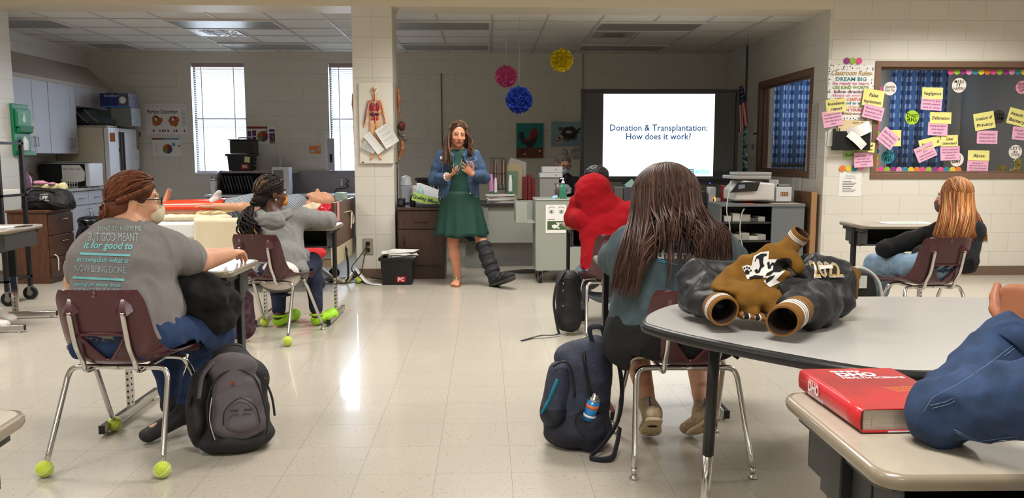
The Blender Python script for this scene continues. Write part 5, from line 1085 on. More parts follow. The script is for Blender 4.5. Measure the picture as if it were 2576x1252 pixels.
def pom(label,px,y,r,Y,col_,petal,zr=1,ytop=30):
    c = P(px,y,Y); t = thing('paper_pompom',label,'decoration',c,group='hanging tissue paper pompoms'); rn = random.Random(px); mb = MB(); N = 230; mb.ball(c,r*.72,0,12)
    for i in range(N):
        ph = math.acos(1-2*(i+.5)/N); th_ = math.pi*(1+5**.5)*i; d = V((math.sin(ph)*math.cos(th_),math.sin(ph)*math.sin(th_),math.cos(ph)*zr)); u = d.cross(V((rn.random()-.5,rn.random()-.5,rn.random()-.5))).normalized(); w_ = d.cross(u); rr = r*(.93+.14*rn.random())
        s_ = petal*r; b = c+d*rr*.6; m_ = c+d*rr*.9; tp = c+d*rr
        mb.add([b-u*s_*.3,m_-u*s_+w_*s_*.4,tp-u*s_*.5,tp+u*s_*.5,m_+u*s_+w_*s_*.4,b+u*s_*.3,m_-w_*s_*.35],[(0,1,6),(1,2,6),(2,3,6),(3,4,6),(4,5,6),(5,0,6)],0,True)
    mb.build('tissue_petals',M('tissue%d' % px,col_,.75),t); mb = MB(); mb.tube([c+V((0,0,r*.8)),V((c.x,c.y,2.799))],.0018,5); mb.build('hanging_string',M('pale_string',(190,190,185),.7),t)
pom('pink tissue pompom, the smallest of three',1273,192,.125,9.2,(206,84,140),.17)
pom('royal blue tissue pompom hanging lowest of three',1306,251,.148,9.0,(30,62,165),.15)
pom('yellow tissue pompom hanging highest of three',1413,151,.128,9.2,(232,206,20),.2)
# ------------------------------------------------------------ big interactive screen
Ys = 9.45; L_ = P(1461,340,Ys); Rr = P(1856,340,Ys-.06); u_ = (V((Rr.x,Rr.y,0))-V((L_.x,L_.y,0))); WS = u_.length; u_.normalize(); n_ = V((u_.y,-u_.x,0)); zt_,zb_ = P(1650,225,Ys).z,P(1650,457,Ys).z; O = V((L_.x,L_.y,0)); HS = zt_-zb_
t = thing('interactive_display','large black touch screen showing a white slide','screen',O+u_*WS/2)
def sb(mb,a0,a1,z0,z1,d0,d1,m=0): mb.obox(O+u_*((a0+a1)/2)+V((0,0,(z0+z1)/2))+n_*((d0+d1)/2),u_,n_,V((0,0,1)),(a1-a0)/2,abs(d1-d0)/2,(z1-z0)/2,m)
mb = MB(); sb(mb,0,WS,zb_,zt_,-.07,-.005); sb(mb,0,.035,zb_,zt_,-.004,.02); sb(mb,WS-.035,WS,zb_,zt_,-.004,.02); sb(mb,.036,WS-.036,zt_-.035,zt_,-.004,.02); sb(mb,.036,WS-.036,zb_,zb_+.045,-.004,.02); mb.build('housing',M('screen_black',(16,17,20),.35),t,bevel=.004)
k = WS/(1856-1461); a0,a1 = (1517-1461)*k,(1796-1461)*k; sz1,sz0 = P(1650,235,Ys).z-.008,P(1650,443,Ys).z
for q0,q1_ in ((.036,a0),(a1,WS-.036)): mb = MB(); sb(mb,q0,q1_,zb_+.046,zt_-.036,-.004,.001); mb.build('dark_glass',M('dark_glass_panel',(40,42,44),.15,coat=.3),t)
slide = M('lit_slide',(238,246,255),.4,emit=1.15); navy = M('slide_navy',(24,72,120),.5,emit=.5)
mb = MB(); sb(mb,a0,a1,sz0,sz1,-.004,.001,0); SM = O+u_*((a0+a1)/2)+n_*.006
mb.text('Donation & Transplantation:',.105,SM+V((0,0,P(1650,322,Ys).z)),u_,(0,0,1),m=1,width=245*k,bold=.0014); mb.text('How does it work?',.105,SM+V((.0,0,P(1650,344,Ys).z)),u_,(0,0,1),m=1,width=163*k,bold=.0014)
lc = O+u_*((1741-1461)*k)+n_*.004+V((0,0,P(1741,432,Ys).z)); mb.quad(lc-u_*.035+V((0,0,-.035)),lc+u_*.035+V((0,0,-.035)),lc+u_*.035+V((0,0,.035)),lc-u_*.035+V((0,0,.035)),2); mb.text('DONATE',.018,lc+n_*.001+V((0,0,.018)),u_,(0,0,1),m=0,width=.06); mb.text('LIFE',.034,lc+n_*.001+V((0,0,-.012)),u_,(0,0,1),m=0,width=.055,bold=.001)
mb.text('MORA',.07,lc+u_*.135,u_,(0,0,1),m=3,width=.165,bold=.003); mb.build('slide_image',[slide,navy,M('logo_teal',(24,130,150),.5,emit=.6),M('logo_pale_teal',(130,214,220),.5,emit=.9)],t)
mb = MB(); sb(mb,.5,WS-.05,zb_-.03,zb_-.001,-.02,.02); mb.build('control_bar',black_m,t); mb = MB(); q = O+u_*((1788-1461)*k)+n_*.022+V((0,0,zb_-.015)); mb.ball(q,.008,0,8); mb.build('blue_indicator',M('blue_led',(60,80,255),.3,emit=2),t)
mb = MB(); sb(mb,WS*.3,WS*.36,0.05,zb_-.001,-.10,-.02); sb(mb,WS*.64,WS*.70,0.05,zb_-.001,-.10,-.02); sb(mb,WS*.2,WS*.8,.02,.08,-.35,.2); sb(mb,WS*.25,WS*.75,.55,.6,-.12,-.01); mb.build('stand',black_m,t)
mb = MB(); q = P(1587,466,9.3); mb.obox(q,V((.8,0,.6)).normalized(),V((0,1,0)),V((-.6,0,.8)).normalized(),.055,.001,.055); tag(mb.build('sticky_note',M('pale_teal_note',(170,210,200),.7)),'pale teal square note sticking up below the screen','note')
t = thing('media_bench','dark cluttered bench under the big screen','bench',(2.1,9.1,0)); mb = MB(); mb.box(1.25,3.1,8.95,9.32,.70,.73); mb.box(1.25,3.1,9.30,9.32,.0,.70); mb.box(1.25,1.28,8.95,9.3,0,.7); mb.box(3.07,3.1,8.95,9.3,0,.7); mb.box(1.28,3.07,8.95,9.29,.35,.37); mb.build('bench_body',dkt,t)
for i,(px,yt,w_,d_,col_,nm,lb,ct) in enumerate(((1555,470,.1,.1,(96,92,90),'desk_phone','grey device standing under the screen beside the red hood','device'),(1580,470,.12,.1,(70,72,80),'grey_case','grey case under the screen left of the long brown hair','case'),(1600,485,.08,.1,(92,96,104),'grey_case','lighter grey case next to the long brown hair','case'),(1790,470,.08,.12,(200,200,205),'webcam','white rounded gadget under the right of the screen','device'),(1800,497,.1,.1,(190,190,195),'router','white box low under the right of the screen','device'),(1822,466,.03,.15,(150,40,36),'red_binder','red binder standing under the right end of the screen','binder'),(1834,470,.05,.12,(196,190,180),'label_printer','cream gadget right of the red binder under the screen','device'),(1770,480,.05,.12,(40,40,44),'black_speaker','narrow black box under the right of the screen','speaker'))):
    c = P(px,yt,9.1); z0 = .731; mb = MB(); mb.box(c.x-w_/2,c.x+w_/2,9.05,9.05+d_,z0,c.z); tag(mb.build(nm,M('gear%d' % i,col_,.45),bevel=.008),lb,ct)
mb = MB(); q = P(1805,495,8.93); mb.ball((q.x,9.03,.79),(.006,.006,.03),0,8); tag(mb.build('indicator_lamp',M('orange_glow',(255,150,60),.4,emit=4)),'small glowing orange light under the screen','light')
t = thing('american_flag','small American flag on a gold pole beside the screen','flag',P(1862,330,9.6)); p0,p1 = P(1858,330,9.7),P(1868,205,9.7)
mb = MB(); mb.tube([p0,p1],.006,8); mb.ball(p1,.012,0,8); mb.build('flag_pole',M('gold_pole',(170,140,70),.3,metal=.7),t)
fr_,fw_,fb_ = M('flag_red',(178,28,44),.8),M('flag_white',(222,218,214),.8),M('flag_blue',(34,40,92),.8)
A,B,Cc,D = P(1859,218,9.68),P(1870,214,9.68),P(1881,310,9.62),P(1857,335,9.72); mb = MB()
def fq(s_,h_): top = A.lerp(B,s_); bot = D.lerp(Cc,s_); p = top.lerp(bot,h_); return p+V((0,.02*math.sin(s_*9+h_*3),0))
for i in range(7):
    for j in range(12):
        s0,s1 = i/7,(i+1)/7; h0,h1 = j/12,(j+1)/12; mb.add([fq(s0,h1),fq(s1,h1),fq(s1,h0),fq(s0,h0)],[(0,1,2,3)],2 if j < 5 else (0 if i % 2 == 0 else 1))
for i in range(4):
    for j in range(4): q = fq(.12+.25*i,.05+.1*j)+V((0,-.006,0)); mb.add([q+V((.007*math.cos(R(90+72*k*2)),0,.009*math.sin(R(90+72*k*2)))) for k in range(5)],[(0,1,2,3,4)],1)
mb.build('flag_cloth',[fr_,fw_,fb_],t)
tm = M('teal_paper',(30,110,112),.7); mb = MB(); rnn = random.Random(2)
for i in range(26): q = P(1874+2*math.sin(i),326+i*5,9.75); mb.lathe([(.022,-.006),(.03,0),(.022,.006)],q,10,i % 3 == 1 and 1 or 0,axis=(math.sin(i),.4,math.cos(i*1.3)))
q = P(1874,326,9.75); mb.tube([q,V((q.x,q.y,2.7935))],.002,5)
tag(mb.build('paper_chain',[tm,M('pale_teal_paper',(150,185,182),.7)]),'teal and white paper chain hanging beside the screen','garland')
t = thing('multifunction_printer','white and black multifunction printer right of the screen','printer',(2.95,8.75,.78)); a,b = P(1838,460,8.7),P(1935,527,8.7); mb = MB(); zb2 = .80
mb.prism([(0,0),(b.x-a.x,0),(b.x-a.x,.19),(.1,.22),(.0,.12)],-.42,(a.x,8.55,zb2),(1,0,0),(0,0,1)); mb.build('body',M('printer_white',(205,203,198),.35),t,bevel=.02,seg=3)
mb = MB(); mb.box(a.x-.02,b.x-.03,8.58,8.95,zb2+.235,zb2+.275); mb.box(a.x+.06,b.x-.02,8.6,8.95,zb2+.276,zb2+.31); mb.build('scanner_lid',M('printer_grey',(160,158,154),.4),t,bevel=.008)
mb = MB(); mb.prism([(-.06,.09),(.24,.11),(.27,.21),(.02,.2)],.02,(a.x,8.54,zb2),(1,0,0),(0,0,1)); mb.build('control_panel',M('gloss_dark',(24,24,28),.15,coat=.5),t,bevel=.006)
mb = MB(); mb.quad((a.x+.03,8.517,zb2+.13),(a.x+.1,8.517,zb2+.14),(a.x+.1,8.517,zb2+.18),(a.x+.03,8.517,zb2+.175)); mb.build('display_panel',M('lcd_grey',(120,130,140),.3),t)
gd = M('shelf_grey',(104,108,110),.5)
t = thing('open_shelf_desk','grey desk with open dark shelves under the printer','desk',(3.15,8.75,0)); x0,x1 = P(1800,540,8.6).x,P(2018,540,8.5).x
mb = MB(); mb.box(x0,x1,8.42,8.93,.745,.775); mb.build('desktop',gd,t,bevel=.003); xm = P(1940,560,8.45).x
for xx in (x0,x1-.02): mb = MB(); mb.box(xx,xx+.02,8.44,8.92,0,.744); mb.build('side_panel',gd,t)
mb = MB(); mb.box(xm,x1-.021,8.435,8.455,.1,.744); mb.build('front_panel',gd,t); mb = MB(); mb.box(x0+.02,x1-.02,8.9,8.92,0,.744); mb.build('back_panel',blackp,t)
for z in (.12,.36,.56): mb = MB(); mb.box(x0+.021,xm-.001,8.45,8.899,z,z+.018); mb.build('shelf',M('shelf_dark',(46,44,44),.6),t)
rn = random.Random(21)
for z in (.139,.379,.579):
    for i in range(5):
        xx = x0+.06+i*(xm-x0-.1)/5; hh = rn.uniform(.03,.1); mb = MB(); mb.box(xx,xx+rn.uniform(.07,.11),8.48,8.7,z,z+hh); tag(mb.build('stored_item',M('stored%d' % rn.randrange(5),[(190,186,180),(120,70,54),(60,80,110),(150,148,140),(70,66,64)][rn.randrange(5)],.6),bevel=.004),'small boxes and papers packed on the dark shelves under the printer','box','boxes on the dark shelves')
def slab(nm,lb,ct,p0,yt,p1,yb2,Y,d,m_,bev=.003,zb_=None):
    a,b = P(p0,yt,Y),P(p1,yb2,Y); mb = MB(); mb.box(a.x,b.x,Y,Y+d,b.z if zb_ is None else zb_,a.z); return tag(mb.build(nm,m_,bevel=bev),lb,ct)
slab('orange_folder','orange folder lying on the desk below the printer','folder',1875,519,1945,524,8.43,.2,M('orange_vinyl',(190,84,40),.5),.004,.776)
for i in range(3): slab('loose_papers',['lowest tan paper pile on the grey desk right of the printer','middle paper pile on the grey desk right of the printer','topmost papers on the grey desk right of the printer'][i],'papers',1900+i*20,519-i*2,2015-i*14,523,8.44+.02*i,.24,M('pap%d' % i,[(190,165,140),(205,190,180),(214,196,186)][i],.8),.002,.776+i*.006) if i == 0 else None
slab('magazine_file','pale patterned magazine file right of the printer','file',1935,452,1957,517,8.62,.2,M('pale_pattern',(176,172,170),.7,var=.2,vscale=50),.003,.79)
t = thing('card_box','white upright box with a slot of pencils on the grey desk','box',P(1970,520,8.6)); a,b = P(1953,470,8.6),P(1990,522,8.6); mb = MB(); mb.box(a.x,b.x,8.6,8.72,.79,a.z); mb.build('box_body',M('pale_grey_card',(196,200,202),.5),t,bevel=.003); mb = MB(); mb.box(a.x+.05,b.x-.035,8.598,8.5995,a.z-.1,a.z-.055); mb.build('slot',M('slot_tan',(150,110,80),.7),t)
for i in range(7): mb = MB(); xx = a.x+.055+i*.0125; mb.box(xx,xx+.007,8.5955,8.5975,a.z-.098,a.z-.06); mb.build('pencil',M('pencil%d' % (i % 2),[(200,180,150),(140,80,60)][i % 2],.6),t)
q = P(1972,463,8.62); mb = MB(); mb.box(q.x-.08,q.x+.07,8.62,8.72,a.z+.001,a.z+.03); tag(mb.build('clear_tray',M('clear_plastic',(170,168,160),.2,trans=.5),bevel=.004),'clear tray on top of the white upright box','tray')
a,b = P(1998,500,8.45),P(2048,640,8.45); mb = MB(); mb.box(a.x,b.x-.03,8.94,8.97,0.2,a.z); mb.v = []; mb.f = []; mb.m = []; mb.s = []
mb.box(3.50,3.56,8.42,8.9,0.0,.90,0); mb.box(3.495,3.5,8.42,8.9,0.0,.90,1); tag(mb.build('plywood_board',[M('board_edge',(158,118,80),.7),M('plywood',(118,86,62),.6,var=.25,vscale=6)]),'brown board leaning at the side wall beside the grey desk','board')
def side(nm,lb,ct,px0,px1,yt,yb2,m_,fn=None,X=XS,tilt=0):
    p0,p1 = PX(px0,(yt+yb2)/2,X-.005),PX(px1,(yt+yb2)/2,X-.005); zt2,zb2 = PX((px0+px1)/2,yt,X).z,PX((px0+px1)/2,yb2,X).z; mb = MB(); mb.prism([(0,0),(p0.y-p1.y,0),(p0.y-p1.y,zt2-zb2),(0,zt2-zb2)],.003,(X-.004,p0.y,zb2),(0,-1,0),(0,0,1))
    if fn: fn(mb,lambda u,v: V((X-.0085,p0.y-(p0.y-p1.y)*u,zt2-(zt2-zb2)*v)))
    return tag(mb.build(nm,m_),lb,ct)
def pr(mb,q):
    for i in range(22): mb.quad(q(.2,.05+i*.042),q(.8,.05+i*.042),q(.8,.06+i*.042),q(.2,.06+i*.042),1)
side('paper_strip','long strip of printed pages right of the side wall window','paper',2029,2054,262,448,[M('grey_page',(190,184,174),.8),greyink],pr)
side('posted_note','small white sheet pinned left of the side wall window, upper one','paper',1897,1908,295,338,[paper,greyink]); side('posted_note','white sheet with a sun drawing pinned left of the side wall window','paper',1886,1903,335,390,[paper,greyink],lambda mb,q: mb.quad(q(.3,.5),q(.7,.5),q(.7,.75),q(.3,.75),1))
side('posted_note','curled printed sheet under the side wall window','paper',1994,2016,440,500,[paper,greyink],pr)
cordp = lambda lb,pts,r=.006: tag(MB().tube(pts,r,6,sub=6).build('white_cable',M('white_cable',(190,186,178),.5)),lb,'cable')
cordp('white cable hanging from the screen left of the printer',[P(1838,455,8.5),P(1832,490,8.45),P(1828,530,8.4),P(1836,570,8.4),P(1835,620,8.4)]); cordp('white cable hanging over the front of the printer desk',[P(1872,525,8.4),P(1864,545,8.38),P(1862,590,8.38),P(1873,640,8.38)])
# ------------------------------------------------------------ grey steel cart with side pocket
cxa,cxb,cya,cyb = P(1347,510,7.98).x,1.02,7.95,8.45; zc = .84
t = thing('utility_cart','grey steel rolling cart with an eyes drawing taped on','cart',((cxa+cxb)/2,8.2,0))
ctm = M('cart_grey',(148,152,142),.45,bump=.04,bscale=200); mb = MB(); mb.box(cxa,cxb,cya,cyb,.13,zc); mb.build('cabinet_body',ctm,t,bevel=.006)
mb = MB(); mb.box(cxa-.005,cxb+.005,cya-.005,cyb+.005,zc+.001,zc+.012); mb.build('top',ctm,t,bevel=.003)
mb = MB(); xl = P(1296,530,8.05).x; z0,z1 = P(1300,561,8.0).z,P(1300,509,8.0).z
mb.box(xl,cxa-.001,8.0,8.4,z0,z0+.008); mb.box(xl,xl+.008,8.0,8.4,z0+.008,z1); mb.box(xl+.008,cxa-.001,8.392,8.4,z0+.008,z1); mb.box(xl+.008,cxa-.001,8.0,8.4,z1-.03,z1) if 0 else None; mb.prism([(0,0),(.12,0),(.12,z1-z0),(0,z1-z0)],.006,(xl+.0,8.006,z0),(1,0,0),(0,0,1)); mb.build('side_pocket',ctm,t,bevel=.002)
for x,y in ((cxa+.05,cya+.05),(cxb-.06,cya+.05),(cxa+.05,cyb-.05),(cxb-.06,cyb-.05)):
    mb = MB(); mb.lathe([(.045,-.014),(.05,-.01),(.05,.01),(.045,.014)],(x,y,.05),20,axis=(1,.15,0)); mb.lathe([(.02,-.018),(.02,.018)],(x,y,.05),12,1,axis=(1,.15,0)); mb.box(x-.024,x-.019,y-.018,y+.018,.045,.125,1); mb.box(x+.019,x+.024,y-.018,y+.018,.045,.125,1); mb.box(x-.03,x+.03,y-.03,y+.03,.122,.13,1); mb.build('caster',[rub,nickel],t)
def eyes(mb,q,W_,H_):
    for u in (.28,.76):
        blob(mb,q,u,.24,.13,.06,1,18); blob(mb,q,u,.24,.115,.045,0,18,d=.0008); blob(mb,q,u,.24,.055,.045,2,14,d=.0012); blob(mb,q,u,.24,.028,.024,1,12,d=.0016); blob(mb,q,u+.02,.225,.01,.01,0,8,d=.002)
        for k in range(6): a = u-.1+k*.04; mb.add([q(a,.2)+V((0,-.001,0)),q(a+.008,.2)+V((0,-.001,0)),q(a-.01*(3-k),.165)+V((0,-.001,0))],[(0,1,2)],1)
        s_ = 1 if u > .5 else -1; n = 8; vs = [q(u-.16+.32*i/n,.12-.045*math.sin(math.pi*(i/n)**(1.3 if s_ < 0 else .75))-(0 if j else .012))+V((0,-.001,0)) for j in (0,1) for i in range(n+1)]; mb.add(vs,[(n+1+i,n+2+i,i+1,i) for i in range(n)],1)
    rect(mb,q,.1,.50,.45,.515,1,.0005); rect(mb,q,.08,.57,.97,.88,3,.0005)
    blob(mb,q,.45,.76,.16,.07,0,14,jit=.3,d=.001); blob(mb,q,.62,.68,.05,.07,0,10,d=.0012); blob(mb,q,.54,.64,.05,.02,0,8,d=.0013); blob(mb,q,.74,.64,.08,.018,0,8,d=.0013); blob(mb,q,.63,.82,.07,.02,0,8,d=.0013)
board('eyes_drawing','printed sheet with a pair of eyes and a green photo on the cart','poster',1373,515,1424,586,cya,[paper,M('pencil_black',(40,40,42),.7),M('iris_grey',(120,120,120),.7),M('print_green',(62,88,48),.7)],eyes)
t = thing('sanitizer_bottle','clear green hand sanitizer bottle with white pump on the cart','bottle',P(1416,508,8.1)); c = V((P(1416,508,8.1).x,8.1,zc+.012)); mb = MB(); rp = [(x,y) for x,y in rpoly(-.038,.038,-.024,.024,.02)]
mb.loft([[c+V((x*k,y*k,z)) for x,y in rp] for k,z in ((.92,0),(1,.008),(1,.11),(.85,.135),(.35,.148),(.35,.155))]); mb.build('bottle_body',M('green_gel',(70,150,120),.1,coat=.6,trans=.4),t); mb = MB(); mb.lathe([(.018,.155),(.018,.172),(.007,.175),(.007,.2),(.012,.2),(.012,.21),(0,.212)],c,14); mb.bar(c+V((0,0,.205)),c+V((-.035,0,.2)),.012,.009); mb.build('pump',white_p,t)
mb = MB(); c = P(1395,503,8.05); mb.obox((c.x,8.05,zc+.028),V((.9,.2,.35)).normalized(),V((-.2,.97,0)).normalized(),V((-.35,0,.93)).normalized(),.03,.02,.013); tag(mb.build('tissue_packet',M('blue_packet',(150,200,225),.4),bevel=.004),'small blue and white packet on the cart top','packet')
c = P(1404,505,8.3); mb = MB(); mb.lathe([(.035,0),(.042,.15),(.04,.15),(.033,.005)],(c.x,8.3,zc+.0125),18); tag(mb.build('clear_cup',M('smoky_plastic',(120,110,108),.2,trans=.5)),'smoky clear cup behind the sanitizer bottle','cup')
mb = MB(); c = G(1320,690); mb.prism([(-.2,0),(-.05,-.14),(.2,-.10),(.3,.1),(.0,.12)],.012,(c.x,c.y+.2,.001)); tag(mb.build('floor_mat',M('dark_mat',(52,50,48),.9)),'dark ribbed mat on the floor behind the cart','mat')
c = P(1178,590,8.9); S = SDF(.02); S.ell((c.x+.05,9.0,.42),(.12,.07,.1)); o = skin('draped_jacket',[S.mesh(.01,lambda Q: wob(Q,50,1)*.012)],M('navy_cloth',(28,34,52),.9)); tag(o,'dark navy cloth hanging behind the speaker boot','cloth')
mb = MB(); mb.tube([P(999,410,8.35),P(1000,520,8.35),P(1001,600,8.3),P(1003,640,8.3)],.006,6,sub=4); tag(mb.build('power_cord',blackp),'black cord running down between column and walnut cabinet','cord')
# RIGHT WALL: rules poster, display window notes
ynote,pnote = M('yellow_note',(222,214,130),.8),M('pink_note',(224,166,190),.8)
pen = M('marker_pen',(52,46,66),.7); penp = M('violet_pen',(96,50,110),.7)
def zp(zx,zy,Y): return P(2020+zx/1.957,120+zy/1.957,Y)
SC = 8.4/2000/1.957
def note(lb,zx,zy,w_,h_,rot,m_,lines,Y=8.437,big=False,nm='sticky_note',pm=None):
    c = zp(zx,zy,Y); ca,sa = math.cos(R(rot)),math.sin(R(rot)); u = V((ca,0,sa)); v = V((-sa,0,ca)); hw,hh = w_*SC/2,h_*SC/2; mb = MB()
    cur = [V((0,.0,0)),V((0,-.006,0))]
    for j in range(4):
        z0,z1 = hh-2*hh*j/4,hh-2*hh*(j+1)/4; d0,d1 = -.010*(j/4)**2,-.010*((j+1)/4)**2
        mb.add([c-u*hw+v*z1+V((0,d1,0)),c+u*hw+v*z1+V((0,d1,0)),c+u*hw+v*z0+V((0,d0,0)),c-u*hw+v*z0+V((0,d0,0))],[(0,1,2,3)],0,True)
    n = len(lines); fs = (2*hh*.8/max(n,1))*(.8 if big else .78)
    for i,L_ in enumerate(lines):
        y = hh*.72-(i+.5)*2*hh*.78/n+.0; rr = (hh-y)/(2*hh)
        mb.text(L_,min(fs,.05),c+v*y+V((0,-.010*rr**2-.004,0)),u,v,m=1,shear=.15,bold=.0004 if big else 0,width=None if len(L_) < 7 else min(2*hw*.82,len(L_)*fs*.55))
    return tag(mb.build(nm,[m_,pm or (pen if big else penp)]),lb,'note',None)
Yw = 8.362
note('yellow note reading Incident report at the left of the rules poster',163,285,100,64,6,ynote,['Incident','report'],8.355,True)
note('pink handwritten note under the Incident report note',145,348,97,78,10,pnote,['A written document','recording events as','when they injury in','client'],8.347)
note('yellow note reading False Imprisonment over the rules poster',345,248,105,82,-8,ynote,['False','Imprisonment'],8.355,True)
note('pink note tilted under the False Imprisonment note',345,318,102,66,-14,pnote,['Restricting','freedom w/o','authorization'],8.345)
note('yellow note mostly hidden behind the diamond turned pink note',450,445,66,80,0,ynote,['      -tive'],8.437,True)
note('pink note turned like a diamond reading Bad Practice',417,446,92,78,-38,pnote,['Bad Practice','any client injury','or professionally'],8.343)
note('yellow note under the hanging folder pocket',300,487,108,48,-6,ynote,['       lged','   nutrition claim'],8.335,True)
note('small lime green card reading Quality under the folder pocket',232,527,66,38,0,M('lime_card',(170,205,110),.8),['Quality'],8.372,True,'lime_card')
note('lowest pink note left of the display window',297,551,95,72,4,pnote,['Informational','spread hit','used in Healthcare','worker'],8.343)
note('yellow note reading Negligence at the top of the glass',637,224,105,57,-1,ynote,['Negligence'],big=True)
note('pink note under the Negligence note',632,275,105,65,-4,pnote,['Failure to give','normally expected','care or injury'],8.43)
note('yellow note reading Defamation in mid glass',677,345,108,57,-2,ynote,['Defamation'],big=True)
note('pink note under the Defamation note',663,399,100,66,-2,pnote,['causing damage to','character','slander'],8.43)
note('yellow note tilted up, left of the Libel note',625,468,110,50,14,ynote,['Assault      al'],big=True)
note('pink note tilted up steeply left of the other pink notes low on the glass',602,514,100,74,24,pnote,['Spoken words that','hurt','expectations','rights of someone'],8.43)
note('yellow note reading Libel',720,458,86,56,1,ynote,['Libel','(slander)'],8.432,True)
note('pink note under the Libel note',723,519,98,70,2,pnote,['A false statement','that causes their','personal','reputation'],8.428)
note('yellow note reading Invasion of Privacy',892,360,104,84,10,ynote,['Invasion of','Privacy'],big=True)
note('pink note under the Invasion of Privacy note',906,440,105,65,-1,pnote,['Unnecessary','Exposure or','revealing information'])
note('yellow note reading Abuse',864,530,110,50,-1,ynote,['Abuse'],big=True)
note('pink note under the Abuse note',859,584,108,64,-3,pnote,['Results in','physical harm or','pain, mental anguish','personal injury'],8.43)
note('yellow note cut off by the right edge of the photo',1057,343,105,80,-14,ynote,['Assault &','Battery'],big=True)
note('pink note at the right edge under the cut off yellow note',1068,422,80,64,-5,pnote,['Threat to','Touch','without'],8.43)
DC = {'pink': (220,84,140),'green': (150,190,60),'purple': (146,60,130),'rose': (226,146,180),'teal': (50,140,156),'yellow': (228,200,60),'orange': (226,122,64)}
seq = ['pink','green','purple','rose','teal','yellow','orange']
def dot(cn,zx,zy,Y,r=15.5,lb=None,grp='round paper border dots'):
    c = zp(zx,zy,Y); mb = MB(); mb.lathe([(0,0),(r*SC,0),(r*SC,.0015)],c,20,axis=(0,-1,0),smooth=False); mb.build
    o = mb.build('border_dot',M('dot_'+cn,DC[cn],.7,var=.12,vscale=120)); return tag(o,lb,'paper dot',grp)
def row(n,f,names,where,Y):
    ordw = ['1st','2nd','3rd']+['%dth' % k for k in range(4,30)]
    for i in range(n):
        zx,zy = f(i); dot(names[i % len(names)],zx,zy,Y-.0004*(i % 2),lb='%s paper dot, %s %s' % (names[i % len(names)],ordw[i],where))
row(13,lambda i: (728+30*i,118),seq,'from the left in the top border row on the glass',8.44)
row(15,lambda i: (356+29.2*i,601),['orange','pink','green','purple','rose','teal','yellow','orange','pink','green','purple','pink','teal','yellow','orange'],'from the left in the bottom border row on the glass',8.44)
row(9,lambda i: (365-i*.8,335+29*i),['yellow','orange','pink','green','purple','rose','teal','yellow','orange'],'from the top in the left border column on the glass',8.44)
row(3,lambda i: (216+30*i,65),['purple','green','pink'],'from the left above the rules poster',8.372)
row(4,lambda i: (194+30*i,595-i),['orange','yellow','teal','rose'],'from the left below the folder pocket',8.372)
dot('pink',376,204,8.44,lb='pink paper dot alone near the top left corner of the glass')
def disc(lb,zx,zy,r,base,tx,cols,ring=None,Y=8.438,sz=1):
    c = zp(zx,zy,Y); mb = MB(); mb.lathe([(0,0),(r*SC,0),(r*SC,.002)],c,30,axis=(0,-1,0),smooth=False); rn = random.Random(int(zx)); n = len(tx)
    for k in range(26):
        a = k*2*math.pi/26; q = c+V((r*SC*.9*math.cos(a),-.0012,r*SC*.9*math.sin(a))); mb.lathe([(0,0),(r*SC*rn.uniform(.03,.07),0)],q,8,2+k % 2,axis=(0,-1,0))
    for i,s_ in enumerate(tx): mb.text(s_,r*SC*.62*sz,c+V((0,-.002,r*SC*(.42*(n-1)/2-.42*i)*sz*1.15)),m=1,bold=.0006,width=min(r*SC*1.5,len(s_)*r*SC*.34*sz))
    return tag(mb.build('motivation_disc',[M('disc_'+lb[:12],base,.7)]+[M('dc%s' % str(q),q,.7) for q in cols]),lb,'sign','round motivational cut-outs on the glass')
disc('white round sign reading Sparkle Every Day top left on the glass',428,201,33,(226,216,208),['Sparkle','Every Day'],[(150,110,90),(220,150,120),(200,110,140)])
disc('white round sign reading MAKE IT HAPPEN',768,185,36,(228,222,214),['MAKE','IT','HAPPEN'],[(90,80,80),(220,150,120),(200,170,90)])
disc('pink round sign reading NEVER GIVE UP at the right edge',1078,195,32,(222,150,176),['NEVER','GIVE','UP'],[(150,40,90),(200,90,130),(230,200,210)])
disc('lime round sign reading Dream BIG',537,343,35,(158,196,48),['Dream','BIG'],[(30,44,30),(120,160,30),(180,210,90)],sz=1.3)
disc('black and gold round sign behind the Invasion of Privacy note',963,340,34,(44,40,38),['STAY','CALM'],[(225,220,205),(190,160,80),(90,80,60)],Y=8.4415)
disc('teal round sign reading YOUVE GOT THIS',418,538,33,(40,128,138),["YOU'VE",'got','THIS'],[(220,228,226),(90,180,180),(30,90,110)])
disc('white round sign reading LETS DO THIS near the boot planter',1045,512,34,(228,220,206),["LET'S",'do','THIS'],[(90,80,80),(220,150,120),(200,170,90)])
disc('white round sign ending in DAY behind a pink note',757,550,35,(228,220,206),['THE','DAY'],[(90,80,80),(220,110,120),(230,140,60)],Y=8.4415,sz=1.2)
t = thing('classroom_rules_poster','white lettered Classroom Rules poster left of the display window','poster',zp(232,357,8.372)); a,b = zp(129,84,8.375),zp(338,356,8.375); mb = MB(); mb.box(a.x,b.x,8.376,8.379,b.z,a.z)
W_,H_ = b.x-a.x,a.z-b.z
rc = [M('rule%d' % i,c,.7) for i,c in enumerate([(168,130,60),(60,130,140),(200,120,150),(120,150,60),(110,50,90),(214,140,170),(214,110,90),(50,120,130),(216,170,110),(190,50,90),(170,120,60)])]
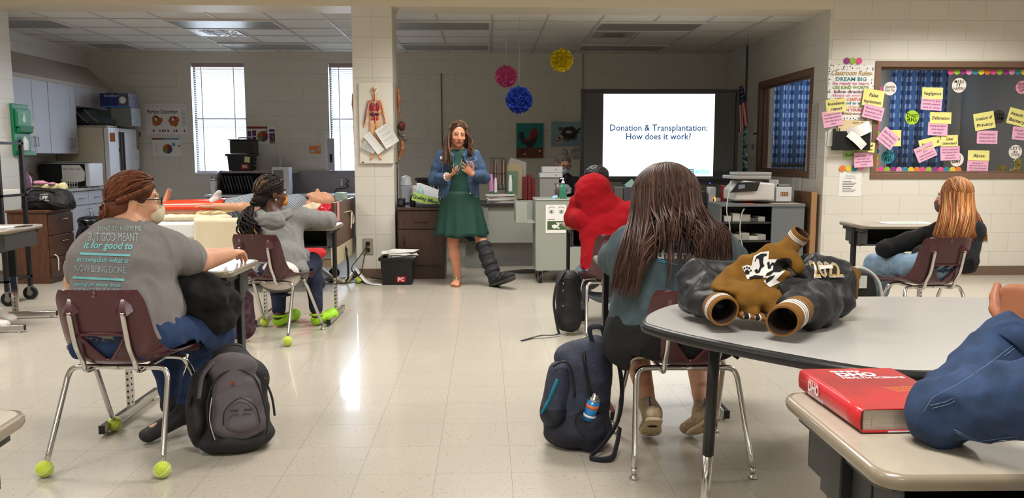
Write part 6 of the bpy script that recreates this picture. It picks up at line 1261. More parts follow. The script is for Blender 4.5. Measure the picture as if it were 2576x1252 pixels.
for i,(s_,v_,h_,w_) in enumerate((('Classroom Rules',.15,.12,.88),('DREAM BIG',.26,.09,.68),('Be ready to learn',.335,.07,.80),('USE KIND WORDS',.41,.075,.80),('follow directions',.485,.075,.74),('Always do your best',.55,.06,.86),('LISTEN CAREFULLY',.625,.07,.66),('Raise hand to speak',.69,.07,.82),('be a friend',.76,.07,.5),('BELIEVE IN YOURSELF',.82,.06,.8),('leave a little SPARKLE wherever you go',.885,.05,.88))):
    mb.text(s_,h_*W_*1.25,(a.x+W_*.5,8.3735,a.z-H_*v_),m=1+i,width=W_*w_,bold=.001,shear=.3 if i in (0,5,8) else 0)
rn = random.Random(4)
for k in range(120):
    u,v_ = (rn.random(),rn.choice((rn.random()*.09,1-rn.random()*.05))) if k % 2 else (rn.choice((rn.random()*.05,1-rn.random()*.05)),rn.random())
    mb.lathe([(0,0),(rn.uniform(.003,.006),0)],(a.x+W_*u,8.3745,a.z-H_*v_),8,1+rn.randrange(11),axis=(0,-1,0))
mb.build('poster_sheet',[paper]+rc,t)
c0,c1 = zp(158,420,8.3),zp(328,505,8.3); t = thing('wall_file_pocket','black wall pocket stuffed with folders under the rules poster','file pocket',((c0.x+c1.x)/2,8.37,c1.z)); mb = MB()
mb.box(c0.x,c1.x,8.29,8.30,c1.z,c0.z+.02); mb.box(c0.x,c0.x+.01,8.301,8.377,c1.z,c0.z+.05); mb.box(c1.x-.01,c1.x,8.301,8.377,c1.z,c0.z+.05); mb.box(c0.x+.011,c1.x-.011,8.301,8.377,c1.z,c1.z+.01); mb.build('pocket',blackp,t,bevel=.002)
for i,(z0,z1,y0,m_,lb,sk) in enumerate(((172,325,362,M('manila',(220,196,150),.8),'manila folder standing in the black wall pocket, the rear one',0),(180,300,385,M('manila2',(226,206,168),.8),'manila folder standing in the black wall pocket, the front one',.02))):
    p0,p1 = zp(z0,y0,8.35),zp(z1,470,8.35); mb = MB(); mb.prism([(0,0),(p1.x-p0.x,0),(p1.x-p0.x,p0.z-p1.z),(.1,p0.z-p1.z+.015),(0,p0.z-p1.z-.01)],.004,(p0.x,8.35-.015*i,p1.z),(1,0,sk),(0,0,1))
    if i == 0: mb.text('North - Deaf',.025,(p1.x-.12,8.344,p0.z-.015),m=1)
    tag(mb.build('manila_folder',[m_,ink]),lb,'folder')
def curl(lb,zx,zy,w_,h_,rot,Y,amp):
    c = zp(zx,zy,Y); ca,sa = math.cos(R(rot)),math.sin(R(rot)); W_,H_ = w_*SC,h_*SC; mb = MB()
    def f(p,q): x,y = (p-.5)*W_,(q-.5)*H_; return V((c.x+x*ca-y*sa,c.y-amp*math.sin(p*2.6),c.z+x*sa+y*ca))
    mb.sheet(f,12,6); tag(mb.build('loose_sheet',paper),lb,'paper')
curl('white sheets flopping out over the black wall pocket front',268,410,120,55,24,8.30,.05); curl('white strip curling down across the black wall pocket',262,455,100,40,-42,8.275,.03); curl('white sheet hanging at the left of the black wall pocket',143,432,42,105,-4,8.372,.015)
board('notice_sheet','printed white Disciplinary Consequences sheet low on the wall','paper',2020+180/1.957,120+606/1.957,2020+283/1.957,120+730/1.957,YW,[paper,M('print_dark',(70,68,70),.8)],lambda mb,q,W_,H_: [mb.text(s_,.022,q(.5,v),m=1) for s_,v in (('Disciplinary',.2),('Consequences',.28))]+[rect(mb,q,.15,.4+.07*k,.55+.3*((k*3) % 4)/4,.42+.07*k,1) for k in range(7)])
zs_ = RW[2]+.062; q = zp(984,605,8.5); mb = MB(); mb.lathe([(.035,0),(.036,.01),(.037,.075),(.039,.078)],(q.x,8.52,zs_+.001),18); tag(mb.build('yellow_tin',M('yellow_enamel',(206,184,50),.4)),'small yellow tin on the display window sill','tin')
q = zp(1062,570,8.5); S = SDF(.015); S.cap((q.x+.01,8.53,zs_+.13),(q.x+.012,8.53,zs_+.05),.034,.032); S.ec((q.x+.01,8.53,zs_+.03),(q.x-.05,8.53,zs_+.022),(.03,.028),(.028,.02),(0,1,0)); S.ell((q.x,8.53,zs_+.13),(.038,.036,.012))
t = thing('rain_boot_planter','yellow rain boot ornament on the display window sill','ornament',(q.x,8.53,zs_)); skin('boot',[S.mesh(.004,cuts=[((0,0,zs_+.001),(0,0,-1))])],M('boot_yellow',(214,196,60),.25,coat=.5),t); mb = MB(); mb.ball((q.x-.0,8.495,zs_+.09),(.012,.005,.012),0,10); mb.build('red_badge',red_p,t)
struct(MB().box(RW[0]+.062,RW[1]-.062,YW+.07,8.7,zs_-.02,zs_).build('window_sill',brown_m))
q = PX(1936,350,3.95); t = thing('skeleton_model','small white skeleton model behind the side wall window','model',(3.95,q.y,1.1)); bn = M('bone_white',(190,185,170),.5)
z1_ = PX(1936,330,3.95).z; z0_ = PX(1936,412,3.95).z; H_ = z1_-z0_; cx_,cy2 = 3.95,q.y; mb = MB(); mb.ball((cx_,cy2,z1_-.05*H_),(.035,.035,.045),0,12); mb.build('skull',bn,t)
mb = MB(); mb.tube([(cx_,cy2,z1_-.1*H_),(cx_,cy2,z1_-.5*H_)],.008,6); [mb.tube([(cx_-.04+.004*k,cy2+.01,z1_-H_*(.17+.03*k)),(cx_,cy2-.03,z1_-H_*(.18+.03*k)),(cx_+.04-.004*k,cy2+.01,z1_-H_*(.17+.03*k))],.003,5,sub=3) for k in range(6)]; mb.build('rib_cage',bn,t)
for s_ in (-1,1): mb = MB(); mb.tube([(cx_+s_*.05,cy2,z1_-.15*H_),(cx_+s_*.065,cy2,z1_-.32*H_),(cx_+s_*.07,cy2,z1_-.5*H_)],.005,6); mb.build('arm',bn,t); mb = MB(); mb.tube([(cx_+s_*.025,cy2,z1_-.5*H_),(cx_+s_*.03,cy2,z1_-.75*H_),(cx_+s_*.03,cy2,z0_)],.007,6); mb.build('leg',bn,t)
mb = MB(); mb.box(cx_-.3,cx_+.5,cy2-.3,cy2+.3,z0_-.04,z0_-.002); tag(mb.build('dark_table',blackp),'dark table top behind the side wall window','table')
mb = MB(); q = G(2262,553,.75)
mb.obox((3.36,6.24,.7475),V((1,-.03,0)),V((.03,1,0)),V((0,0,1)),.19,.10,.0015); mb.obox((3.36,6.21,.7495),V((1,-.03,0)),V((.03,1,0)),V((0,0,1)),.1,.02,.0005,1); tag(mb.build('worksheet',[paper,M('green_ink',(120,170,110),.7)]),'white worksheet with green marking on the desk by the right wall','paper')
mb = MB(); mb.obox((-3.66,6.02,.7475),V((.2,1,0)).normalized(),V((1,-.2,0)).normalized(),V((0,0,1)),.14,.1,.0015); tag(mb.build('worksheet',paper),'white sheet on the desk at the left edge','paper'); mb = MB(); mb.tube([(-3.5,6.02,.752),(-3.46,6.18,.752)],.005,8); tag(mb.build('black_pen',blackp),'black pen on the desk at the left edge','pen')
t = thing('textbook','thick red hardcover health science textbook on the foreground desk','book',(.8,1.55,.746)); A,B,Cc = G(2168,1088,.748),G(2005,972,.748),G(2345,1083,.748)
v_ = (B-A); Lb = .285; v_.normalize(); u_ = V((v_.y,-v_.x,0)); Wb = .205; T = .046; A = A+V((0,0,0)); redb = M('book_red',(196,34,40),.35,coat=.3,var=.12,vscale=14); redc = M('book_cover_art',(184,36,44),.3,coat=.4,var=.65,vscale=9,col2=(122,40,44),detail=5)
def bb(mb,a0,a1,b0,b1,z0,z1,m=0): mb.obox(A+u_*((a0+a1)/2)+v_*((b0+b1)/2)+V((0,0,(z0+z1)/2)),u_,v_,V((0,0,1)),(a1-a0)/2,(b1-b0)/2,(z1-z0)/2,m)
mb = MB(); bb(mb,.004,Wb-.004,.005,Lb-.005,.003,T-.003);
for k in range(3): bb(mb,.02+.045*k,.0205+.045*k,.0045,.005,.01,T-.012,1)
mb.build('page_block',[M('page_edges',(198,190,176),.8,var=.25,vscale=260,stretch=(.05,.05,4)),greyink],t)
mb = MB(); bb(mb,.002,Wb,0,Lb,T-.0028,T); mb.build('front_cover',redc,t,bevel=.001); mb = MB(); bb(mb,.002,Wb,0,Lb,0,.0028); bb(mb,.05,.13,-.0004,0,0,.0028,1); mb.build('back_cover',[redb,white_p],t)
mb = MB(); pts = [(0.003,.001),(-.003,.006),(-.005,T/2),(-.003,T-.006),(.003,T-.001)]; rings = [[A+v_*b+u_*x+V((0,0,z)) for x,z in pts] for b in np.linspace(0,Lb,6)]; mb.loft(rings,closed=False,cap=False); mb.build('spine',redb,t,solid=.0015)
mb = MB(); SPm = lambda b,z: A+v_*b+u_*(-.0085)+V((0,0,z)); dn = -v_
mb.text('DHO',.03,SPm(Lb*.70,T*.55),dn,(0,0,1),m=0,width=.052,bold=.0012); mb.text('SIMMERS',.009,SPm(Lb*.70,T*.86),dn,(0,0,1),width=.045); mb.text('HEALTH SCIENCE',.009,SPm(Lb*.66,T*.22),dn,(0,0,1),width=.075)
top = lambda a,b: A+u_*a+v_*b+V((0,0,T+.0006)); uu = (u_*.998-v_*.06).normalized()
mb.text('DHO',.04,top(.10,.232),u_,v_,width=.085,bold=.002); mb.text('SIMMERS',.014,top(.085,.258),u_,v_,width=.065,bold=.0004); mb.text('HEALTH SCIENCE',.016,top(.125,.207),u_,v_,width=.135,bold=.0005)
mb.text('Louise Simmers',.010,top(.15,.135),u_,v_,m=1,width=.08); mb.text('Karen Simmers-Nartker',.010,top(.16,.122),u_,v_,m=1,width=.09); mb.text('Sharon Simmers-Kobelak',.010,top(.165,.109),u_,v_,m=1,width=.09)
mb.build('cover_lettering',[white_p,M('gold_print',(230,160,60),.6)],t)
# PEOPLE
def frame(f,u=(0,0,1)):
    f = V(f).normalized(); u = V(u); r = f.cross(u).normalized(); u = r.cross(f).normalized(); return r,f,u
def head(S,c,f,u=(0,0,1),s=1,nk=None,nr=.052,detail=True):
    c = V(c); r,f,u = frame(f,u); M3 = Matrix((r,f,u)).transposed()
    def L(x,y,z): return c + (r*x + f*y + u*z)*s
    def E(p,rad,k=.015,sub=False,rot=None): S.ell(L(*p),tuple(q*s for q in rad),M3 @ rot if rot else M3,k*s,sub)
    E((0,-.012,.032),(.076,.096,.088),.02); E((0,.03,-.03),(.062,.062,.082),.03); E((0,.038,-.078),(.046,.048,.038),.03); E((0,.078,-.1),(.018,.016,.014),.02)
    for q in (-1,1):
        E((q*.078,-.008,-.012),(.009,.02,.031),.008)
        if detail: E((q*.038,.068,-.03),(.024,.022,.022),.02); E((q*.031,.088,.031),(.022,.010,.007),.012); E((q*.030,.098,.010),(.017,.012,.0095),.01,True); E((q*.041,.02,-.068),(.018,.035,.025),.02)
    if detail:
        S.cap(L(0,.088,.015),L(0,.112,-.030),.0095*s,.0125*s,.012*s); E((.011,.101,-.036),(.0085,.010,.0075),.008); E((-.011,.101,-.036),(.0085,.010,.0075),.008)
        E((0,.090,-.058),(.026,.012,.008),.012); E((0,.0965,-.0605),(.022,.0075,.0045),.004); E((0,.0955,-.0695),(.019,.0078,.0055),.004)
    if nk is not None: S.cap(L(0,-.025,-.07),nk,nr,nr*1.12,.03)
    return L,M3
def hand(S,w,d,n,s=1.0,curl=(25,30,35,40),spread=4,thumb=1,tc=25,k=.005):
    """w wrist, d towards the fingers, n out of the back of the hand, thumb side = thumb * (d x n)"""
    w = V(w); d = V(d).normalized(); n = V(n); sd = d.cross(n).normalized()*thumb; n = (sd.cross(d)*thumb).normalized()
    if n.dot(V(n)) < 0: n = -n
    S.ec(w-d*.01,w+d*.082*s,(.026*s,.018*s),(.040*s,.014*s),sd,.012)
    tips = []
    for i,(l,off) in enumerate(((.074,.030),(.084,.0105),(.078,-.0095),(.060,-.028))):
        b = w + d*(.08-.004*abs(i-1))*s + sd*off*s; a = R(spread*(1.5-i)); dd = (d*math.cos(a)+sd*math.sin(a)).normalized(); ang = 0; p = b; rr = .0088*s
        for j,fr in enumerate((.45,.31,.24)):
            ang += R(curl[i])*(.9 if j == 0 else 1.0 if j == 1 else .7); q = p + (dd*math.cos(ang) - n*math.sin(ang))*l*fr*s; S.cap(p,q,rr,rr*.93,k); p = q; rr *= .93
        tips.append(p)
    tb = w + d*.018*s + sd*.024*s; t1 = tb + (d*.6+sd*.75-n*.25).normalized()*.042*s; a = R(tc); t2 = t1 + (d*.85+sd*.45-n*math.sin(a)).normalized()*.032*s; t3 = t2 + (d*.95+sd*.15-n*math.sin(a)).normalized()*.026*s
    S.cap(tb,t1,.0155*s,.0115*s,.01); S.cap(t1,t2,.0112*s,.0095*s,k); S.cap(t2,t3,.0095*s,.008*s,k)
    return tips
def tubehair(name,mats,parent,seed,n,pathfn,r0=.006,r1=.002,sides=5,sub=4,flat=.6,m_=1):
    rn = random.Random(seed); mb = MB()
    for i in range(n):
        pts = pathfn(i,rn); k = rn.uniform(.75,1.25)
        mb.tube(pts,[r0*k*.7,r0*k,r0*k,r0*k*.8,r1],sides,m=rn.randrange(m_),sub=sub,flat=flat,cap=False)
    return mb.build(name,mats,parent)
SKN = M('skin_light',(214,160,130),.5,sss=.12,var=.08,vscale=12,spec=.35); SKT = M('skin_tan',(198,138,108),.5,sss=.1,var=.08,vscale=12,spec=.35); SKD = M('skin_deep',(84,52,38),.45,sss=.05,var=.1,vscale=12)
SKB = M('skin_brown',(148,92,62),.5,sss=.08,var=.08,vscale=12)
LIPM = M('lips',(160,84,80),.4); EYEW = M('eye_white',(220,215,208),.2,coat=.5); IRIS = M('iris_brown',(58,38,28),.2,coat=.5)
denimJ = M('denim_jacket',(54,78,108),.8,var=.35,vscale=26,bump=.35,bscale=240,detail=6); denimB = M('denim_blue',(34,58,98),.85,var=.3,vscale=22,bump=.35,bscale=260,detail=6)
denimL = M('denim_light',(120,146,168),.85,var=.3,vscale=22,bump=.35,bscale=260,detail=6); denimD = M('denim_dark',(26,34,58),.85,var=.25,vscale=22,bump=.3,bscale=260)
stitch = M('denim_stitch',(148,160,172),.8)
def hm(nm,col,isl=.45): return M(nm,col,.5,var=.3,vscale=4,island=isl,spec=.3)
def eyes_(L,f,u,parent,s=1,look=(0,0),lid=None):
    for q in (-1,1):
        c = L(q*.030,.0805,.009); mb = MB(); mb.ball(c,.0128*s,0,14); g = (f + (L(1,0,0)-L(0,0,0))*look[0]/s + u*look[1]).normalized(); mb.lathe([(.0058*s,.0),(.0035*s,.0014*s),(0,.0018*s)],c+g*.0116*s,14,1,axis=g); mb.build('eye',[EYEW,IRIS],parent)
        mb = MB(); pts = [L(q*(.014+.034*t),.096-.012*t,.033+.005*math.sin(math.pi*min(1,t*1.3))) for t in np.linspace(0,1,6)]; mb.tube(pts,[.002,.003,.003,.0025,.001],6,sub=2,flat=.7); mb.build('eyebrow',lid or IRIS,parent)
# ---------------------------------------------------------------- presenter
Y0 = 7.95
def pp(x,y,d=0): return P(x,y,Y0+d)
t = thing('person','person with long brown hair in a denim jacket, green dress and black walking boot, standing','person',(-.17,Y0,0))
hf = V((.20,-1,-.16)).normalized(); hc = pp(1152,338,-.02)
S = SDF(.02); L,M3 = head(S,hc,hf,(0.06,0,1),1.0,pp(1150,384,.02)); Lh = L
r_,f_,u_2 = frame(hf,(0.06,0,1))
S.ec(pp(1150,392,.02),pp(1154,440,.0),(.16,.075),(.135,.095),(1,0,0),.05); S.ec(pp(1154,440),pp(1156,500),(.135,.09),(.16,.10),(1,0,0),.05)
sl,el,wl = pp(1110,392,.02),pp(1091,452,-.02),pp(1126,444,-.20); sr,er,wr = pp(1196,392,.02),pp(1219,447,-.02),pp(1188,437,-.21)
S.chain([sl,el,wl],[.05,.04,.026]); S.chain([sr,er,wr],[.05,.04,.026])
hl,kl,al = pp(1136,505),pp(1140,610,-.03),pp(1151,694,.0); hr,kr,ar = pp(1178,505),pp(1211,606,-.05),pp(1242,692,-.17)
mid = al.lerp(kl,.66); S.chain([hl,kl],[.088,.056]); S.chain([kl,mid+V((0,.02,0)),al],[.052,.056,.034]); S.chain([hr,kr],[.076,.053]); S.chain([kr,kr.lerp(ar,.4)+V((0,.02,0)),ar],[.052,.055,.036])
toe = V((al.x-.02,al.y-.17,.022)); S.cap(V((al.x,al.y+.03,.035)),al,.03,.033); S.ec(V((al.x,al.y,.045)),toe,(.034,.034),(.044,.016),(1,0,0),.02)
for i in range(5): b = toe+V((.032-.016*i,.0+.006*i if i else 0,-.002)); S.cap(b,b+V((-.004,-.028+.004*i,-.004)),.0095-.0008*i,.0085-.0008*i,.005)
tl = hand(S,wl,pp(1150,431,-.27)-wl,(-.2,.3,-.9),1.0,(28,22,20,24),5,1,10)
hand(S,wr,pp(1166,421,-.27)-wr+V((0,0,.015)),(.2,.9,-.35),1.02,(14,8,12,18),9,-1,5)
def lipfn(c):
    d = (c-np.array(Lh(0,.100,-.065)))@np.array(M3); return (((d[:,0]/.025)**2+(d[:,2]/.0105)**2 < 1) & (d[:,1] > -.012)).astype(int)
skin('body',[S.mesh(.0048)],[SKT,LIPM],t,lipfn)
eyes_(Lh,f_,u_2,t,1,(.3,-.35),M('brow_brown',(62,42,32),.7))
mb = MB()
for q in (-1,1): mb.ball(Lh(q*.030,.0835,.0165),(.0160,.0135,.0125),0,14)
mb.build('eyelids',M('eyelid_skin',(166,110,86),.5),t)
J = SDF(.035); sh = .155
J.ec(pp(1151,385,.02),pp(1153,420,.005),(.12,.06),(.19,.105),(1,0,0),.04); J.ec(pp(1153,420,.005),pp(1155,497,0),(.185,.115),(.205,.125),(1,0,0))
J.chain([sl+V((.01,0,0)),sl.lerp(el,.5),el,el.lerp(wl,.5),wl+(el-wl)*.12],[.062,.056,.053,.047,.040]); J.chain([sr-V((.01,0,0)),sr.lerp(er,.5),er,er.lerp(wr,.5),wr+(er-wr)*.12],[.062,.056,.053,.047,.040])
zh,zn = pp(1155,497).z,pp(1151,388).z; xc = pp(1158,440).x
def jk(Q,D):
    z = Q[...,2]; t_ = np.clip((zn-z)/(zn-zh),0,1); hw = .035+.075*t_**.9; cx_ = xc-.0-.01*t_
    wd = np.where((Q[...,1] < Y0-.03) & (np.abs(Q[...,0]-cx_) < .2),hw-np.abs(Q[...,0]-cx_),-1)
    on = (z < zn+.05) & (Q[...,1] > Y0-.17)
    D = np.where(on,np.maximum(D,wd),D)
    tor = (np.abs(Q[...,0]-cx_) < .19)
    return np.where(tor,np.maximum(D,zh-z),D)
jm = skin('denim_jacket',[J.mesh(.006,lambda Q: wob(Q,55,3)*.0035+wob(Q,24,1)*.005,keep=jk)],denimJ,t)
bj = BVHTree.FromPolygons([tuple(q.co) for q in jm.data.vertices],[tuple(p.vertices) for p in jm.data.polygons])
def proj(bv,px,py,lift=.003):
    d = (FW + RT*((px-CX)/F_PX) + UP*((CY-py)/F_PX)).normalized(); h = bv.ray_cast(V((0,0,CAM_H)),d); return (h[0]-d*lift) if h[0] is not None else None
def seamline(bv,pix,r,mb,m=0,sub=6,lift=.001):
    pts = []
    for i in range(len(pix)-1):
        for k in range(sub):
            a = k/sub; q = proj(bv,pix[i][0]*(1-a)+pix[i+1][0]*a,pix[i][1]*(1-a)+pix[i+1][1]*a,lift)
            if q is not None and (not pts or (q-pts[-1]).length < .06): pts.append(q)
    if len(pts) > 2: mb.tube(pts,r,5,m)
mb = MB(); zp5 = lambda x,y: (1060+x/2.846,290+y/2.846)
for ln in ([(310,300),(390,300),(395,320),(340,335),(312,320)],[(125,330),(160,345),(215,340)],[(350,330),(365,430),(372,570)],[(150,350),(150,470),(135,580)],[(112,575),(195,600)],[(345,590),(432,570)],[(340,240),(420,260),(480,400)],[(120,240),(80,330)],[(300,310),(305,430),(345,590)],[(232,420),(205,540),(192,600)]): seamline(bj,[zp5(*q) for q in ln],.0022,mb)
mb.build('jacket_seam',stitch,t)
mb = MB()
for q in ((298,330),(352,305),(318,440),(336,502),(350,558)):
    c = proj(bj,*zp5(*q))
    if c is not None: mb.lathe([(.0,.006),(.0075,.005),(.009,0)],c,12,axis=(0,-1,0))
mb.build('jacket_buttons',M('brass_button',(214,196,160),.3,metal=.5),t)
CO = SDF(.01); CO.chain([pp(1132,383,-.03),pp(1138,392,-.1),pp(1139,406,-.115)],[.02,.022,.010]); CO.chain([pp(1172,383,-.03),pp(1168,392,-.1),pp(1170,406,-.115)],[.02,.022,.010]); CO.chain([pp(1132,380,-.02),pp(1150,377,.08),pp(1172,380,-.02)],[.02,.022,.02]); skin('jacket_collar',[CO.mesh(.005)],denimJ,t)
DR = SDF(.03); DR.ec(pp(1151,392,.0),pp(1154,430,-.01),(.13,.08),(.15,.105),(1,0,0)); DR.ec(pp(1154,430,-.01),pp(1156,500,0),(.15,.105),(.165,.115),(1,0,0)); DR.ell(pp(1138,425,-.07),(.055,.05,.055)); DR.ell(pp(1172,425,-.07),(.055,.05,.055))
green = M('green_jersey',(8,54,44),.75,bump=.15,bscale=160)
skin('dress_bodice',[DR.mesh(.008)],green,t)
rings = []; zt0,zb0 = pp(1156,480).z,pp(1160,592).z; xm0 = pp(1156,480).x; xm1 = pp(1160,592).x
for i in range(14):
    k = i/13; z = zt0+(zb0-zt0)*k; rx,ry = .165+.092*k**.8,.115+.09*k; cx_ = xm0+(xm1-xm0)*k; ring = []
    for j in range(72): a = 2*math.pi*j/72; rp = 1+.075*k*math.sin(a*11+1.3*math.sin(a*3))+.03*k*math.sin(a*5+1); ring.append(V((cx_+rx*rp*math.cos(a),Y0-.01+ry*rp*math.sin(a),z+(.012*math.sin(a*5+1)*k if k > .9 else 0))))
    rings.append(ring)
mb = MB(); mb.loft(rings,cap=False); mb.build('dress_skirt',green,t,solid=.003)
bt = M('boot_black',(36,37,40),.85,bump=.4,bscale=120); B_ = SDF(.02); b0 = kr.lerp(ar,.12);
B_.chain([b0,kr.lerp(ar,.45)+V((0,.012,0)),ar+V((0,0,.0))],[.066,.072,.062]); heel = V((ar.x+.005,ar.y+.02,.055)); toeb = pp(1284,692,-.36); B_.cap(ar,heel,.06,.05); B_.ec(heel,toeb,(.05,.045),(.055,.032),(.6,.8,0),.03)
skin('walking_boot',[B_.mesh(.006,lambda Q: wob(Q,80,2)*.002)],bt,t)
mb = MB(); dv = (toeb-heel).normalized(); sdv = dv.cross(V((0,0,1))).normalized(); upv = sdv.cross(dv); ring = []
rings = []
for k,wd in ((-.06,.03),(-.03,.052),(.05,.055),(.15,.058),(.24,.056),(.30,.04),(.325,.015)):
    c = heel+dv*k-upv*(.042-.012*(max(0,k-.2)*8)); rings.append([c+sdv*wd+upv*.012,c-sdv*wd+upv*.012,c-sdv*wd-upv*.012,c+sdv*wd-upv*.012])
mb.loft(rings,smooth=False); mb.build('boot_sole',M('boot_sole_rubber',(52,50,48),.7),t,bevel=.003)
axb = (ar-b0).normalized()
for kk in (.04,.33,.62,.86):
    c = b0.lerp(ar,kk)+V((0,.01,0)); mb = MB(); mb.lathe([(.074,-.022),(.079,-.018),(.079,.018),(.074,.022)],c,24,axis=axb); mb.build('boot_strap',M('boot_strap_m',(26,27,30),.7),t)
mb = MB(); c = heel+dv*.13; pts = [c+sdv*.06*math.cos(a)+upv*(.055*math.sin(a)) for a in np.linspace(0,math.pi,9)]; mb.tube(pts,.018,6,flat=.4); c = heel+dv*.22; mb.tube([c+sdv*.062*math.cos(a)+upv*(.045*math.sin(a)) for a in np.linspace(0,math.pi,9)],.016,6,flat=.4); mb.build('boot_strap',M('boot_strap_m',(26,27,30),.7),t)
mb = MB(); sl_ = [(-.04,.05),(.035,.05),(.045,-.08),(.045,-.17),(.0,-.215),(-.05,-.18),(-.045,-.06)]; mb.prism(sl_,.010,(al.x-.005,al.y,.001)); mb.build('sandal_sole',M('tan_sole',(150,96,62),.6),t,bevel=.002)
gold = M('pale_gold_strap',(206,190,150),.35,metal=.4); mb = MB(); c = V((al.x-.008,al.y-.06,.07)); mb.tube([c+V((-.04,.03,-.03)),c+V((-.01,.0,.006)),c+V((0,-.04,-.012)),c+V((-.005,-.10,-.036))],.005,6,sub=4); mb.tube([c+V((.04,.03,-.03)),c+V((.01,.0,.006)),c+V((0,-.04,-.012))],.005,6,sub=4); mb.tube([V((al.x,al.y,.085))+V((.042*math.cos(a),.042*math.sin(a),0)) for a in np.linspace(0,6.28,16)],.005,6); [mb.ball(c+V((0,-.015-.02*k,.004-.012*k)),.009,0,8) for k in range(4)]; mb.build('sandal_strap',gold,t)
mb = MB(); c = wl; ax_ = (el-wl).normalized(); pr_ = ax_.orthogonal().normalized(); p2 = ax_.cross(pr_)
for k in range(14): a = k*2*math.pi/14; mb.ball(c+ax_*.01+pr_*.034*math.cos(a)+p2*.034*math.sin(a),.009,0,8)
mb.build('bead_bracelet',M('white_beads',(226,220,206),.4),t)
c = proj(bj,*zp5(150,305)) or pp(1115,397,-.13); mb = MB(); mb.obox(c+V((.02,-.004,0)),V((1,0,-.08)).normalized(),V((0,1,0)),V((.08,0,1)).normalized(),.042,.0015,.014); mb.build('name_badge',white_p,t)
mb = MB(); mb.obox((tl[1]+wl)/2+V((-.01,.0,.03)),V((1,0,.1)),V((0,1,0)),V((0,0,1)),.012,.02,.026); o = mb.build('presentation_remote',blackp,bevel=.006); tag(o,'small black remote in the hand of the person in the denim jacket','remote')
mb = MB(); mb.tube([pp(1136,385,-.06),pp(1140,410,-.125),pp(1143,440,-.13)],.0025,5,sub=5); mb.tube([pp(1166,385,-.06),pp(1160,410,-.125),pp(1150,440,-.13)],.0025,5,sub=5); mb.build('necklace',M('silver_chain',(190,190,185),.3,metal=.8),t)
HB = SDF(.02); HB.ell(Lh(0,-.022,.04),(.086,.100,.094),M3); HB.ell(Lh(0,-.06,-.06),(.075,.05,.1),M3); HB.ec(hc+V((-.076,-.02,.03)),pp(1124,392,-.085),(.016,.028),(.026,.014),(1,0,0)); HB.ec(hc+V((.082,-.01,.03)),pp(1187,376,-.055),(.015,.028),(.02,.014),(1,0,0))
HB.ell(Lh(0,.085,-.035),(.058,.07,.112),M3,.012,True)
hmat = [hm('hair_brown',(74,50,38)),hm('hair_highlight',(140,104,74))]
skin('hair_base',[HB.mesh(.006)],hmat[0],t)
def ph2(i,rn):
    side = -1 if rn.random() < .52 else 1; b = rn.uniform(24,215); front = b < 120; k = rn.uniform(1.0,1.07); pts = []
    dS = V((0,-math.cos(R(b)),math.sin(R(b)))) if b < 150 else V((0,-math.cos(R(150)),math.sin(R(150))))
    dn = max(0,(b-120)/95)
    for g in (4,25,48,70,84):
        q = R(g); d = dS*math.cos(q) + V((side,0,0))*math.sin(q)
        pts.append(hc + V((d.x*.088*k+.006,d.y*.104*k+.022,d.z*.098*k+.036 - .03*dn*(g/84))))
    if front: pts[3].y -= rn.uniform(.02,.05); pts[4].y -= rn.uniform(.04,.075); pts[4].z -= .025; pts[4].x -= side*rn.uniform(0,.012)
    l = pts[-1]
    if side < 0: ex = pp(rn.uniform(1110,1136),rn.uniform(396,417),rn.uniform(-.165,-.12)) if front else pp(rn.uniform(1105,1150),rn.uniform(385,405),.12)
    else: ex = pp(rn.uniform(1178,1194),rn.uniform(372,392),rn.uniform(-.11,-.06)) if front else pp(rn.uniform(1150,1190),rn.uniform(380,398),.12)
    j = V((0,rn.uniform(-.012,.012),0)); m1 = l.lerp(ex,.4); m1.x += side*.014
    return pts + [m1+j,l.lerp(ex,.75)+j,ex]
tubehair('hair',[hmat[0],hmat[0],hmat[0],hmat[1]],t,7,420,ph2,.0052,.0014,5,3,.5,4)
# ---------------------------------------------------------------- seated people
def shoe(S,an,toe,w_=.044,h_=.05):
    an,toe = V(an),V(toe); d = (toe-an).normalized(); S.ec(an-d*.03,toe,(w_*.8,h_),(w_,.030),d.cross(V((0,0,1))),.02)
def chair_keep(Q,D,ch,g=.012):
    (cx_,cyy),rz = ch; x = Q[...,0]-cx_; y = Q[...,1]-cyy; lx = x*math.cos(rz)+y*math.sin(rz); ly = -x*math.sin(rz)+y*math.cos(rz); z = Q[...,2]
    yb = np.interp(z,[.43,.455,.50,.56,.64,.72,.78],[-.14,-.175,-.198,-.217,-.236,-.250,-.264])
    D = np.where((np.abs(lx) < .20) & (z < .80) & (z > .40) & (ly < 0) & (ly > -.45),np.maximum(D,yb+g-ly),D)
    zs = .432+.04*np.clip(np.abs(lx)/.22,0,1)**3+g*.4
    return np.where((np.abs(lx) < .235) & (ly > -.45) & (ly < .235) & (z > .3),np.maximum(D,zs-z),D)
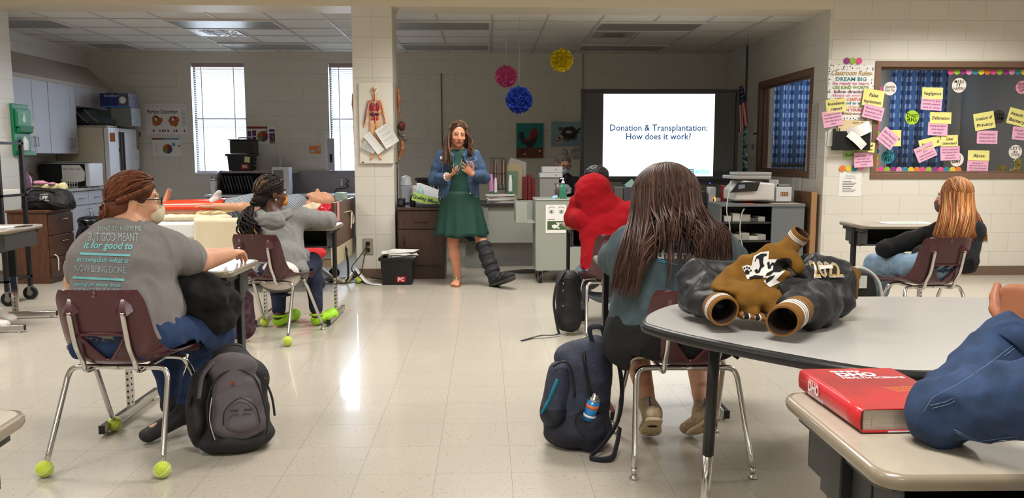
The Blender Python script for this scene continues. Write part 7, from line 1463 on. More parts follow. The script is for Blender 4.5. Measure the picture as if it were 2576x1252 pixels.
def sitter(label,J,skm,top,bot,sleeves='long',g=1.0,topdisp=None,vox=.007,category='person',shoes=None,hood=False,cut_neck=True,shoem=None,topname='shirt',botname='jeans',hd=True,hands=True):
    """J: joints in world coordinates"""
    t = thing('person',label,category,(J['pel'].x,J['pel'].y,0)); out = {'root': t}
    S = SDF(.025); L,M3 = head(S,J['head'],J['face'],J.get('up',(0,0,1)),J.get('hs',1.0),J['neck'],.054*J.get('nw',1),detail=hd); out['L'] = L; out['M3'] = M3
    ax = (J['shR']-J['shL']).normalized(); hw = (J['shR']-J['shL']).length/2
    cw,ww,pw,dp = J.get('cw',hw*.80),J.get('ww',.15*g),J.get('pw',.17*g),J.get('dp',.10*g)
    spine = [J['neck'].lerp(J['chest'],.24),J['chest'],J['waist'],J['pel']]
    wid = [(cw*.72,dp*.6),(cw,dp),(ww,dp*.98),(pw,dp*1.1)]
    for a in range(3): S.ec(spine[a],spine[a+1],tuple(q*.83 for q in wid[a]),tuple(q*.83 for q in wid[a+1]),ax,.05)
    ar_ = J.get('ar',(.052,.044,.030))
    for s_ in 'LR':
        S.chain([J['sh'+s_],J['el'+s_],J['wr'+s_]],list(ar_)); S.cap(J['neck'].lerp(J['chest'],.3),J['sh'+s_],.05,.05,.04)
        S.chain([J['hip'+s_],J['kn'+s_]],[.075*g,.052*g]); c = J['kn'+s_].lerp(J['an'+s_],.33); S.chain([J['kn'+s_],c,J['an'+s_]],[.050*g,.052*g,.036])
        if hands:
            h = J.get('hd'+s_); hand(S,J['wr'+s_],h[0] if h else J['wr'+s_]-J['el'+s_],h[1] if h else V((0,0,1)),1.0,J.get('curl',(25,30,30,35)),4,(1 if s_ == 'L' else -1)*J.get('th',1))
        if J.get('toe'+s_) is not None: shoe(S,J['an'+s_]+V((0,0,-.035)),J['toe'+s_].lerp(J['an'+s_],.15),.028,.028)
    ck = J.get('chair'); kb = (lambda Q,D: chair_keep(Q,D,ck,.04)) if ck else None
    out['body'] = skin('body',[S.mesh(vox*.85,keep=kb)],skm,t)
    T = SDF(.03)
    for a in range(3): T.ec(spine[a],spine[a+1],tuple(q*1.06 for q in wid[a]),tuple(q*1.08 for q in wid[a+1]),ax,.05)
    r0 = J.get('sr',(.075,.062,.046)); cuts = []
    for s_ in 'LR':
        T.cap(J['neck'].lerp(J['chest'],.25),J['sh'+s_],.058,r0[0],.05)
        if sleeves == 'long': T.chain([J['sh'+s_],J['sh'+s_].lerp(J['el'+s_],.5),J['el'+s_],J['el'+s_].lerp(J['wr'+s_],.92)],[r0[0],(r0[0]+r0[1])/2,r0[1],r0[2]])
        else: e = J['sh'+s_].lerp(J['el'+s_],sleeves if isinstance(sleeves,float) else .7); T.chain([J['sh'+s_],e],[r0[0],r0[1]+.008])
    if J.get('belly'): T.ell(*J['belly'])
    hem = J.get('hem',J['pel'].z-.02)
    def disp(Q):
        d = wob(Q,24,2)*.005 + (np.abs(wob(Q*np.array([1,1,.6],np.float32),38,5))-.3)*.009
        if topdisp is not None: d = d + topdisp(Q)
        return d
    out['top'] = skin(topname,[T.mesh(vox,disp,keep=lambda Q,D: (lambda E_: chair_keep(Q,E_,ck) if ck else E_)(np.maximum(D,np.where(np.linalg.norm((Q[...,:2]-np.array([J['pel'].x,J['pel'].y])),axis=-1) < .34*g+.1,hem-Q[...,2],-1))))],top,t)
    B = SDF(.035); B.ec(J['waist'].lerp(J['pel'],.6),J['pel'],(pw,dp*1.12),(pw*1.06,dp*1.2),ax,.05)
    for s_ in 'LR':
        B.chain([J['hip'+s_],J['kn'+s_]],[.10*g,.072*g]); c = J['kn'+s_].lerp(J['an'+s_],.35); e = J['kn'+s_].lerp(J['an'+s_],J.get('cuff',.92)); B.chain([J['kn'+s_],c,e],[.068*g,.064*g,.05*min(g,1.1)])
    out['bot'] = skin(botname,[B.mesh(vox,lambda Q: wob(Q,42,4)*.004+(np.abs(wob(Q,30,7))-.3)*.006,keep=(lambda Q,D: chair_keep(Q,D,ck)) if ck else None)],bot,t)
    if shoem:
        for s_ in 'LR':
            if J.get('toe'+s_) is None: continue
            H = SDF(.02); shoe(H,J['an'+s_]+V((0,0,-.035)),J['toe'+s_],.048,.046); H.cap(J['an'+s_],J['an'+s_]+V((0,0,-.03)),.048,.05)
            skin('shoe',[H.mesh(.006,cuts=[((0,0,.004),(0,0,-1))])],shoem,t)
    out['bv'] = BVHTree.FromPolygons([tuple(q.co) for q in out['top'].data.vertices],[tuple(p.vertices) for p in out['top'].data.polygons])
    return out
def shirt_text(bv,body,x0,x1,ym,dy,size,mb,m=0,shear=0,bold=0,lift=.004):
    """lettering between pixels x0..x1 whose middle runs from ym to ym+dy, laid onto the cloth surface"""
    cu = MB(); cu.text(body,1,(0,0,0),(1,0,0),(0,0,1),align='LEFT',shear=shear,bold=bold,width=1)
    zs = [v[2] for v in cu.v]; h0,h1 = min(zs),max(zs); vs = []; ok = []
    for v in cu.v:
        px = x0+(x1-x0)*v[0]; py = ym+dy*v[0]-((v[2]-(h0+h1)/2)/(h1-h0))*size; q = proj(bv,px,py,lift); ok.append(q is not None); vs.append(q or V((0,0,0)))
    fs = [f for f in cu.f if all(ok[i] for i in f)]; mb.add(vs,fs,m)
def barpx(bv,x0,y0,x1,y1,h,mb,m=0,n=24,lift=.004):
    vs = [proj(bv,x0+(x1-x0)*i/n,y0+(y1-y0)*i/n+d,lift) for d in (-h/2,h/2) for i in range(n+1)]
    for i in range(n):
        q = [vs[n+1+i],vs[n+2+i],vs[i+1],vs[i]]
        if all(q): mb.add(q,[(0,1,2,3)],m)
# ---- person in the grey slogan T-shirt
def q1(x,y,Y): return P(x,y,Y)
J = dict(hs=.96,head=q1(341,505,3.50),face=(.93,.35,-.05),neck=q1(325,575,3.44),shL=q1(238,632,3.38),shR=q1(418,628,3.50),chest=q1(312,655,3.40),waist=q1(312,770,3.33),pel=q1(320,860,3.30),
         elL=q1(200,705,3.52),wrL=q1(300,700,3.78),elR=q1(500,672,3.72),wrR=q1(545,648,3.93),hipL=q1(255,855,3.36),hipR=q1(400,850,3.38),knL=q1(420,860,3.82),knR=q1(545,840,3.74),
         anL=q1(430,1000,3.80),anR=q1(470,1020,3.62),toeL=V((-1.56,3.88,.035)),toeR=V((-1.50,3.46,.04)),cw=.19,ww=.185,pw=.205,dp=.13,sr=(.086,.080,.05),ar=(.08,.056,.034),hem=.52,nw=1.15,chair=((-1.505,3.36),R(-3)),
         belly=(q1(390,770,3.48),(.13,.14,.16)))
J['wrL'] = V((-1.50,3.82,.79)); J['wrR'] = V((-1.24,3.86,.80)); J['elR'] = V((-1.305,3.61,.795)); J['shL'].x += .03
tee = M('heather_grey_tee',(128,124,122),.9,var=.12,vscale=160,bump=.2,bscale=300)
A = sitter('person with red braided hair, glasses and a grey slogan T-shirt, seated front left',J,SKN,tee,denimB,.66,g=1.12,vox=.007,shoem=M('black_shoe',(24,24,26),.7))
t = A['root']; mb = MB(); zz = lambda x,y: (140+x/3.683,420+y/3.683)
tq = M('shirt_print_teal',(120,190,196),.8); tg = M('shirt_print_pale',(158,178,180),.8)
for s_,a,b,c,d,h,mm,shr,bo in (('MENT TO HARM ME',392,790,570,-4,44,1,0,0),('BUT GOD MEANT',300,765,645,4,78,1,0,0),('it for good to',258,712,728,12,92,0,.35,.02),('accomplish what is',195,675,858,16,62,0,.35,.015),('NOW BEING DONE,',178,655,940,22,72,1,0,0),('saving of many lives.',160,608,1085,14,46,0,.35,.012),('GENESIS 50:20',165,590,1138,5,36,1,0,0)):
    x0,y0 = zz(a,c); x1,y1 = zz(b,c+d); shirt_text(A['bv'],s_,x0,x1,y0,y1-y0,h/3.683,mb,mm,shr,bo)
for a,b,c,d in ((225,800,692,818),(158,1022,636,1045)): x0,y0 = zz(a,b); x1,y1 = zz(c,d); barpx(A['bv'],x0,y0,x1,y1,6,mb,0)
mb.build('shirt_lettering',[tq,tg],t)
L = A['L']; M3 = A['M3']; hr1 = [hm('hair_auburn',(98,52,32),.5),hm('hair_copper',(126,74,46),.4)]
HB = SDF(.02); HB.ell(L(0,-.018,.040),(.086,.102,.092),M3); HB.ell(L(0,-.06,-.045),(.082,.07,.068),M3); HB.ell(L(0,.085,-.03),(.065,.062,.085),M3,.012,True); HB.ell(L(.015,-.115,-.066),(.040,.028,.032),M3)
skin('hair_base',[HB.mesh(.0055,lambda Q: wob(Q,95,2)*.0035)],hr1[0],t)
def h1(i,rn):
    b = rn.uniform(30,150); side = rn.choice((-1,1)); g0 = rn.uniform(0,60); k = rn.uniform(1.0,1.06); pts = []; dS = V((0,math.cos(R(b)),math.sin(R(b))))
    st_ = V((side*math.sin(R(g0)),dS.y*math.cos(R(g0)),dS.z*math.cos(R(g0)))); en = V((side*rn.uniform(.1,.5),-1,-.55)).normalized()
    for q in np.linspace(0,1,6):
        d = (st_*(1-q)+en*q); d = d.normalized() if d.length > .1 else V((0,-1,0)); w_ = .004*math.sin(q*18+i); pts.append(L(d.x*.09*k+w_,d.y*.105*k-.018,d.z*.096*k+.036))
    pts.append(L(rn.uniform(-.03,.04),-.112,-.062+rn.uniform(-.02,.02))); return pts
tubehair('hair',hr1,t,3,300,h1,.0048,.002,5,3,.6,2)
def bun(i,rn):
    a0 = rn.uniform(0,6.28); rr = rn.uniform(.024,.046); tl_ = rn.uniform(-.5,.5); c = V((.015,-.118,-.066)); return [L(c.x+rr*1.2*math.cos(a0+k*.7),c.y-.012*math.sin(tl_*3)-.016*math.cos(k),c.z+rr*math.sin(a0+k*.7)+tl_*.01) for k in range(7)]
tubehair('hair_bun',hr1,t,5,70,bun,.0055,.003,5,3,.7,2)
mb = MB()
for k in range(40):                                   # braid running from the forehead round behind the ear
    q = k/39; d = V((.75,.75,.35)).normalized()*(1-q)+V((.9,-.55,-.35)).normalized()*q; d.normalize(); c = L(d.x*.094,d.y*.108-.015,d.z*.10+.030); mb.ball(c+(V(M3.col[2])*(.006 if k % 2 else -.006)),(.0105,.0105,.009),k % 2,8)
mb.build('braid',hr1,t)
def glasses(L,par,s=1,m=None):
    m = m or M('dark_glasses_frame',(36,28,30),.3); mb = MB()
    for q in (-1,1):
        ring = [L(q*(.034+.026*math.copysign(abs(math.cos(a))**.7,math.cos(a))),.112-.004*abs(math.cos(a)),.006+.020*math.copysign(abs(math.sin(a))**.7,math.sin(a))) for a in np.linspace(0,2*math.pi,20,endpoint=False)]; mb.tube(ring,.0024*s,6,closed=True)
        mb.tube([L(q*.060,.108,.012),L(q*.074,.09,.012),L(q*.082,.0,.006),L(q*.080,-.012,-.006)],.0024*s,6,sub=3)
    mb.tube([L(-.008,.112,.012),L(0,.114,.015),L(.008,.112,.012)],.0022*s,6); return mb.build('glasses',m,par)
glasses(L,t)
def mask(L,M3,par,m,vox=.004):
    S = SDF(.012); S.ell(L(0,.075,-.058),(.052,.044,.047),M3); S.ell(L(0,.100,-.035),(.02,.022,.022),M3); f = V(M3.col[1]); u = V(M3.col[2])
    o = skin('face_mask',[S.mesh(vox,cuts=[(L(0,.045,0),-f),(L(0,0,-.012),u)])],m,par)
    mb = MB()
    for q in (-1,1): mb.tube([L(q*.052,.07,-.03),L(q*.078,.01,-.005),L(q*.083,-.012,.012),L(q*.084,-.02,-.012),L(q*.078,.0,-.04),L(q*.05,.06,-.085)],.0016,5,sub=4)
    mb.build('ear_loop',m,par); return o
mask(L,M3,t,M('cream_mask',(214,202,172),.8))
eyes_(L,V(M3.col[1]),V(M3.col[2]),t,1)
mb = MB(); mb.ball(L(.083,-.005,-.045),.004,0,8); mb.build('earring',chrome,t)
S = SDF(.04); S.ell(q1(505,745,3.62),(.13,.12,.11)); S.ell(q1(540,800,3.66),(.09,.11,.08)); S.ell(q1(470,715,3.60),(.08,.1,.06)); S.cap(q1(470,720,3.6),q1(580,760,3.7),.06,.05)
tag(skin('bundled_jacket',[S.mesh(.008,lambda Q: wob(Q,38,3)*.014+wob(Q,85,5)*.004)],M('black_fleece',(18,18,20),.95,bump=.3,bscale=200)),'black jacket bundled on the lap of the person in the grey T-shirt','jacket')
# ---- person with long box braids in a grey hoodie
J = dict(head=q1(684,487,5.92),face=(.80,.58,-.02),neck=q1(690,545,5.88),shL=q1(650,572,5.80),shR=q1(762,548,5.95),chest=q1(700,590,5.85),waist=q1(712,650,5.75),pel=q1(700,702,5.66),
         elL=V((-1.60,6.05,.78)),wrL=V((-1.42,6.2,.79)),elR=V((-1.185,6.02,.795)),wrR=V((-1.36,6.22,.80)),hipL=q1(680,700,5.70),hipR=q1(745,695,5.72),knL=q1(700,688,6.08),knR=q1(785,660,6.08),anL=q1(702,786,5.96),anR=q1(797,786,6.0),
         toeL=V((-1.50,6.17,.035)),toeR=V((-1.205,6.17,.035)),cw=.16,ww=.15,pw=.165,dp=.10,sr=(.074,.060,.046),ar=(.05,.042,.03),hem=.46,chair=((-1.50,5.63),R(-14)))
hoodg = M('heather_hoodie',(136,136,134),.95,var=.25,vscale=130,bump=.35,bscale=240)
A = sitter('person with long box braids in a grey hoodie leaning on a desk, back to us',J,SKD,hoodg,denimD,'long',1.0,vox=.0075,topname='hoodie',hd=True)
t = A['root']; L = A['L']; M3 = A['M3']
S = SDF(.02); nb = J['neck']
for a in np.linspace(0,2*math.pi,12,endpoint=False): S.cap(nb+V((.098*math.cos(a),.085*math.sin(a)-.02,.022+.02*math.sin(a))),nb+V((.098*math.cos(a+.53),.085*math.sin(a+.53)-.02,.022+.02*math.sin(a+.53))),.034,.034)
S.ell(nb+V((.0,-.115,-.03)),(.11,.045,.065)); skin('hood',[S.mesh(.007,lambda Q: wob(Q*np.array([1,1,2.2],np.float32),45,3)*.006)],hoodg,t)
S = SDF(.03); S.ec(q1(712,676,5.74),q1(716,692,5.72),(.17,.118),(.175,.125),(1,0,0)); S.ec(q1(762,640,5.86),q1(770,692,5.9),(.05,.06),(.02,.03),(1,0,0)); skin('hoodie_hem',[S.mesh(.008,lambda Q: wob(Q,50,1)*.005)],hoodg,t)
S = SDF(.02); S.ec(q1(700,688,5.64),q1(700,694,5.64),(.150,.10),(.155,.10),(1,0,0)); skin('undershirt',[S.mesh(.008)],M('white_cotton',(214,206,198),.9),t)
br = [hm('braid_black',(30,22,20),.4),hm('braid_gold',(150,112,66),.3)]
HB = SDF(.02); HB.ell(L(0,-.018,.042),(.090,.106,.096),M3); HB.ell(L(0,.085,-.04),(.062,.065,.10),M3,.012,True); HB.ell(L(0,-.08,-.04),(.06,.05,.06),M3); skin('hair_base',[HB.mesh(.006)],br[0],t)
rn = random.Random(4); mb = MB(); tie = L(-.02,-.125,-.075)
for i in range(110):
    b = rn.uniform(28,160); side = rn.choice((-1,1)); g0 = R(rn.uniform(0,75)); st_ = V((side*math.sin(g0),math.cos(R(b))*math.cos(g0),math.sin(R(b))*math.cos(g0))); en = V((side*.25,-1,-.45)).normalized(); pts = []
    for q in np.linspace(0,1,5): d = (st_*(1-q)+en*q); d = d.normalized() if d.length > .1 else V((0,-1,.2)); pts.append(L(d.x*.098,d.y*.112-.018,d.z*.102+.038))
    pts.append(tie+V((rn.uniform(-.02,.02),rn.uniform(-.02,.02),rn.uniform(-.015,.015))))
    cp = crom(pts,9); cp = [p+V((.003*math.sin(j*2.1+i),.003*math.cos(j*2.1),.003*math.sin(j*1.7))) for j,p in enumerate(cp)]
    mb.tube(cp,[.0062+.0014*(j % 2) for j in range(len(cp))],6,m=1 if rn.random() < .16 else 0)
for i in range(75):
    ex = P(rn.uniform(612,662),rn.uniform(560,605),5.74+rn.uniform(-.05,.03)); m1 = tie.lerp(ex,.35)+V((-.045+rn.uniform(-.03,.03),-.05,.0)); m2 = tie.lerp(ex,.7)+V((-.04+rn.uniform(-.03,.03),-.05,0))
    cp = crom([tie,m1,m2,ex,ex+V((rn.uniform(-.03,.03),0,-.03))],10); cp = [p+V((.003*math.sin(j*2.1+i),0,.003*math.sin(j*1.7+i))) for j,p in enumerate(cp)]
    mb.tube(cp,[(.0058+.0013*(j % 2))*(1 if j < 30 else .6) for j in range(len(cp))],6,m=1 if rn.random() < .1 else 0)
mb.build('hair',br,t)
mb = MB(); mb.lathe([(.03,-.012),(.036,0),(.03,.012)],tie,16,axis=(.3,.4,.8)); mb.build('hair_tie',blackp,t)
eyes_(L,V(M3.col[1]),V(M3.col[2]),t,1); mask(L,M3,t,M('orange_mask',(196,130,60),.8),.005); mb = MB(); mb.ball(L(.086,-.004,-.042),.0065,0,10); mb.build('earring',white_p,t)
lime = M('lime_clog',(150,205,24),.45,bump=.05)
for an,toe,lb in ((J['anL'],J['toeL'],0),(J['anR'],J['toeR'],1)):
    S = SDF(.02); a = V((an.x,an.y-.03,.045)); S.ec(a,V((toe.x,toe.y,.04)),(.040,.040),(.054,.036),(1,0,0)); S.ell(V((toe.x,toe.y+.01,.055)),(.050,.05,.038)); S.ell(a+V((0,.0,.045)),(.032,.05,.035),None,.01,True)
    o = skin('clog',[S.mesh(.005,cuts=[((0,0,.003),(0,0,-1))])],lime,t)
    mb = MB(); mb.tube([a+V((.042,.06,.03)),a+V((.04,-.02,.042)),a+V((0,-.055,.046)),a+V((-.04,-.02,.042)),a+V((-.042,.06,.03))],.006,6,sub=4,flat=1.5)
    mb.build('clog_strap',[lime,M('vent_hole',(70,96,20),.8)],t)
# ---- person in the red hoodie, hood up
J = dict(head=q1(1488,486,5.92),face=(-.45,.85,-.35),up=(-.1,.3,1),neck=q1(1508,524,5.85),shL=q1(1472,552,5.84),shR=q1(1596,534,5.80),chest=q1(1528,575,5.78),waist=q1(1530,650,5.66),pel=q1(1525,715,5.56),
         elL=V((.685,6.05,.80)),wrL=q1(1452,505,6.02),elR=V((1.14,6.05,.80)),wrR=V((.98,6.15,.93)),hipL=q1(1498,705,5.60),hipR=q1(1560,705,5.60),knL=q1(1468,690,5.98),knR=q1(1570,690,6.02),anL=q1(1462,780,6.0),anR=q1(1560,780,6.0),toeL=V((.66,6.2,.035)),toeR=V((1.0,6.2,.035)),
         cw=.185,ww=.175,pw=.17,dp=.11,sr=(.084,.076,.058),hdL=(V((.1,-.2,1)),V((-1,0,0))),curl=(70,70,70,70),hem=.47,chair=((.90,5.53),R(3)))
redh = M('red_fleece_hoodie',(136,10,20),.95,bump=.25,bscale=160,spec=.2)
A = sitter('person in a red hoodie with the hood up resting head on hand',J,SKD,redh,M('washed_jeans',(110,118,130),.9,var=.5,vscale=30,col2=(60,66,84)),'long',1.0,vox=.0075,topname='hoodie',shoem=M('black_shoe',(24,24,26),.7))
t = A['root']; L = A['L']; M3 = A['M3']
S = SDF(.03); S.ell(L(0,-.035,.015),(.132,.130,.128),M3); S.ec(J['neck']+V((.02,-.02,-.05)),J['head']+V((0,-.04,-.02)),(.165,.11),(.128,.12),(1,0,0),.05); S.ell(L(0,.115,.015),(.082,.09,.115),M3,.02,True)
skin('hood',[S.mesh(.007,lambda Q: wob(Q,30,2)*.006+wob(Q,70,7)*.003)],redh,t)
S = SDF(.01); S.ell(q1(1500,440,5.98),(.095,.08,.075)); skin('hair',[S.mesh(.006,lambda Q: wob(Q,180,2)*.006)],hm('hair_black_curls',(20,18,18),.2),t)
# ---- masked person with grey hair behind the desk
def q2(x,y,d=0): return P(x,y,9.95+d)
J = dict(head=q2(1417,412),face=(.22,-.92,-.42),neck=q2(1412,437,.03),shL=q2(1382,457,.03),shR=q2(1447,457,.03),chest=q2(1414,475,.02),waist=q2(1414,515,.0),pel=q2(1414,545,.05),elL=q2(1376,490,-.05),wrL=q2(1404,497,-.2),elR=q2(1454,490,-.05),wrR=q2(1438,482,-.2),hipL=q2(1400,545),hipR=q2(1428,545),knL=q2(1396,550,-.05),knR=q2(1432,550,-.05),anL=V((.9,9.9,.06)),anR=V((1.1,9.9,.06)),
         cw=.15,ww=.15,dp=.1,sr=(.066,.06,.048),hem=.4,hdR=(V((-.6,-.3,.5)),V((.3,-.8,.3))))
blk = M('black_top',(20,20,24),.8); A = sitter('masked person with grey hair in a bun and glasses behind the desk',J,SKN,blk,M('dark_trousers',(30,30,36),.9),'long',.9,vox=.0075)
t = A['root']; L = A['L']; M3 = A['M3']; gy = [hm('hair_grey',(128,118,112),.3)]
HB = SDF(.02); HB.ell(L(0,-.02,.045),(.084,.098,.088),M3); HB.ell(L(0,-.03,.145),(.048,.05,.042),M3); HB.ell(L(0,.085,-.03),(.062,.06,.09),M3,.012,True); skin('hair_base',[HB.mesh(.006,lambda Q: wob(Q,110,2)*.004)],gy[0],t)
def h2(i,rn):
    a = R(rn.uniform(40,320)); k = rn.uniform(1,1.04); return [L(math.sin(a)*math.sin(R(th))*.086*k,math.cos(a)*math.sin(R(th))*.10*k-.02,math.cos(R(th))*.092*k+.043) for th in (100,75,50,25)] + [L(rn.uniform(-.02,.02),-.03+rn.uniform(-.02,.02),.15+rn.uniform(-.02,.03))]
tubehair('hair',gy,t,9,150,h2,.0045,.002,5,3,.6,1); glasses(L,t,1.3,M('tortoise_frame',(70,36,28),.3)); mask(L,M3,t,M('surgical_blue',(176,196,212),.8),.005); eyes_(L,V(M3.col[1]),V(M3.col[2]),t)
mb = MB(); mb.tube([q2(1402,440,-.05),q2(1405,458,-.12),q2(1412,485,-.13),q2(1420,458,-.12),q2(1426,440,-.05)],.007,6,sub=4,flat=.4); mb.build('lanyard',M('purple_lanyard',(96,60,130),.7),t)
plaid = stripe('plaid_sleeve',(150,130,134),(40,30,36),30)
for s_ in 'LR': S = SDF(.02); S.chain([J['sh'+s_]+V((0,0,.004)),J['sh'+s_].lerp(J['el'+s_],.6)],[.072,.069]); skin('plaid_sleeve',[S.mesh(.008)],plaid,t)
mb = MB()
for s_ in 'R': S = SDF(.006); hand(S,J['wrR'],V((-.6,-.3,.5)),V((.3,-.8,.3)),1.12,(40,40,40,40),4,-1); skin('glove',[S.mesh(.005)],M('pale_glove',(200,198,200),.6),t)
# ---- blonde person by the right wall
J = dict(head=q1(2400,497,5.34),face=(-.80,.60,-.05),neck=q1(2410,548,5.30),shL=q1(2362,585,5.40),shR=q1(2448,582,5.22),chest=q1(2402,610,5.28),waist=q1(2402,655,5.22),pel=V((2.98,5.18,.53)),
         elL=V((2.86,5.55,.62)),wrL=V((2.92,5.55,.60)),elR=q1(2322,642,5.28),wrR=q1(2330,688,5.44),hipL=V((2.90,5.24,.52)),hipR=V((3.06,5.20,.52)),knL=V((3.0,5.78,.49)),knR=V((2.87,5.72,.49)),anL=V((2.98,5.88,.09)),anR=V((2.85,5.80,.09)),toeL=V((2.96,6.02,.035)),toeR=V((2.82,5.94,.035)),
         cw=.14,ww=.135,pw=.15,dp=.10,sr=(.072,.062,.050),hem=.50,chair=((2.98,5.27),R(6)))
A = sitter('person with long strawberry blonde hair in a black hoodie by the right wall',J,SKN,M('black_hoodie',(20,20,22),.95,bump=.3,bscale=200),denimL,'long',.95,vox=.0075,topname='hoodie',shoem=M('white_shoe',(200,198,194),.6))
t = A['root']; L = A['L']; M3 = A['M3']
hb = [hm('hair_strawberry',(176,110,60),.35),hm('hair_blonde',(206,150,92),.35),hm('hair_copper_brown',(136,78,44),.35)]
HB = SDF(.02); HB.ell(L(0,-.02,.042),(.086,.102,.094),M3); HB.ell(L(0,.085,-.035),(.058,.055,.1),M3,.012,True); HB.ec(L(0,-.05,-.02),P(2418,585,5.16),(.07,.05),(.10,.04),(1,0,0),.03); skin('hair_base',[HB.mesh(.007)],hb[2],t)
def h3(i,rn):
    ph_ = rn.uniform(-112,125); b = rn.uniform(60,100); k = rn.uniform(1.0,1.06); hc_ = L(0,-.018,.036); f_3 = V(M3.col[1]); d0 = (f_3*math.cos(R(b))+V((0,0,math.sin(R(b))))).normalized(); d1 = V((math.sin(R(ph_)),-math.cos(R(ph_)),rn.uniform(-.2,.1))).normalized(); pts = []
    if d1.dot(f_3) > .55: d1 = (d1-f_3*(d1.dot(f_3)-.5)).normalized()
    for g in (0,.3,.6,.85,1): d = d0.slerp(d1,g).normalized(); pts.append(hc_+V((d.x*.096,d.y*.096,d.z*.102))*k)
    u_ = min(1,max(0,.5+ph_/235+rn.uniform(-.06,.06))); ex = P(2346+138*u_,rn.uniform(588,608)+4*u_,5.24-.13*math.sin(math.pi*u_)-rn.uniform(0,.02)); l = pts[-1]
    m1 = l.lerp(ex,.33); m2 = l.lerp(ex,.66); m1.x = l.x*.78+ex.x*.22; m1.y = l.y*.7+ex.y*.3; m2.x = l.x*.35+ex.x*.65; m2.y = l.y*.2+ex.y*.8
    return pts+[m1,m2,ex]
tubehair('hair',hb,t,13,720,h3,.0048,.0012,5,3,.5,3); mask(L,M3,t,M('patterned_mask',(96,74,66),.8),.005); eyes_(L,V(M3.col[1]),V(M3.col[2]),t)
# ---- person in the teal shirt with very long brown hair
J = dict(head=q1(1672,503,3.36),face=(0,1,-.1),neck=q1(1680,590,3.27),shL=q1(1588,632,3.26),shR=q1(1790,628,3.26),chest=q1(1685,660,3.25),waist=q1(1688,760,3.22),pel=q1(1690,850,3.22),
         elL=q1(1556,650,3.62),wrL=V((.66,3.86,.79)),elR=q1(1832,655,3.60),wrR=V((1.06,3.86,.79)),hipL=q1(1592,858,3.28),hipR=q1(1798,858,3.28),knL=V((.70,3.80,.47)),knR=V((1.02,3.80,.47)),anL=q1(1630,1018,3.38),anR=q1(1768,1022,3.38),cw=.22,ww=.225,pw=.275,dp=.14,
         sr=(.098,.085,.062),ar=(.075,.058,.036),hem=.59,hs=1.02,cuff=.42,nw=1.1,chair=((.825,3.27),R(-1)))
teal = M('slate_teal_tee',(70,86,92),.9,var=.12,vscale=30,bump=.2,bscale=300)
A = sitter('person with very long brown hair in a slate teal shirt, seated with back to us',J,SKN,teal,M('black_shorts',(18,18,20),.85),'long',1.22,vox=.0075,botname='black_leggings')
t = A['root']; L = A['L']; M3 = A['M3']; mb = MB(); zq = lambda x,y: (1460+x/3.682,420+y/3.682)
for s_,a,b,c,d,h,mm,shr,bo in (('trouble',720,1210,680,0,95,0,.3,.02),('this mouth',700,1290,808,10,82,1,0,.03)):
    x0,y0 = zq(a,c); x1,y1 = zq(b,c+d); shirt_text(A['bv'],s_,x0,x1,y0,y1-y0,h/3.682,mb,mm,shr,bo)
for a,b,c,d in ((690,850,830,878),(700,868,900,905),(1040,735,1220,745)): x0,y0 = zq(a,b); x1,y1 = zq(c,d); barpx(A['bv'],x0,y0,x1,y1,2,mb,0)
mb.build('shirt_lettering',[M('script_blue',(80,160,190),.8),M('print_cream',(206,196,188),.8)],t)
lb = [hm('hair_chestnut',(84,58,48),.25),hm('hair_chestnut_light',(104,74,60),.25),hm('hair_chestnut_dark',(66,45,38),.25)]
HB = SDF(.03); HB.ell(L(0,-.03,.035),(.118,.118,.112),M3); HB.ell(L(0,-.04,-.06),(.112,.085,.10),M3); HB.ell(L(0,.1,-.03),(.07,.06,.1),M3,.012,True); skin('hair_base',[HB.mesh(.007)],lb[2],t)
def h4(i,rn):
    ph_ = rn.uniform(-118,118); b = rn.uniform(62,100); k = rn.uniform(1.0,1.05); d0 = V((.04*rn.uniform(-1,1),math.cos(R(b)),math.sin(R(b)))); d1 = V((math.sin(R(ph_)),-math.cos(R(ph_)),rn.uniform(-.18,.12))).normalized(); pts = []
    for g in (0,.3,.6,.85,1): d = d0.slerp(d1,g) if d0.length > .9 else d1; d = d.normalized(); w_ = 1+.06*g; pts.append(L(d.x*.126*k*w_,d.y*.124*k-.026,d.z*.120*k+.030))
    l = pts[-1]; u_ = min(1,max(0,.5+ph_/225+rn.uniform(-.05,.05))); mid_ = abs(u_-.52) < .17
    if mid_ and rn.random() < .72: u_ = rn.choice((rn.uniform(.15,.34),rn.uniform(.70,.9))); mid_ = False
    if u_ < .35: ex = q1(1542+190*u_,rn.uniform(680,755),3.05)
    elif mid_: ex = q1(1545+285*u_+rn.uniform(-8,8),rn.choice((rn.uniform(575,625),rn.uniform(600,740))),3.08)
    else: ex = q1(1545+298*u_,rn.uniform(615,668),3.07)
    ex.y = 3.085-.04*math.sin(math.pi*u_)+rn.uniform(-.012,.006)
    m1 = l.lerp(ex,.33); m2 = l.lerp(ex,.66); m1.y = l.y*.75+ex.y*.25; m1.x = l.x*.78+ex.x*.22; m2.y = ex.y+rn.uniform(-.008,.004); m2.x = l.x*.2+ex.x*.8
    return pts+[m1,m2,ex]
tubehair('hair',lb,t,17,820,h4,.0050,.0009,5,4,.5,3)
sk_ = M('sneaker_knit',(192,170,140),.9,var=.3,vscale=60,bump=.3,bscale=150)
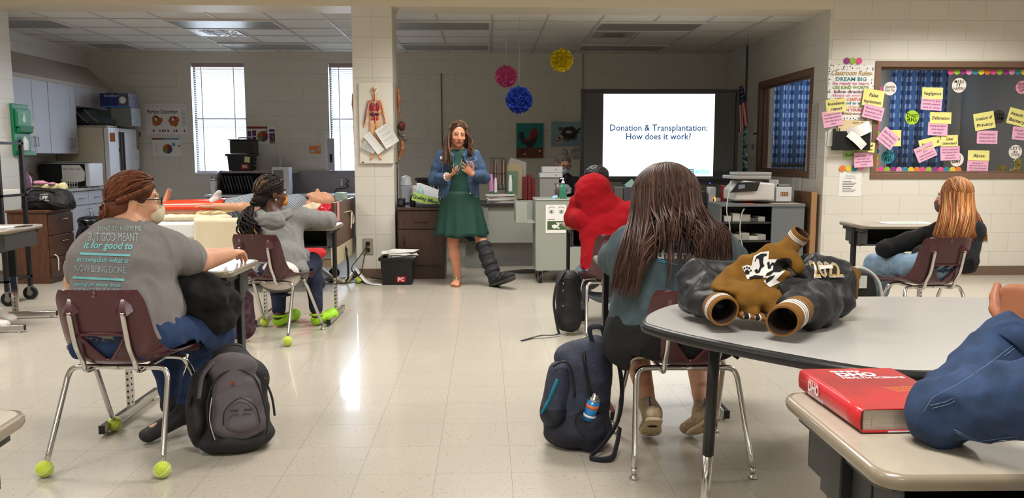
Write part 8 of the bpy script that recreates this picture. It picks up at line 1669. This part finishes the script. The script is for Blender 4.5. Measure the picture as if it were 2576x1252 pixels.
for s_,an,tx in (('L',J['anL'],.0),('R',J['anR'],-.06)):
    toe = V((an.x+tx+.03,an.y+.11,.035)); heel = V((an.x+.01,an.y-.07,.165)); S = SDF(.02); S.ec(heel,toe,(.036,.034),(.046,.03),(1,0,0)); S.cap(an,heel.lerp(toe,.35)+V((0,0,.03)),.042,.046); skin('sneaker',[S.mesh(.005)],sk_,t)
    d = (toe-heel).normalized(); sd = d.cross(V((0,0,1))).normalized(); dn = d.cross(sd); dn = dn if dn.z < 0 else -dn; mb = MB(); rings = []
    for k,wd in ((-.035,.02),(-.02,.036),(.06,.036),(.14,.047),(.185,.04),(.205,.018)): c = heel+d*k+dn*.026; rings.append([c+sd*wd,c-sd*wd,c-sd*wd*1.02+dn*.014,c+sd*wd*1.02+dn*.014])
    mb.loft(rings,smooth=False); st = [(math.cos(a)*(.03 if i % 2 else .021),math.sin(a)*(.024 if i % 2 else .017)) for i,a in enumerate(np.linspace(0,2*math.pi,16,endpoint=False))]
    c = heel+d*.055+dn*.0402; mb.add([c+sd*x+d*y for x,y in st],[list(range(16)),list(range(16))[::-1]],1); rn = random.Random(3)
    for k in range(40): c2 = heel+d*rn.uniform(.09,.18)+sd*rn.uniform(-.035,.035)+dn*.0402; mb.add([c2+sd*.003+d*0,c2+d*.003,c2-sd*.003,c2-d*.003],[(0,1,2,3)],2)
    mb.build('sole',[M('sole_tan',(196,174,142),.7),M('sole_black',(26,26,28),.6),M('sole_pit',(110,94,76),.8)],t,bevel=.002)
    mb = MB(); mb.bar(an+V((-.002,-.048,.0)),an+V((-.004,-.050,.05)),.014,.004,(1,0,0)); mb.build('pull_tab',M('blue_tab',(30,50,140),.6),t)
# ---- denim sleeved person at the right edge
J = dict(head=V((1.22,1.12,1.17)),face=(-.1,1,0),neck=V((1.22,1.06,1.05)),shL=V((1.03,1.03,.98)),shR=V((1.42,1.0,.98)),chest=V((1.22,1.02,.88)),waist=V((1.20,.98,.68)),pel=V((1.19,.96,.54)),elL=V((.835,1.375,.805)),wrL=P(2556,838,1.47),elR=V((1.5,1.35,.80)),wrR=V((1.3,1.5,.84)),hipL=V((1.08,.98,.54)),hipR=V((1.30,.98,.54)),knL=V((1.05,1.38,.50)),knR=V((1.32,1.38,.50)),anL=V((1.05,1.36,.1)),anR=V((1.32,1.36,.1)),toeL=V((1.05,1.52,.035)),toeR=V((1.32,1.52,.035)),
         cw=.17,ww=.16,pw=.17,dp=.10,sr=(.080,.060,.052),ar=(.046,.040,.029),hdL=(V((.10,.15,1)),V((-.95,-.3,.1))),curl=(88,92,92,92),th=-1,hem=.50)
denimF = M('denim_shirt_blue',(36,58,92),.85,var=.4,vscale=30,bump=.25,bscale=900,detail=8)
A = sitter('person cut off by the right edge, denim sleeve propped on the foreground desk',J,SKB,denimF,denimL,'long',1.0,vox=.005,topname='denim_shirt',shoem=M('black_shoe',(24,24,26),.7),topdisp=lambda Q: (np.abs(wob(Q,33,3))-.3)*.011)
t = A['root']; L = A['L']; M3 = A['M3']
HB = SDF(.02); HB.ell(L(0,-.02,.042),(.09,.105,.096),M3); HB.ell(L(0,.085,-.04),(.062,.065,.10),M3,.012,True); skin('hair',[HB.mesh(.008,lambda Q: wob(Q,120,2)*.005)],hm('hair_dark',(34,26,24),.2),t); eyes_(L,V(M3.col[1]),V(M3.col[2]),t)
mb = MB(); w_,e_ = J['wrL'],J['elL']; ax_ = (w_-e_).normalized(); mb.lathe([(.046,.0),(.050,.002),(.0505,.055),(.047,.058),(.040,.057),(.040,.002)],e_.lerp(w_,.92)-ax_*.045,28,axis=ax_); mb.build('cuff',denimF,t)
for ln in ([(2562,858),(2480,920),(2420,960),(2345,1000),(2318,1045)],[(2400,1080),(2460,1110),(2576,1095)],[(2340,1020),(2380,1010),(2400,1000)]):
    mb = MB(); seamline(A['bv'],ln,.0007,mb,lift=.0); seamline(A['bv'],[(x+5,y+7) for x,y in ln],.0007,mb,lift=.0)
    if mb.v: mb.build('sleeve_seam',M('dark_stitch',(96,116,144),.8),t)
# ---- person at the left edge: only the shoes and shins are in the frame
J = dict(head=V((-4.45,5.98,1.15)),face=(1,.1,-.1),neck=V((-4.47,5.98,1.02)),shL=V((-4.45,6.17,.95)),shR=V((-4.45,5.79,.95)),chest=V((-4.46,5.98,.86)),waist=V((-4.46,5.98,.66)),pel=V((-4.44,5.98,.53)),elL=V((-4.2,6.2,.80)),wrL=V((-3.95,6.12,.80)),elR=V((-4.2,5.8,.80)),wrR=V((-3.95,5.86,.80)),hipL=V((-4.42,6.08,.53)),hipR=V((-4.42,5.88,.53)),knL=V((-3.98,6.06,.5)),knR=V((-3.98,5.90,.5)),
         anL=V((-3.74,6.08,.13)),anR=V((-3.70,5.90,.10)),toeL=V((-3.60,6.07,.05)),toeR=V((-3.55,5.90,.04)),hem=.48,cuff=.8)
A = sitter('person at the far left edge, only white socked feet and jeans in view',J,SKN,M('grey_sweat',(90,92,100),.9),denimB,'long',1.0,vox=.01,shoem=M('white_sock',(222,214,210),.9))
t = A['root']; L = A['L']; M3 = A['M3']
HB = SDF(.02); HB.ell(L(0,-.02,.042),(.09,.105,.096),M3); HB.ell(L(0,.085,-.04),(.062,.065,.10),M3,.012,True); skin('hair',[HB.mesh(.008,lambda Q: wob(Q,120,2)*.005)],hm('hair_dark',(34,26,24),.2),t); eyes_(L,V(M3.col[1]),V(M3.col[2]),t)
# BAGS AND JACKETS
def zipper(par,pts,r=.003,nm='zipper',m=None): mb = MB(); mb.tube(pts,r,6,sub=6); return mb.build(nm,m or M('zip_black',(14,14,15),.4),par)
bgry = M('bag_grey_nylon',(88,82,86),.75,bump=.3,bscale=300,var=.1,vscale=30); bblk = M('bag_black_nylon',(20,20,22),.65,bump=.3,bscale=300)
t = thing('backpack','grey and black backpack on the floor by the front left chair','backpack',(-1.085,3.34,0),R(12),world=False); t.scale = (1,1,.9)
S = SDF(.05); S.ec((0,.08,.10),(.0,.11,.34),(.15,.10),(.14,.085),(1,0,0)); S.ec((0,.11,.34),(-.015,.14,.455),(.135,.08),(.075,.045),(1,0,0)); S.ell((0,.06,.06),(.165,.12,.07)); skin('main_compartment',[S.mesh(.007,lambda Q: wob(Q,36,3)*.007,cuts=[((0,0,.003),(0,0,-1))])],bblk,t)
S = SDF(.035); S.ec((.03,-.005,.14),(.02,.03,.32),(.115,.07),(.10,.055),(1,0,0)); S.ell((.0,.06,.40),(.105,.055,.075)); skin('front_panel',[S.mesh(.006,lambda Q: wob(Q,40,5)*.004,cuts=[((0,0,.045),(0,0,-1))])],bgry,t)
S = SDF(.03); S.ec((.045,-.055,.16),(.04,-.025,.25),(.072,.04),(.06,.035),(1,0,0)); skin('front_pocket',[S.mesh(.006,lambda Q: wob(Q,50,5)*.003)],bgry,t)
S = SDF(.03); S.ell((-.145,.07,.14),(.045,.09,.12)); S.ell((-.13,.10,.30),(.05,.08,.10)); skin('side_pocket',[S.mesh(.007,lambda Q: wob(Q,44,5)*.006,cuts=[((0,0,.004),(0,0,-1))])],bblk,t)
zipper(t,[(-.075,-.062,.09),(-.095,-.045,.20),(-.085,-.02,.31),(-.05,.005,.375),(.02,.01,.405),(.09,.0,.37),(.125,-.02,.28),(.145,-.055,.17),(.14,-.07,.10)],.0042); zipper(t,[(-.065,-.075,.10),(-.085,-.055,.19),(-.075,-.035,.29)],.0022,'piping',M('silver_piping',(170,165,168),.5))
zipper(t,[(-.028,-.085,.17),(-.02,-.085,.24),(.04,-.075,.29),(.10,-.08,.25),(.118,-.085,.17)],.003); zipper(t,[(.135,.0,.36),(.165,-.02,.27),(.175,-.03,.18)],.005)
mb = MB(); [mb.box(x,x+.035,-.097,-.093,.235,.245) for x in (.0,.055)]; mb.build('webbing_loop',M('dark_grey_web',(50,46,50),.7),t); mb = MB(); mb.box(.005,.018,-.036,-.03,.345,.36); mb.build('logo_patch',M('red_brown_badge',(130,40,32),.6),t)
mb = MB(); mb.tube([(-.03,.15,.44),(-.02,.13,.485),(.03,.13,.485),(.045,.15,.44)],.009,8,sub=5,flat=.5); mb.build('top_handle',bblk,t)
mb = MB(); mb.tube([(-.09,.10,.43),(-.15,.06,.36),(-.185,.05,.22),(-.175,.04,.08)],.02,8,sub=5,flat=.35); mb.build('shoulder_strap',bblk,t); mb = MB(); mb.tube([(-.07,.04,.44),(-.115,.02,.38),(-.13,-.01,.28)],.02,8,sub=5,flat=.35); mb.build('grey_strap',bgry,t)
mb = MB(); mb.tube([(.128,.0,.36),(.155,-.01,.355),(.155,-.01,.335),(.133,0,.335)],.0022,6,closed=True); mb.build('zip_pull',M('dark_ring',(70,60,40),.4,metal=.6),t)
nvy = M('navy_heather',(40,44,62),.75,var=.45,vscale=70,bump=.3,bscale=260,col2=(64,68,84)); nvd = M('navy_black',(22,24,36),.7,bump=.3,bscale=260); tealz = M('teal_zip',(24,120,150),.5)
t = thing('backpack','navy backpack with teal zips and a spray can in its side pocket','backpack',(.40,3.38,0),R(-12),world=False); t.scale = (1.06,1,1)
S = SDF(.05); S.ec((0,.02,.10),(.02,.04,.36),(.13,.10),(.12,.085),(1,0,0)); S.ec((.02,.04,.36),(.07,.05,.44),(.11,.08),(.06,.05),(1,0,0)); S.ell((0,.0,.07),(.135,.12,.075)); skin('main_compartment',[S.mesh(.007,lambda Q: wob(Q,34,3)*.008,cuts=[((0,0,.003),(0,0,-1))])],[nvy,nvd],t,lambda c: (c[:,2] < .17+.04*np.sin(c[:,0]*14)).astype(int))
S = SDF(.03); S.ec((-.09,-.03,.15),(-.07,-.01,.33),(.06,.09),(.05,.07),(1,0,0)); skin('front_panel',[S.mesh(.007,lambda Q: wob(Q,40,2)*.005)],[nvy,nvd],t,lambda c: (c[:,2] < .19).astype(int))
S = SDF(.02); S.ell((.06,-.07,.10),(.07,.05,.095)); skin('side_pocket',[S.mesh(.006,lambda Q: wob(Q,70,2)*.004,cuts=[((0,0,.004),(0,0,-1)),((0,0,.175),(0,0,1))])],nvd,t)
mb = MB(); mb.tube([(-.135,-.10,.17),(-.12,-.115,.20),(-.105,-.10,.23),(-.09,-.105,.27),(-.07,-.085,.32)],.010,6,sub=3,flat=.3); mb.build('teal_zip_trim',tealz,t)
zipper(t,[(-.09,-.10,.38),(-.04,-.09,.40),(-.01,-.095,.34),(.0,-.10,.25)],.005); zipper(t,[(.03,-.05,.44),(.04,-.075,.38),(.06,-.08,.28),(.09,-.07,.22)],.006)
mb = MB(); mb.tube([(.06,.02,.46),(.05,.0,.53),(.10,.0,.53),(.11,.02,.44)],.013,8,sub=5,flat=.4); mb.build('top_handle',nvd,t)
mb = MB(); mb.tube([(.11,-.01,.46),(.16,-.03,.42),(.185,-.05,.28),(.17,-.06,.14),(.11,-.12,.05),(.07,-.17,.012),(.15,-.18,.02),(.17,-.13,.06),(.18,-.08,.12)],.018,8,sub=6,flat=.3); mb.build('shoulder_strap',nvd,t)
t2 = thing('spray_can','small blue and orange spray can in the navy backpack side pocket','can',(.43,3.29,.17)); c = V((.437,3.275,.155)); ax_ = (.25,-.1,1); mb = MB(); mb.lathe([(.027,0),(.027,.09)],c,20,0,axis=ax_); mb.lathe([(.0275,.055),(.0275,.07)],c,20,1,axis=ax_); mb.lathe([(.0275,.015),(.0275,.025)],c,20,3,axis=ax_); mb.lathe([(.027,.09),(.022,.1),(.014,.104),(.014,.118),(0,.12)],c,20,2,axis=ax_); mb.build('can_body',[M('can_blue',(30,120,190),.3,coat=.4),M('can_orange',(220,110,50),.3),chrome,white_p],t2)
t = thing('backpack','black backpack standing by the chair of the red hooded person','backpack',(.60,5.62,0),R(8),world=False)
S = SDF(.05); S.ec((0,0,.10),(.0,.02,.36),(.10,.085),(.09,.07),(1,0,0)); S.ell((.0,.02,.41),(.08,.06,.05)); skin('main_compartment',[S.mesh(.008,lambda Q: wob(Q,36,3)*.007,cuts=[((0,0,.003),(0,0,-1))])],bblk,t)
mb = MB(); mb.tube([(-.03,-.01,.47),(-.10,-.05,.38),(-.125,-.06,.24),(-.10,-.05,.08),(-.085,-.06,.02)],.014,8,sub=6,flat=.3); mb.build('shoulder_strap',bblk,t); mb = MB(); mb.tube([(-.085,-.06,.02),(-.13,-.08,.014),(-.22,-.10,.02),(-.30,-.11,.007),(-.38,-.17,.004)],.013,8,sub=6,flat=.2); mb.build('loose_strap',bblk,t)
mb = MB(); [mb.ball((-.06,-.07,z),.006,0,8) for z in (.38,.33,.22)]; mb.build('buckle',nickel,t); zipper(t,[(-.08,-.04,.40),(-.02,-.075,.42),(.05,-.07,.38),(.08,-.06,.25)],.004)
fl_ = M('floral_canvas',(34,22,34),.8,var=.6,vscale=30,col2=(104,62,76),detail=4); t = thing('floral_bag','dark floral print bag on the floor under the second desk row','bag',P(600,800,5.45)*1,0); c = V((P(600,800,5.45).x,5.45,0)); t.location = c; WORLD[t.name] = Matrix.Translation(-c)
S = SDF(.05); S.ec(c+V((0,0,.10)),c+V((0,.02,.30)),(.12,.08),(.10,.07),(1,0,0)); skin('bag_body',[S.mesh(.008,lambda Q: wob(Q,36,3)*.009,cuts=[((0,0,.003),(0,0,-1))])],fl_,t); mb = MB(); mb.tube([c+V((-.05,-.05,.36)),c+V((-.03,-.06,.42)),c+V((.03,-.06,.42)),c+V((.05,-.05,.36))],.008,8,sub=4); mb.build('bag_handle',bblk,t)
c = V((P(2168,720,3.45).x,3.5,0)); t = thing('backpack','black backpack with white trim standing behind the big table','backpack',c); S = SDF(.04); S.ec(c+V((0,0,.09)),c+V((0,0,.66)),(.10,.08),(.09,.07),(1,0,0)); S.ell(c+V((-.01,0,.72)),(.075,.06,.05)); skin('bag_body',[S.mesh(.008,lambda Q: wob(Q,30,3)*.006,cuts=[((0,0,.003),(0,0,-1))])],bblk,t)
mb = MB(); mb.tube([c+V((-.07,-.05,.775)),c+V((0,-.06,.775)),c+V((.06,-.06,.73)),c+V((.085,-.06,.66)),c+V((.105,-.06,.5)),c+V((.11,-.06,.3))],.011,6,sub=5,flat=.6); mb.box(c.x-.045,c.x+.005,c.y-.085,c.y-.075,.69,.745); mb.build('white_trim',M('white_trim_m',(206,210,204),.6),t)
# ---------------------------------------------------------------- letterman jackets heaped on the big table
leath = M('black_leather',(30,31,35),.5,var=.3,vscale=18,bump=.2,bscale=160); wool = M('mustard_wool',(122,84,20),.95,var=.25,vscale=25,bump=.4,bscale=320); rib = M('mustard_rib',(120,80,28),.9,bump=.3,bscale=300)
def j1(x,y,Y): return P(x,y,Y)
def cuff(par,a,b,r,open_=True):
    a,b = V(a),V(b); ax_ = (b-a).normalized(); l = (b-a).length; mb = MB(); pr_ = ax_.orthogonal().normalized(); p2 = ax_.cross(pr_)
    def ring(k,rr,m): return [a+ax_*(l*k)+(pr_*math.cos(q)+p2*math.sin(q)*.85)*(rr*(1+.008*(j % 2))) for j,q in enumerate(np.linspace(0,2*math.pi,48,endpoint=False))]
    rs = [(0,.93,0),(.15,1.0,0),(.38,1.02,0),(.40,1.03,2),(.45,1.03,1),(.52,1.03,2),(.55,1.03,0),(.62,1.03,2),(.65,1.03,1),(.72,1.03,2),(.75,1.03,0),(.95,1.02,0),(1.0,.98,0),(1.0,.86,0),(.9,.82,3),(.2,.78,3)]
    for i in range(len(rs)-1): A_,B_ = ring(rs[i][0],r*rs[i][1],0),ring(rs[i+1][0],r*rs[i+1][1],0); mb.loft([A_,B_],m=rs[i+1][2],cap=False)
    mb.add(ring(.2,r*.78,0),[list(range(48))],3); return mb.build('ribbed_cuff',[rib,M('rib_black',(20,20,22),.9),M('rib_white',(214,208,200),.9),M('cuff_lining',(44,26,12),.9)],par)
wr1 = lambda a,s_=1: (lambda Q: wob(Q,40,s_)*.003*a + (np.abs(wob(Q*np.array([1,1,.7],np.float32),36,s_+3))-.3)*.010*a + (np.abs(wob(Q,75,s_+5))-.3)*.003*a)
tcut = [((0,0,.742),(0,0,-1))]
t = thing('letterman_jacket','mustard wool letterman jacket with script patch and one raised cuff','jacket',(.95,2.5,.742))
S = SDF(.02)
S.ec(j1(1812,702,2.46),j1(1880,682,2.46),(.022,.03),(.046,.03),(.35,0,.9),.02); S.ec(j1(1880,682,2.46),j1(1940,655,2.48),(.046,.03),(.052,.035),(.4,0,.9),.02); S.ec(j1(1940,655,2.48),j1(1990,618,2.50),(.052,.035),(.033,.033),(.55,0,.8),.02)
S.ec(j1(1805,722,2.42),j1(1890,735,2.40),(.018,.05),(.03,.06),(0,0,1),.012); S.ec(j1(1870,755,2.38),j1(1940,752,2.36),(.03,.05),(.036,.04),(0,0,1),.012); S.cap(j1(1865,778,2.38),j1(1900,785,2.34),.026,.02,.01); S.cap(j1(1900,745,2.38),j1(1950,775,2.34),.03,.03,.01); S.cap(j1(1985,650,2.46),j1(2008,672,2.44),.030,.022,.012); S.cap(j1(1935,690,2.45),j1(1975,690,2.43),.03,.02,.012); S.cap(j1(1830,740,2.44),j1(1950,720,2.46),.05,.05,.03)
S.cap(j1(2140,690,2.62),j1(2120,760,2.55),.03,.03)
wj = skin('wool_body',[S.mesh(.006,wr1(1.3),cuts=tcut)],wool,t); cuff(t,j1(1992,612,2.52),j1(2018,585,2.50),.036)
S = SDF(.02); S.ec(j1(1868,790,2.36),j1(1925,798,2.33),(.03,.012),(.03,.012),(0,1,0)); skin('ribbed_hem',[S.mesh(.004,cuts=tcut)],[rib,M('rib_black',(20,20,22),.9),M('rib_white',(214,208,200),.9)],t,lambda c: np.where(np.abs(np.sin(c[:,0]*110)) > .75,1,np.where(np.abs(np.sin(c[:,0]*110)) > .6,2,0)))
S = SDF(.04); S.ec(j1(1770,688,2.60),j1(1860,676,2.60),(.042,.06),(.030,.05),(0,0,1)); S.cap(j1(1742,715,2.58),j1(1738,755,2.56),.045,.04); S.cap(j1(1752,755,2.50),j1(1800,766,2.42),.048,.05); S.cap(j1(1748,690,2.58),j1(1780,720,2.5),.046,.04); S.cap(j1(1780,740,2.54),j1(1850,720,2.52),.06,.05); skin('left_leather_sleeve',[S.mesh(.006,wr1(1.5,4),cuts=tcut)],leath,t); cuff(t,j1(1800,766,2.40),j1(1822,783,2.30),.047)
pb = BVHTree.FromPolygons([tuple(q.co) for q in wj.data.vertices],[tuple(p.vertices) for p in wj.data.polygons])
def patch(bv,pix,par,nm,m,lift=.004,res=7):
    """outline given in the picture, laid onto the cloth; filled with a small grid"""
    from mathutils.geometry import delaunay_2d_cdt
    xs = [p[0] for p in pix]; ys = [p[1] for p in pix]; mb = MB(); bd = []; n = len(pix)
    for i in range(n):
        a,b = V((*pix[i],0)),V((*pix[(i+1) % n],0)); k = max(1,int((b-a).length/res)); bd += [V(a.lerp(b,q/k)[:2]) for q in range(k)]
    nb = len(bd); pts = list(bd); x = min(xs)+res/2
    while x < max(xs):
        y = min(ys)+res/2
        while y < max(ys): pts.append(V((x,y))); y += res
        x += res
    o = delaunay_2d_cdt(pts,[],[list(range(nb))],1,1e-5); vs = [proj(bv,q.x,q.y,lift) for q in o[0]]
    fs = []
    for f in o[2]:
        if all(vs[i] is not None for i in f) and max((vs[f[0]]-vs[i]).length for i in f) < .03:
            a,b,c = [o[0][i] for i in f[:3]]; fs.append(list(f) if (b-a).cross(c-a) < 0 else list(f)[::-1])
    if fs: mb.add([v or V((0,0,0)) for v in vs],fs,0,True)
    return mb.build(nm,m,par) if mb.v else None
zj = lambda x,y: (1780+x/4.814,600+y/4.814)
whp = M('felt_white',(222,218,212),.9); blp = M('felt_black',(18,18,20),.9)
patch(pb,[zj(*q) for q in ((415,340),(480,318),(530,330),(560,210),(640,165),(745,150),(735,250),(870,245),(870,380),(990,340),(880,450),(830,500),(880,530),(750,590),(680,515),(720,470),(600,470),(480,490),(450,410))],t,'script_patch',whp,.003,4)
patch(pb,[zj(*q) for q in ((455,385),(480,372),(510,395),(505,425),(470,435),(450,415))],t,'paw_print',blp,.005,2)
for cx_,cyy in ((445,358),(475,345),(503,355),(525,385)): patch(pb,[zj(cx_+12*math.cos(a),cyy+12*math.sin(a)) for a in np.linspace(0,6.28,8)],t,'paw_print',blp,.005,2)
patch(pb,[zj(*q) for q in ((570,270),(590,215),(650,180),(720,180),(715,205),(680,215),(670,290),(690,330),(650,360),(630,410),(590,420),(565,385),(600,360),(610,390),(635,330),(620,240),(590,240),(585,275))],t,'script_letter',blp,.005,2)
patch(pb,[zj(*q) for q in ((720,290),(750,275),(755,320),(780,285),(810,290),(805,330),(780,320),(760,365),(730,360))],t,'script_letter',blp,.005,2)
patch(pb,[zj(*q) for q in ((800,320),(840,250),(920,235),(1000,240),(1030,290),(1000,330),(940,360),(880,400),(800,400),(760,440),(700,450),(720,415),(790,380))],t,'script_swoosh',blp,.0055,3)
patch(pb,[zj(*q) for q in ((700,490),(760,455),(820,440),(790,480),(740,520),(710,540))],t,'script_swoosh',blp,.0055,3); patch(pb,[zj(*q) for q in ((500,470),(570,440),(680,450),(660,475),(560,475),(520,490))],t,'script_swoosh',blp,.0055,3)
t = thing('letterman_jacket','black leather letterman jacket with a 2022 patch','jacket',(1.15,2.5,.742))
S = SDF(.04); S.ec(j1(2035,675,2.58),j1(2085,705,2.56),(.045,.07),(.075,.09),(1,0,0)); S.ec(j1(2085,720,2.56),j1(2108,760,2.50),(.066,.07),(.05,.06),(1,0,0)); S.cap(j1(2015,705,2.52),j1(2060,760,2.5),.05,.055); bk = skin('leather_body',[S.mesh(.006,wr1(1.6,2),cuts=tcut)],leath,t)
S = SDF(.03); S.cap(j1(2050,745,2.40),j1(2000,778,2.30),.056,.054); S.cap(j1(2085,775,2.42),j1(2040,795,2.34),.045,.045); S.cap(j1(1990,730,2.40),j1(2010,760,2.34),.04,.05); skin('leather_sleeve',[S.mesh(.006,wr1(1.5,6),cuts=tcut)],leath,t); cuff(t,j1(2008,779,2.27),j1(1968,808,2.18),.052)
S = SDF(.02); S.cap(j1(2150,700,2.60),j1(2148,745,2.58),.012,.014); skin('wool_edge',[S.mesh(.006)],wool,t)
pb2 = BVHTree.FromPolygons([tuple(q.co) for q in bk.data.vertices],[tuple(p.vertices) for p in bk.data.polygons]); mb = MB()
def txq(bv,body,quad,mb,m,bold,lift):
    cu = MB(); cu.text(body,1,(0,0,0),(1,0,0),(0,0,1),align='LEFT',bold=bold,width=1); zs = [v[2] for v in cu.v]; h0,h1 = min(zs),max(zs); vs = []; ok = []
    (ax,ay),(bx,by),(cx_,cyy),(dx,dy) = quad
    for v in cu.v:
        u,w_ = v[0],1-(v[2]-h0)/(h1-h0); px = (ax*(1-u)+bx*u)*(1-w_)+(dx*(1-u)+cx_*u)*w_; py = (ay*(1-u)+by*u)*(1-w_)+(dy*(1-u)+cyy*u)*w_; q = proj(bv,px,py,lift); ok.append(q is not None); vs.append(q or V((0,0,0)))
    mb.add(vs,[f for f in cu.f if all(ok[i] for i in f)],m)
qd = [zj(*q) for q in ((1210,250),(1570,290),(1660,470),(1290,480))]
txq(pb2,'2022',qd,mb,0,.035,.004); txq(pb2,'2022',qd,mb,1,.008,.006); mb.build('year_patch',[M('gold_felt',(206,150,30),.8),M('silver_sequin',(196,190,170),.3,metal=.4,var=.3,vscale=300)],t)
patch(pb2,[zj(*q) for q in ((1345,315),(1420,325),(1500,310),(1520,360),(1440,360),(1365,375))],t,'banner_patch',whp,.008,2)
